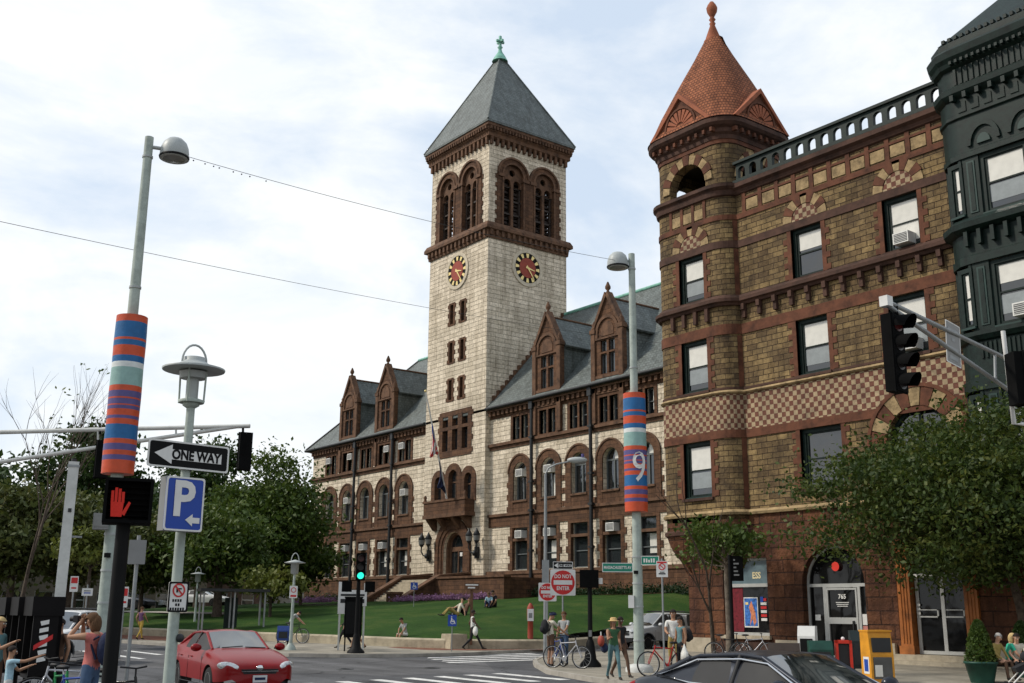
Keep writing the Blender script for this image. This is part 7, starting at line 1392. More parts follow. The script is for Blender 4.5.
def person(label, loc, rz, H=1.72, pose=None, top='c_white', bottom='c_black', skin='fair', hair='h_dark', sleeves='short', legs='long', long_hair=False, hat=None, skirt=None, bag=None, build_=1.0, group=None, look=(0, 1, 0), foot_dir=None, curl=0.5, helmet=None):
    J = dict(STAND); J.update(pose or {}); J = {k: Vector(v) for k, v in J.items()}
    s = H/1.75; t = thing('person', label, 'person', loc, rz, group); bones = []
    bm = bmesh.new(); sk = bm.verts.layers.skin.new('s'); V = {}
    def vert(k, p, r): v = bm.verts.new(p*s); v[sk].radius = (r[0]*s, r[1]*s) if hasattr(r, '__len__') else (r*s, r*s); V[k] = v; return v
    def edge(a, b_): bm.edges.new((V[a], V[b_]))
    w_ = build_
    root = vert('pelvis', J['pelvis'], (.135*w_, .105*w_)); vert('spine', J['spine'], (.125*w_, .095*w_)); vert('chest', J['chest'], (.15*w_, .105*w_)); vert('neckb', J['neck']-(J['neck']-J['chest'])*.25, (.075, .065)); vert('neck', J['neck'], (.052, .052))
    hd = (J['head']-J['neck']).normalized(); vert('jaw', J['neck'].lerp(J['head'], .55), (.062, .068)); vert('head', J['head'], (.078, .092)); vert('crown', J['head']+hd*.085, (.052, .06))
    for a, b_ in (('pelvis', 'spine'), ('spine', 'chest'), ('chest', 'neckb'), ('neckb', 'neck'), ('neck', 'jaw'), ('jaw', 'head'), ('head', 'crown')): edge(a, b_)
    for c in 'lr':
        vert(c+'sh', J[c+'sh'], (.062*w_, .062*w_)); vert(c+'ua', J[c+'sh'].lerp(J[c+'el'], .5), .046*w_); vert(c+'el', J[c+'el'], .038*w_); vert(c+'fa', J[c+'el'].lerp(J[c+'wr'], .4), .036*w_); vert(c+'wr', J[c+'wr'], .026)
        dh = (J[c+'wr']-J[c+'el']).normalized(); vert(c+'pa', J[c+'wr']+dh*.045, (.032, .02)); vert(c+'pb', J[c+'wr']+dh*.085, (.034, .018))
        for a, b_ in (('chest', c+'sh'), (c+'sh', c+'ua'), (c+'ua', c+'el'), (c+'el', c+'fa'), (c+'fa', c+'wr'), (c+'wr', c+'pa'), (c+'pa', c+'pb')): edge(a, b_)
        vert(c+'hip', J[c+'hip'], .088*w_); vert(c+'th', J[c+'hip'].lerp(J[c+'kn'], .5), .078*w_); vert(c+'kn', J[c+'kn'], .054*w_); vert(c+'ca', J[c+'kn'].lerp(J[c+'an'], .35), .054*w_); vert(c+'an', J[c+'an'], .036)
        sh = J[c+'an']-J[c+'kn']; fd = Vector(foot_dir) if foot_dir else Vector((0, 1, 0)); fd = (fd-sh.normalized()*fd.dot(sh.normalized())*0.6).normalized()
        vert(c+'he', J[c+'an']+sh.normalized()*.045-fd*.03, .034); vert(c+'ft', J[c+'an']+sh.normalized()*.05+fd*.10, (.04, .026)); vert(c+'to', J[c+'an']+sh.normalized()*.055+fd*.17, (.033, .018))
        for a, b_ in (('pelvis', c+'hip'), (c+'hip', c+'th'), (c+'th', c+'kn'), (c+'kn', c+'ca'), (c+'ca', c+'an'), (c+'an', c+'he'), (c+'an', c+'ft'), (c+'ft', c+'to')): edge(a, b_)
    root[sk].use_root = True
    me = bpy.data.meshes.new('b'); bm.to_mesh(me); bm.free(); o = bpy.data.objects.new('b', me); COL.objects.link(o)
    o.modifiers.new('k', 'SKIN').use_smooth_shade = True; sd = o.modifiers.new('s', 'SUBSURF'); sd.levels = 2; sd.render_levels = 2
    dg = bpy.context.evaluated_depsgraph_get(); body = bpy.data.meshes.new_from_object(o.evaluated_get(dg)); bpy.data.objects.remove(o)
    names = ['skin_'+skin, top, bottom, 'shoe']; lg = {'long': 2, 'short': 0, 'bare': 0}[legs]
    segs = [('pelvis', 'spine', 2 if False else 1), ('spine', 'chest', 1), ('chest', 'neck', 1), ('neck', 'head', 0)]
    for c in 'lr': segs += [('chest', c+'sh', 1), (c+'sh', c+'el', 1 if sleeves != 'none' else 0), (c+'el', c+'wr', 1 if sleeves == 'long' else 0), (c+'hip', c+'kn', 2), (c+'kn', c+'an', lg), ('pelvis', c+'hip', 2)]
    body.materials.clear(); [body.materials.append(M[k]) for k in names]
    for p in body.polygons:
        c_ = Vector(p.center)/s; best = 9; mi = 1
        for a, b_, m_ in segs:
            A, B = J[a], J[b_]; ab = B-A; u = max(0, min(1, (c_-A).dot(ab)/max(ab.dot(ab), 1e-6))); d = (c_-(A+ab*u)).length
            if a == 'chest' and b_ == 'neck' and u > .72: m_ = 0
            if d < best: best = d; mi = m_; 
            if d == best and a.endswith('kn') and b_.endswith('an') and u > .97: mi = 3
            if d == best and a == 'pelvis' and b_ == 'spine' and u < .1: mi = 2
            if d == best and a.endswith('sh') and sleeves == 'short' and u > .62: mi = 0
        for c in 'lr':
            sh = (J[c+'an']-J[c+'kn']).normalized()
            if (c_-J[c+'an']).dot(sh) > -0.01 and (c_-J[c+'an']).length < .26 and (c_-J[c+'an']).dot(sh) < .2: mi = 3
            if (c_-J[c+'wr']).length < .12 and best < .2 and (c_-J[c+'wr']).dot((J[c+'wr']-J[c+'el']).normalized()) > 0: mi = 0
        p.material_index = mi; p.use_smooth = True
    # face and fingers join the same body mesh
    x = MB(); x.mats = list(names); lk = Vector(look).normalized(); up = hd; rt = lk.cross(up).normalized(); lk = up.cross(rt).normalized(); hc = J['head']*s
    pt = lambda a, b_, c: tuple(hc+(rt*a+lk*b_+up*c)*s)
    x.mats += [k for k in ('skin_'+skin, 'h_dark', 'c_white', 'lip') if k not in x.mats]
    x.ball(pt(0, .098, -.02), .014*s, 'skin_'+skin, 6); x.ball(pt(0, .103, -.032), .016*s, 'skin_'+skin, 6)
    for e in (-1, 1):
        x.ball(pt(e*.032, .083, .005), .0125*s, 'c_white', 6); x.ball(pt(e*.032, .092, .005), .0065*s, 'h_dark', 6); x.ball(pt(e*.032, .085, .027), (.018*s, .006*s, .004*s), 'h_dark', 6); x.ball(pt(e*.083, .005, -.01), (.012*s, .018*s, .028*s), 'skin_'+skin, 6)
    x.ball(pt(0, .088, -.06), (.024*s, .008*s, .007*s), 'lip', 6)
    for c in 'lr':
        dh = (J[c+'wr']-J[c+'el']).normalized(); side = dh.orthogonal().normalized(); side = Vector((1, 0, 0)) if abs(dh.x) < .8 else Vector((0, 0, 1)); side = (side-dh*side.dot(dh)).normalized(); nn = dh.cross(side)
        if nn.y < 0: nn = -nn
        base = J[c+'wr']+dh*.088
        for i, ln in enumerate((.062, .074, .07, .054)):
            o_ = side*((i-1.5)*.0175); p0 = (base+o_-dh*.015)*s; p1 = (base+o_+dh*ln*.5+nn*.008*curl)*s; p2 = (base+o_+dh*ln*(.95-.35*curl)+nn*ln*.55*curl)*s; x.tube([p0, p1, p2], .008*s, 'skin_'+skin, 6, [.0092*s, .0085*s, .006*s])
        sg = 1 if c == 'l' else -1; th = J[c+'wr']+dh*.03+side*sg*.022; x.tube([th*s, (th+dh*.035+side*sg*.025)*s, (th+dh*.065+side*sg*.03+nn*.012)*s], .01*s, 'skin_'+skin, 6, [.0125*s, .011*s, .008*s])
    fm = x.mesh('f'); b1 = bmesh.new(); b1.from_mesh(body); n0 = len(b1.faces)
    for k in x.mats:
        if k not in [m.name for m in body.materials]: body.materials.append(M[k])
    b1.from_mesh(fm); b1.faces.ensure_lookup_table(); idx = {i: [m.name for m in body.materials].index(k) for i, k in enumerate(x.mats)}
    for f_ in b1.faces[n0:]: f_.material_index = idx[f_.material_index]
    b1.to_mesh(body); b1.free(); body.name = 'body'; link('body', body, t)
    hb = MB()
    if not helmet:
        v = []; f = []; n = 14; m_ = 7
        for i in range(m_+1):
            ph = PI*0.62*i/m_
            for k in range(n):
                a = 2*PI*k/n; fr_ = max(0, math.sin(a)); rr = .093*math.sin(ph)*(1-.06*math.sin(3*a+i)); zz = .1*math.cos(ph); zz = max(zz, .035) if fr_ > .35 and zz < .035 else zz
                v.append(pt(rr*math.cos(a), -.012+rr*1.12*math.sin(a), .015+zz))
        for i in range(m_):
            for k in range(n): f.append((i*n+k, i*n+(k+1) % n, (i+1)*n+(k+1) % n, (i+1)*n+k))
        hb.add(v, f, hair, True)
        if long_hair: hb.ball(pt(0, -.06, -.08), (.085*s, .05*s, .13*s), hair, 10); hb.ball(pt(-.06, -.03, -.08), (.03*s, .05*s, .1*s), hair, 8); hb.ball(pt(.06, -.03, -.08), (.03*s, .05*s, .1*s), hair, 8)
        hb.build('hair', t, off=(0, 0, 0))
    else:
        hb.lathe(tuple(hc+up*.03*s), [(.115*s, 0), (.118*s, .03*s), (.095*s, .075*s), (.04*s, .105*s), (.001, .11*s)], helmet, 14, sq=1.2)
        for k in (-.05, 0, .05): hb.box(hc.x+k*s-.006, hc.y-.1*s, hc.z+.1*s, hc.x+k*s+.006, hc.y+.1*s, hc.z+.125*s, 'trim_black')
        hb.build('helmet', t, off=(0, 0, 0))
    if hat: b = MB(); b.lathe(tuple(hc+up*.045*s), [(.17*s, -.01), (.16*s, .0), (.1*s, .012*s), (.098*s, .07*s), (.07*s, .095*s), (.001, .1*s)], hat, 16); b.build('hat', t, off=(0, 0, 0))
    if skirt:
        b = MB(); pv = (J['pelvis'])*s; kn = (J['lkn']+J['rkn'])/2*s; n = 16; rings = []
        for i in range(6):
            u = i/5; c_ = pv.lerp(kn, u*1.15)+Vector((0, 0, .03*s*(1-u))); r_ = (.15+.06*u)*s*w_; rings.append([tuple(c_+Vector(((r_*(1+.05*math.sin(5*k)))*math.cos(2*PI*k/n), r_*.85*math.sin(2*PI*k/n), 0))) for k in range(n)])
        v = [p for r_ in rings for p in r_]; b.add(v, [(i*n+k, i*n+(k+1) % n, (i+1)*n+(k+1) % n, (i+1)*n+k) for i in range(5) for k in range(n)], skirt, True); b.build('skirt', t, off=(0, 0, 0))
    return t
mat('lip', (0.35, 0.1, 0.09), 0.6)
def pack(label, loc, rz, m='c_black', s=(0.17, 0.12, 0.24), name='backpack'):
    b = MB(); b.ball((0, 0, 0), s, m, 12); b.ball((0, -s[1]*.8, -s[2]*.3), (s[0]*.7, s[1]*.5, s[2]*.45), m, 10); b.tube([(-s[0]*.6, s[1]*.6, s[2]*.7), (-s[0]*.7, s[1]*1.6, s[2]*.4), (-s[0]*.6, s[1]*.8, -s[2]*.6)], .018, m, 5); b.tube([(s[0]*.6, s[1]*.6, s[2]*.7), (s[0]*.7, s[1]*1.6, s[2]*.4), (s[0]*.6, s[1]*.8, -s[2]*.6)], .018, m, 5)
    return tag(b.build(name, None, off=(0, 0, 0), loc=loc, rz=rz), label, 'bag')
def toward(deg):          # person faces deg degrees right of straight away (180 = towards the camera)
    v = FH*math.cos(R(deg))+RH*math.sin(R(deg)); return math.atan2(v.y, v.x)-PI/2
def at(t, p, s=1.0):      # point given in a figure's own frame
    a = t.rotation_euler[2]; return Vector((t.location.x+p[0]*math.cos(a)-p[1]*math.sin(a), t.location.y+p[0]*math.sin(a)+p[1]*math.cos(a), t.location.z+p[2]))
WALK = dict(lkn=(-.09, .2, .52), lan=(-.09, .30, .09), rkn=(.09, -.08, .50), ran=(.09, -.36, .14), lel=(-.22, -.14, 1.17), lwr=(-.22, -.02, .95), rel=(.22, .1, 1.17), rwr=(.21, .26, 1.0))
def sit(zs, fwd=.45, drop=.45, lean=.05):
    return dict(pelvis=(0, 0, zs+.1), spine=(0, lean*.4, zs+.3), chest=(0, lean, zs+.5), neck=(0, lean*1.5, zs+.64), head=(0, lean*2+.02, zs+.79), lsh=(-.17, lean, zs+.57), rsh=(.17, lean, zs+.57), lel=(-.22, lean+.12, zs+.33), rel=(.22, lean+.12, zs+.33), lwr=(-.14, fwd*.8, zs+.2), rwr=(.14, fwd*.8, zs+.2),
                lhip=(-.09, .02, zs+.08), rhip=(.09, .02, zs+.08), lkn=(-.12, fwd, zs+.12), rkn=(.12, fwd, zs+.12), lan=(-.12, fwd+.1, zs+.12-drop+.02), ran=(.13, fwd+.05, zs+.12-drop+.02))
# --- near left
q = GP(96.5, 16, 0.0); q.z = -0.08
ph = person('person in a pink shirt holding a camera up to the face beside the phone booths', q, toward(-78), 1.74, dict(head=(0, .05, 1.63), lel=(-.2, .27, 1.40), lwr=(-.05, .2, 1.60), rel=(.2, .3, 1.40), rwr=(.05, .22, 1.60)), 'c_pink', 'c_jean', 'tan', 'h_brown', 'none', long_hair=True, look=(0, 1, -.05))
b = MB(); b.box(-.07, -.03, -.05, .07, .04, .05, 'trim_black'); b.cyl((0, .04, 0), (0, .12, 0), .035, 'trim_black', n=12); tag(b.build('camera_body', None, off=(0, 0, 0), loc=at(ph, (0, .27, 1.64)), rz=ph.rotation_euler[2]), 'small black camera held to the face of the person in pink', 'camera')
pack('dark rucksack on the back of the person in pink', at(ph, (0, -.22, 1.24)), ph.rotation_euler[2], 'c_navy')
q = GP(16.5, 17.5, 0); q.z = -0.06; person('child in a pale blue shirt reaching one arm up to a phone booth', q, toward(62), 1.20, dict(rel=(.24, .28, 1.42), rwr=(.2, .56, 1.52), lel=(-.22, .2, 1.2), lwr=(-.15, .42, 1.3)), 'c_blue', 'c_white', 'tan', 'h_dark', 'short', legs='short')
q = GP(1.5, 19, 0); q.z = -0.06; person('person in a dark striped top cut by the left edge behind the child', q, toward(100), 1.62, dict(rel=(.22, .22, 1.2), rwr=(.16, .4, 1.3)), 'c_teal', 'c_brown', 'tan', 'h_blond', 'short')
q = GP(62, 20, 0); q.z = -0.06; person('person with bare arms standing between the phone booths and the bicycles', q, toward(200), 1.6, dict(lel=(-.3, .05, 1.2)), 'c_brown', 'c_black', 'tan', 'h_dark', 'none')
# --- far pavement
q = GP(142, 56.5, 0.12); person('person in a purple top and yellow trousers walking on the far left pavement', q, toward(20), 1.62, WALK, 'c_purple', 'c_yellow', 'tan', 'h_brown', 'none')
q = GP(291, 55, 0.12); pb_ = person('person in a grey shirt bending over a bicycle behind the lantern post', q, toward(70), 1.72, dict(spine=(0, .06, 1.13), chest=(0, .2, 1.27), neck=(0, .32, 1.34), head=(0, .42, 1.40), lsh=(-.17, .22, 1.33), rsh=(.17, .22, 1.33), lel=(-.2, .42, 1.12), rel=(.2, .42, 1.12), lwr=(-.2, .62, .95), rwr=(.2, .62, .95)), 'c_grey', 'c_black', 'fair', 'h_dark', 'short')
q = GP(359, 48.5, 0.12); person('person in a white skirt walking behind the green light signal post', q, toward(-100), 1.6, WALK, 'c_white', 'c_white', 'tan', 'h_dark', 'short', legs='bare', skirt='c_white')
q = GP(346.5, 48.8, 0.12); person('person in black trousers walking left behind the notice board', q, toward(-80), 1.7, WALK, 'c_black', 'c_black', 'fair', 'h_dark', 'long')
q = GG(404, 646.5, 0.12); q = Vector((q.x-.05, q.y+.1, gz(q.x, q.y)+0.1)); person('person in pale shirt and white skirt sitting on the lawn wall', q, toward(228), 1.62, sit(.5, .42, .52, .14), 'c_grey', 'c_white', 'tan', 'h_dark', 'short', legs='bare', skirt=None)
q = GP(473, 48.2, 0.12); wk = person('person in a white top and black trousers walking past the lawn wall', q, toward(84), 1.68, dict(WALK, lkn=(-.09, .26, .52), lan=(-.09, .46, .10), ran=(.09, -.42, .16)), 'c_white', 'c_black', 'dark', 'h_dark', 'none')
b = MB(); b.ball((0, 0, 0), (.14, .1, .2), 'c_white', 10); b.tube([(0, 0, .18), (0, 0, .3)], .012, 'c_white', 5); tag(b.build('carrier_bag', None, off=(0, 0, 0), loc=at(wk, (.23, .1, .8))), 'white bag swinging at the side of the walker by the lawn wall', 'bag')
# --- on the lawn
def on_lawn(px, py):
    for k in range(400):
        D = 50+k*0.1; p = PV(px, py, D)
        if p.z <= lawn_z(p.x, p.y)+0.02: return Vector((p.x, p.y, lawn_z(p.x, p.y)))
    return p
recl = dict(sit(.0, .55, .05, -.12), lkn=(-.12, .42, .42), lan=(-.12, .7, .06), rkn=(.12, .46, .36), ran=(.13, .78, .06), lel=(-.25, -.28, .3), lwr=(-.27, -.3, .06), rel=(.22, .16, .4), rwr=(.16, .4, .4))
person('person in cream leaning back on the grass behind the wheelchair sign', on_lawn(458, 616), toward(-100), 1.9, recl, 'c_cream', 'c_khaki', 'fair', 'h_dark', 'short')
person('darker person sitting on the grass beside the one in cream', on_lawn(465.5, 615), toward(-120), 1.75, recl, 'c_brown', 'c_black', 'tan', 'h_brown', 'short')
person('person in black sitting high on the lawn with knees drawn up', on_lawn(494.5, 607), toward(210), 1.85, dict(sit(0, .35, 0, .1), lkn=(-.12, .38, .45), rkn=(.12, .38, .45), lan=(-.12, .5, .06), ran=(.12, .5, .06)), 'c_black', 'c_black', 'tan', 'h_dark', 'short')
person('person in blue sitting beside the one in black high on the lawn', on_lawn(489.5, 607.5), toward(195), 1.7, dict(sit(0, .35, 0, .1), lkn=(-.12, .38, .4), rkn=(.12, .38, .4), lan=(-.12, .5, .06), ran=(.12, .5, .06)), 'c_blue', 'c_navy', 'tan', 'h_brown', 'short')
# --- corner island
q = GP(550.5, 36.8, 0.12); cy = person('cyclist in a cream shirt with a dark backpack holding a bicycle', q, toward(62), 1.74, dict(head=(0, .07, 1.60), lel=(-.2, .22, 1.2), lwr=(-.16, .42, 1.08), rel=(.2, .24, 1.2), rwr=(.2, .46, 1.05)), 'c_cream', 'c_brown', 'tan', 'h_dark', 'short', legs='short', helmet='c_navy')
pack('black backpack worn by the cyclist in the cream shirt', at(cy, (0, -.22, 1.25)), cy.rotation_euler[2])
q = GP(564, 37.6, 0.12); person('person in an olive grey shirt standing behind the bicycle handlebars', q, toward(-150), 1.74, dict(lel=(-.2, .2, 1.2), lwr=(-.2, .4, 1.1)), 'c_grey', 'c_jean', 'tan', 'h_brown', 'short')
q = GP(613, 30.8, 0.12); wm = person('person in a straw hat and green top carrying bags at the kerb', q, toward(168), 1.62, dict(WALK, rel=(.2, .14, 1.15), rwr=(.2, .32, 1.2)), 'c_green', 'c_teal', 'tan', 'h_brown', 'none', hat='straw', long_hair=True)
b = MB(); b.ball((0, 0, 0), (.13, .08, .13), 'c_navy', 10); b.tube([(-.08, 0, .1), (0, 0, .38), (.08, 0, .1)], .012, 'c_navy', 5); tag(b.build('shoulder_bag', None, off=(0, 0, 0), loc=PV(604.5, 648, 30.5)), 'small dark shoulder bag carried by the person in the straw hat', 'bag')
b = MB(); b.ball((0, 0, 0), (.11, .08, .15), 'clock_red', 10); b.tube([(0, 0, .12), (0, 0, .24)], .02, 'c_white', 5); tag(b.build('red_bag', None, off=(0, 0, 0), loc=PV(601, 641, 30.4)), 'red bag held out by the person in the straw hat', 'bag')
q = GP(620, 31.6, 0.12); person('darker companion walking close behind the person in the straw hat', q, toward(150), 1.66, WALK, 'c_black', 'c_brown', 'dark', 'h_dark', 'short')
q = GP(673, 33.2, 0.12); person('tall person in a pale shirt and khaki shorts astride a bicycle', q, toward(190), 1.86, dict(lel=(-.22, .1, 1.18), lwr=(-.16, .34, 1.12), rel=(.22, .1, 1.18), rwr=(.16, .34, 1.12)), 'c_white', 'c_khaki', 'tan', 'h_dark', 'short', legs='short')
q = GP(680, 32.6, 0.12); cp = person('person in a teal top with hanging plastic bag beside the tall cyclist', q, toward(-120), 1.66, dict(rel=(.22, .0, 1.16), rwr=(.22, .1, .93)), 'c_teal', 'c_black', 'tan', 'h_dark', 'none')
b = MB(); b.lathe((0, 0, -.2), [(.08, 0), (.14, .05), (.13, .2), (.05, .36), (.015, .45)], 'c_white', 12, sq=.6); tag(b.build('plastic_bag', None, off=(0, 0, 0), loc=PV(684.5, 653, 32.3)), 'white plastic bag hanging beside the bicycle by the lamp mast', 'bag')
pack('black shoulder pack behind the person in the teal top', PV(688, 635, 32.8), toward(-120), s=(.15, .12, .2), name='shoulder_pack')
# --- right edge, seated on a bench
q = GP(1001, 31.2, 0.12); b = thing('bench', 'dark bench behind the planter at the right edge', 'bench', q, face(1001)); x = MB(); x.box(-.8, -.22, .42, .8, .22, .47, 'dark_wood'); x.build('seat', b, off=(0, 0, 0))
for sx in (-.7, .7): x = MB(); x.box(sx-.04, -.2, 0, sx+.04, .2, .42, 'dark_metal'); x.build('leg', b, off=(0, 0, 0))
for px, lab, tp, hr, bt, fc in ((990.5, 'grey haired person in an olive jacket sitting on the bench at the right', 'c_khaki', 'h_grey', 'c_brown', 150), (1003.5, 'blond person in a mint green top sitting on the bench at the right', 'c_mint', 'h_blond', 'c_black', 100), (1012, 'person in a pale top at the far end of the bench', 'c_cream', 'h_dark', 'c_black', 190)):
    q = GP(px, 31.1, 0.12); person(lab, q, toward(fc), 1.68, sit(.47, .42, .46, .08), tp, bt, 'fair', hr, 'short' if tp != 'c_khaki' else 'long', long_hair=(hr == 'h_blond'))
# pushchair
q = GP(1018, 28.2, 0.12); t = thing('pushchair', 'white framed pushchair cut by the right edge', 'pushchair', q, face(1018, 15)); b = MB()
for s in (-.22, .22): b.tube([(-.4, s, .12), (.1, s, .62), (.42, s, 1.0)], .018, 'sign_white', 6); b.tube([(.35, s, .12), (.0, s, .55)], .018, 'sign_white', 6)
b.tube([(.42, -.22, 1.0), (.42, .22, 1.0)], .018, 'trim_black', 6); b.build('frame', t, off=(0, 0, 0)); b = MB(); b.hexa([(-.2, -.2, .45), (.15, -.2, .4), (.15, .2, .4), (-.2, .2, .45)], [(-.25, -.2, .55), (.3, -.2, .8), (.3, .2, .8), (-.25, .2, .55)], 'c_black'); b.ball((.15, 0, .82), (.22, .22, .16), 'c_black', 10); b.build('seat', t, off=(0, 0, 0))
for p in ((-.4, -.22), (-.4, .22), (.35, -.22), (.35, .22)): b = MB(); b.lathe((0, 0, 0), [(.06, -.02), (.1, -.02), (.11, 0), (.1, .02), (.06, .02)], 'tyre', 14); me = b.mesh('wheel'); me.transform(Matrix.Rotation(PI/2, 4, 'X')); link('wheel', me, t, (p[0], p[1], .11))
# --- bicycles
def torus(b, c, R_, r_, m, n=28, k=6):
    v = []
    for i in range(n):
        a = 2*PI*i/n
        for j in range(k): d = 2*PI*j/k; rr = R_+r_*math.cos(d); v.append((c[0]+rr*math.cos(a), c[1]+r_*math.sin(d), c[2]+rr*math.sin(a)))
    b.add(v, [(i*k+j, i*k+(j+1) % k, ((i+1) % n)*k+(j+1) % k, ((i+1) % n)*k+j) for i in range(n) for j in range(k)], m, True)
def bicycle(label, loc, rz, m, tilt=0.0):
    t = thing('bicycle', label, 'bicycle', loc, rz, 'bicycles around the crossing'); t.rotation_euler[0] = tilt; r = .34
    for x in (-.52, .52):
        b = MB(); torus(b, (0, 0, 0), r, .018, 'tyre'); torus(b, (0, 0, 0), r-.025, .01, 'rim', 24, 5)
        for k in range(14): a = 2*PI*k/14; b.cyl((.02*math.cos(a+1), .015 if k % 2 else -.015, .02*math.sin(a+1)), ((r-.03)*math.cos(a), 0, (r-.03)*math.sin(a)), .0022, 'rim', n=4, caps=False)
        b.cyl((0, -.03, 0), (0, .03, 0), .02, 'rim', n=8); b.build('wheel', t, off=(0, 0, 0)).location = (x, 0, r)
    b = MB(); bb, st_, hd_, hu = (-.08, 0, .28), (-.25, 0, .82), (.33, 0, .72), (.30, 0, .86)
    for a, c, rr in ((bb, st_, .017), (bb, hd_, .019), ((-.23, 0, .76), (.315, 0, .80), .017), (bb, (-.52, .04, r), .011), (bb, (-.52, -.04, r), .011), ((-.235, 0, .76), (-.52, .04, r), .009), ((-.235, 0, .76), (-.52, -.04, r), .009), (hd_, hu, .02)): b.cyl(a, c, rr, m, n=8)
    b.tube([hd_, (.40, .05, .62), (.52, .05, r)], .012, m, 6); b.tube([hd_, (.40, -.05, .62), (.52, -.05, r)], .012, m, 6); b.build('frame', t, off=(0, 0, 0))
    b = MB(); b.tube([(.25, -.28, 1.0), (.32, -.2, .99), (.3, 0, .97), (.32, .2, .99), (.25, .28, 1.0)], .013, 'trim_black', 6); b.cyl(hu, (.3, 0, .97), .013, 'trim_black', n=6); b.build('handlebar', t, off=(0, 0, 0))
    b = MB(); b.ball((-.28, 0, .93), (.14, .07, .035), 'trim_black', 10); b.cyl(st_, (-.28, 0, .92), .013, 'rim', n=6); b.build('saddle', t, off=(0, 0, 0))
    b = MB(); b.lathe((0, 0, 0), [(.07, -.008), (.09, -.004), (.09, .004), (.07, .008)], 'rim', 16); me = b.mesh('crank'); me.transform(Matrix.Rotation(PI/2, 4, 'X')); o = link('crank', me, t, (-.08, -.05, .28)); b = MB(); b.cyl((0, 0, 0), (.1, -.03, -.13), .009, 'rim', n=5); b.cyl((0, 0, 0), (-.1, .1, .13), .009, 'rim', n=5); b.box(.06, -.11, -.14, .14, -.03, -.12, 'trim_black'); b.build('pedal', o, off=(0, 0, 0)); return t
for k, c in dict(bike_blue=(0.03, 0.06, 0.25), bike_green=(0.02, 0.2, 0.06), bike_red=(0.4, 0.02, 0.02), bike_black=(0.02, 0.02, 0.02), bike_silver=(0.4, 0.4, 0.42)).items(): paint(k, c)
q = GP(567, 36.2, 0.12); bicycle('silver bicycle held by the cyclist with the backpack', q, heading(60), 'bike_silver'); q = GP(557, 37.4, 0.12); bicycle('dark blue bicycle behind the silver one on the corner', q, heading(20), 'bike_blue')
q = GP(664, 32.6, 0.12); bicycle('red bicycle leaning by the lamp mast under the tall person', q, heading(-75), 'bike_red')
q = GP(294, 54.3, 0.12); bicycle('black bicycle beside the bending person on the far pavement', q, heading(75), 'bike_black')
for px, D, m_, ph_, lb in ((67, 17.6, 'bike_green', 40, 'green bicycle parked right of the phone booths'), (80, 17, 'bike_blue', 55, 'blue bicycle in front of the white jeep'), (73, 19, 'bike_silver', -50, 'silver bicycle behind the green and blue ones'), (124, 16.2, 'bike_black', 70, 'black bicycle wheel end showing right of the walk signal post')): q = GP(px, D); q.z = -0.08; bicycle(lb, q, heading(ph_), m_)
for px, D, m_, ph_, lb in ((727, 40.5, 'bike_black', 70, 'black bicycle locked below the shop window'), (752, 40.8, 'bike_silver', 78, 'silver bicycle leaning at the base of the shop window')): q = GP(px, D, 0.12); bicycle(lb, q, heading(ph_), m_)
# ================================================================== one object for each separate piece
def split_pieces(o, gap=0.06):
    me = o.data; bm = bmesh.new(); bm.from_mesh(me); bm.verts.ensure_lookup_table(); n = len(bm.verts); isl = [-1]*n; k = 0
    for v in bm.verts:
        if isl[v.index] >= 0: continue
        st = [v]; isl[v.index] = k
        while st:
            a = st.pop()
            for e in a.link_edges:
                b_ = e.other_vert(a)
                if isl[b_.index] < 0: isl[b_.index] = k; st.append(b_)
        k += 1
    co = np.array([v.co[:] for v in bm.verts]); isl = np.array(isl); lo = np.array([co[isl == i].min(0) for i in range(k)]); hi = np.array([co[isl == i].max(0) for i in range(k)])
    par = list(range(k))
    def find(a):
        while par[a] != a: par[a] = par[par[a]]; a = par[a]
        return a
    for i in range(k):
        d = np.maximum(np.maximum(lo-hi[i], lo[i]-hi), 0).max(1)
        for j in np.nonzero(d <= gap)[0]: a, b_ = find(i), find(int(j)); par[a] = b_
    roots = {find(i) for i in range(k)}
    if len(roots) < 2: bm.free(); return
    grp = {r: i for i, r in enumerate(sorted(roots))}; vg = [grp[find(int(i))] for i in isl]; base = o.name.split('.')[0]
    for g in range(len(roots)):
        b2 = bm.copy(); b2.verts.ensure_lookup_table(); bmesh.ops.delete(b2, geom=[v for v in b2.verts if vg[v.index] != g], context='VERTS')
        m2 = bpy.data.meshes.new(base); b2.to_mesh(m2); b2.free(); [m2.materials.append(x) for x in me.materials]
        if g == 0: o.data = m2
        else:
            c = link(base, m2, o.parent, o.location.copy()); c.rotation_euler = o.rotation_euler.copy()
    bm.free()
for o in [o for o in SC.objects if o.type == 'MESH' and o.name.split('.')[0] in ('window_surround', 'corbel', 'timber_pilaster', 'plinth', 'cornice', 'voussoir', 'slit_window', 'arcade_window', 'corner_strip', 'pillar', 'wheel_arch_trim', 'shelter_post', 'louvre', 'shut_line')]:
    if not o.children and len(o.data.vertices) < 40000: split_pieces(o, 0.3 if o.name.startswith('louvre') else 0.06)
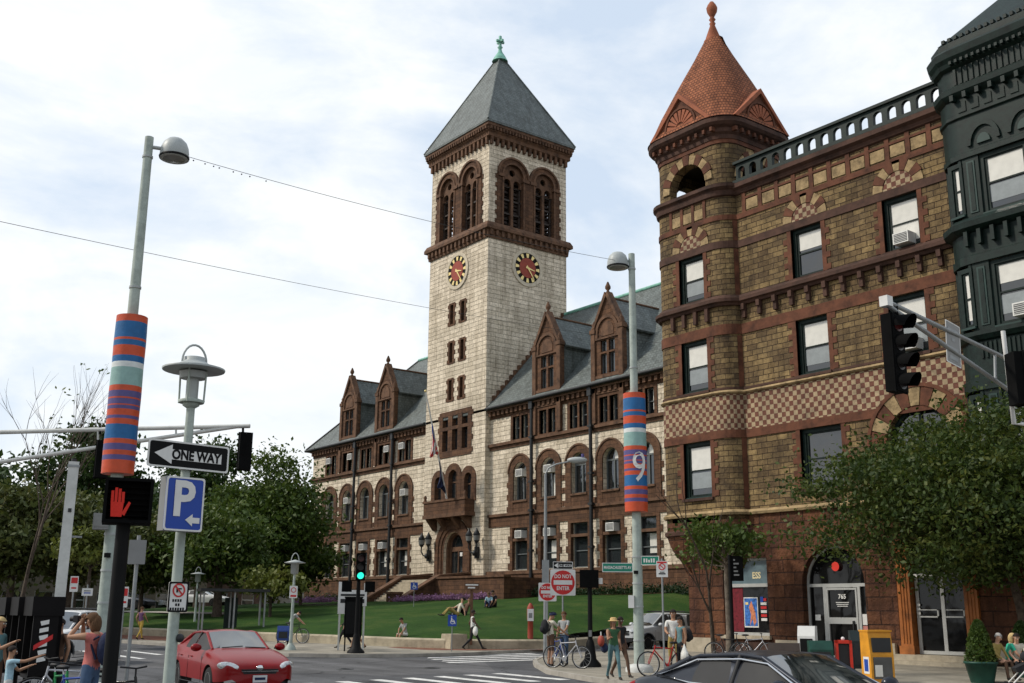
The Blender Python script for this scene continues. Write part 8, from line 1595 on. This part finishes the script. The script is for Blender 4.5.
# ================================================================== SKY AND LIGHT
SUN_AZ = math.atan2(-0.80, -0.62); SUN_EL = R(44)       # towards the sun: front and left of the facades
wd = bpy.data.worlds.new('World'); SC.world = wd; wd.use_nodes = True; nt = wd.node_tree
bg = nt.nodes['Background']
sky = N(nt, 'ShaderNodeTexSky', sky_type='NISHITA'); sky.sun_disc = False; sky.sun_elevation = SUN_EL; sky.sun_rotation = math.pi/2-SUN_AZ; sky.air_density = 1.0; sky.dust_density = 1.5; sky.ozone_density = 1.5
tc = N(nt, 'ShaderNodeTexCoord'); mp = N(nt, 'ShaderNodeMapping'); mp.inputs['Scale'].default_value = (1.0, 1.0, 2.2); mp.inputs['Rotation'].default_value = (0, 0, 0.6); L(nt, tc.outputs['Generated'], mp.inputs['Vector'])
n1 = N(nt, 'ShaderNodeTexNoise', Scale=2.4, Detail=9.0, Roughness=0.55, Distortion=0.6); L(nt, mp.outputs[0], n1.inputs['Vector'])
n2 = N(nt, 'ShaderNodeTexNoise', Scale=7.0, Detail=8.0, Roughness=0.6, Distortion=0.3); L(nt, mp.outputs[0], n2.inputs['Vector'])
ad = N(nt, 'ShaderNodeMath', operation='MULTIPLY_ADD'); L(nt, n2.outputs['Fac'], ad.inputs[0]); ad.inputs[1].default_value = 0.22; L(nt, n1.outputs['Fac'], ad.inputs[2])
sp = N(nt, 'ShaderNodeSeparateXYZ'); L(nt, tc.outputs['Generated'], sp.inputs[0])
hz = N(nt, 'ShaderNodeMath', operation='MULTIPLY_ADD'); L(nt, sp.outputs[2], hz.inputs[0]); hz.inputs[1].default_value = -0.30; L(nt, ad.outputs[0], hz.inputs[2])      # whiter towards the horizon
cover = ramp(nt, hz.outputs[0], [(0.36, (0.1,)*3), (0.58, (0.98,)*3)])
cloud = ramp(nt, n2.outputs['Fac'], [(0.3, (9.0, 9.6, 10.1)), (0.6, (10.3, 10.5, 10.6))])
# soft blue seen through the thin places is the sky texture itself, brightened by veil cloud
veil = mixc(nt, 0.72, sky.outputs[0], (7.8, 9.2, 11.0)); L(nt, mixc(nt, cover, veil, cloud), bg.inputs[0]); bg.inputs[1].default_value = 0.093
sl = bpy.data.lights.new('sun', 'SUN'); sl.energy = 3.0; sl.angle = R(7); SC.view_settings.exposure = 0.13; sl.color = (1.0, 0.93, 0.82); so = bpy.data.objects.new('sun', sl); COL.objects.link(so)
so.rotation_euler = Vector((math.cos(SUN_AZ)*math.cos(SUN_EL), math.sin(SUN_AZ)*math.cos(SUN_EL), math.sin(SUN_EL))).to_track_quat('Z', 'Y').to_euler()
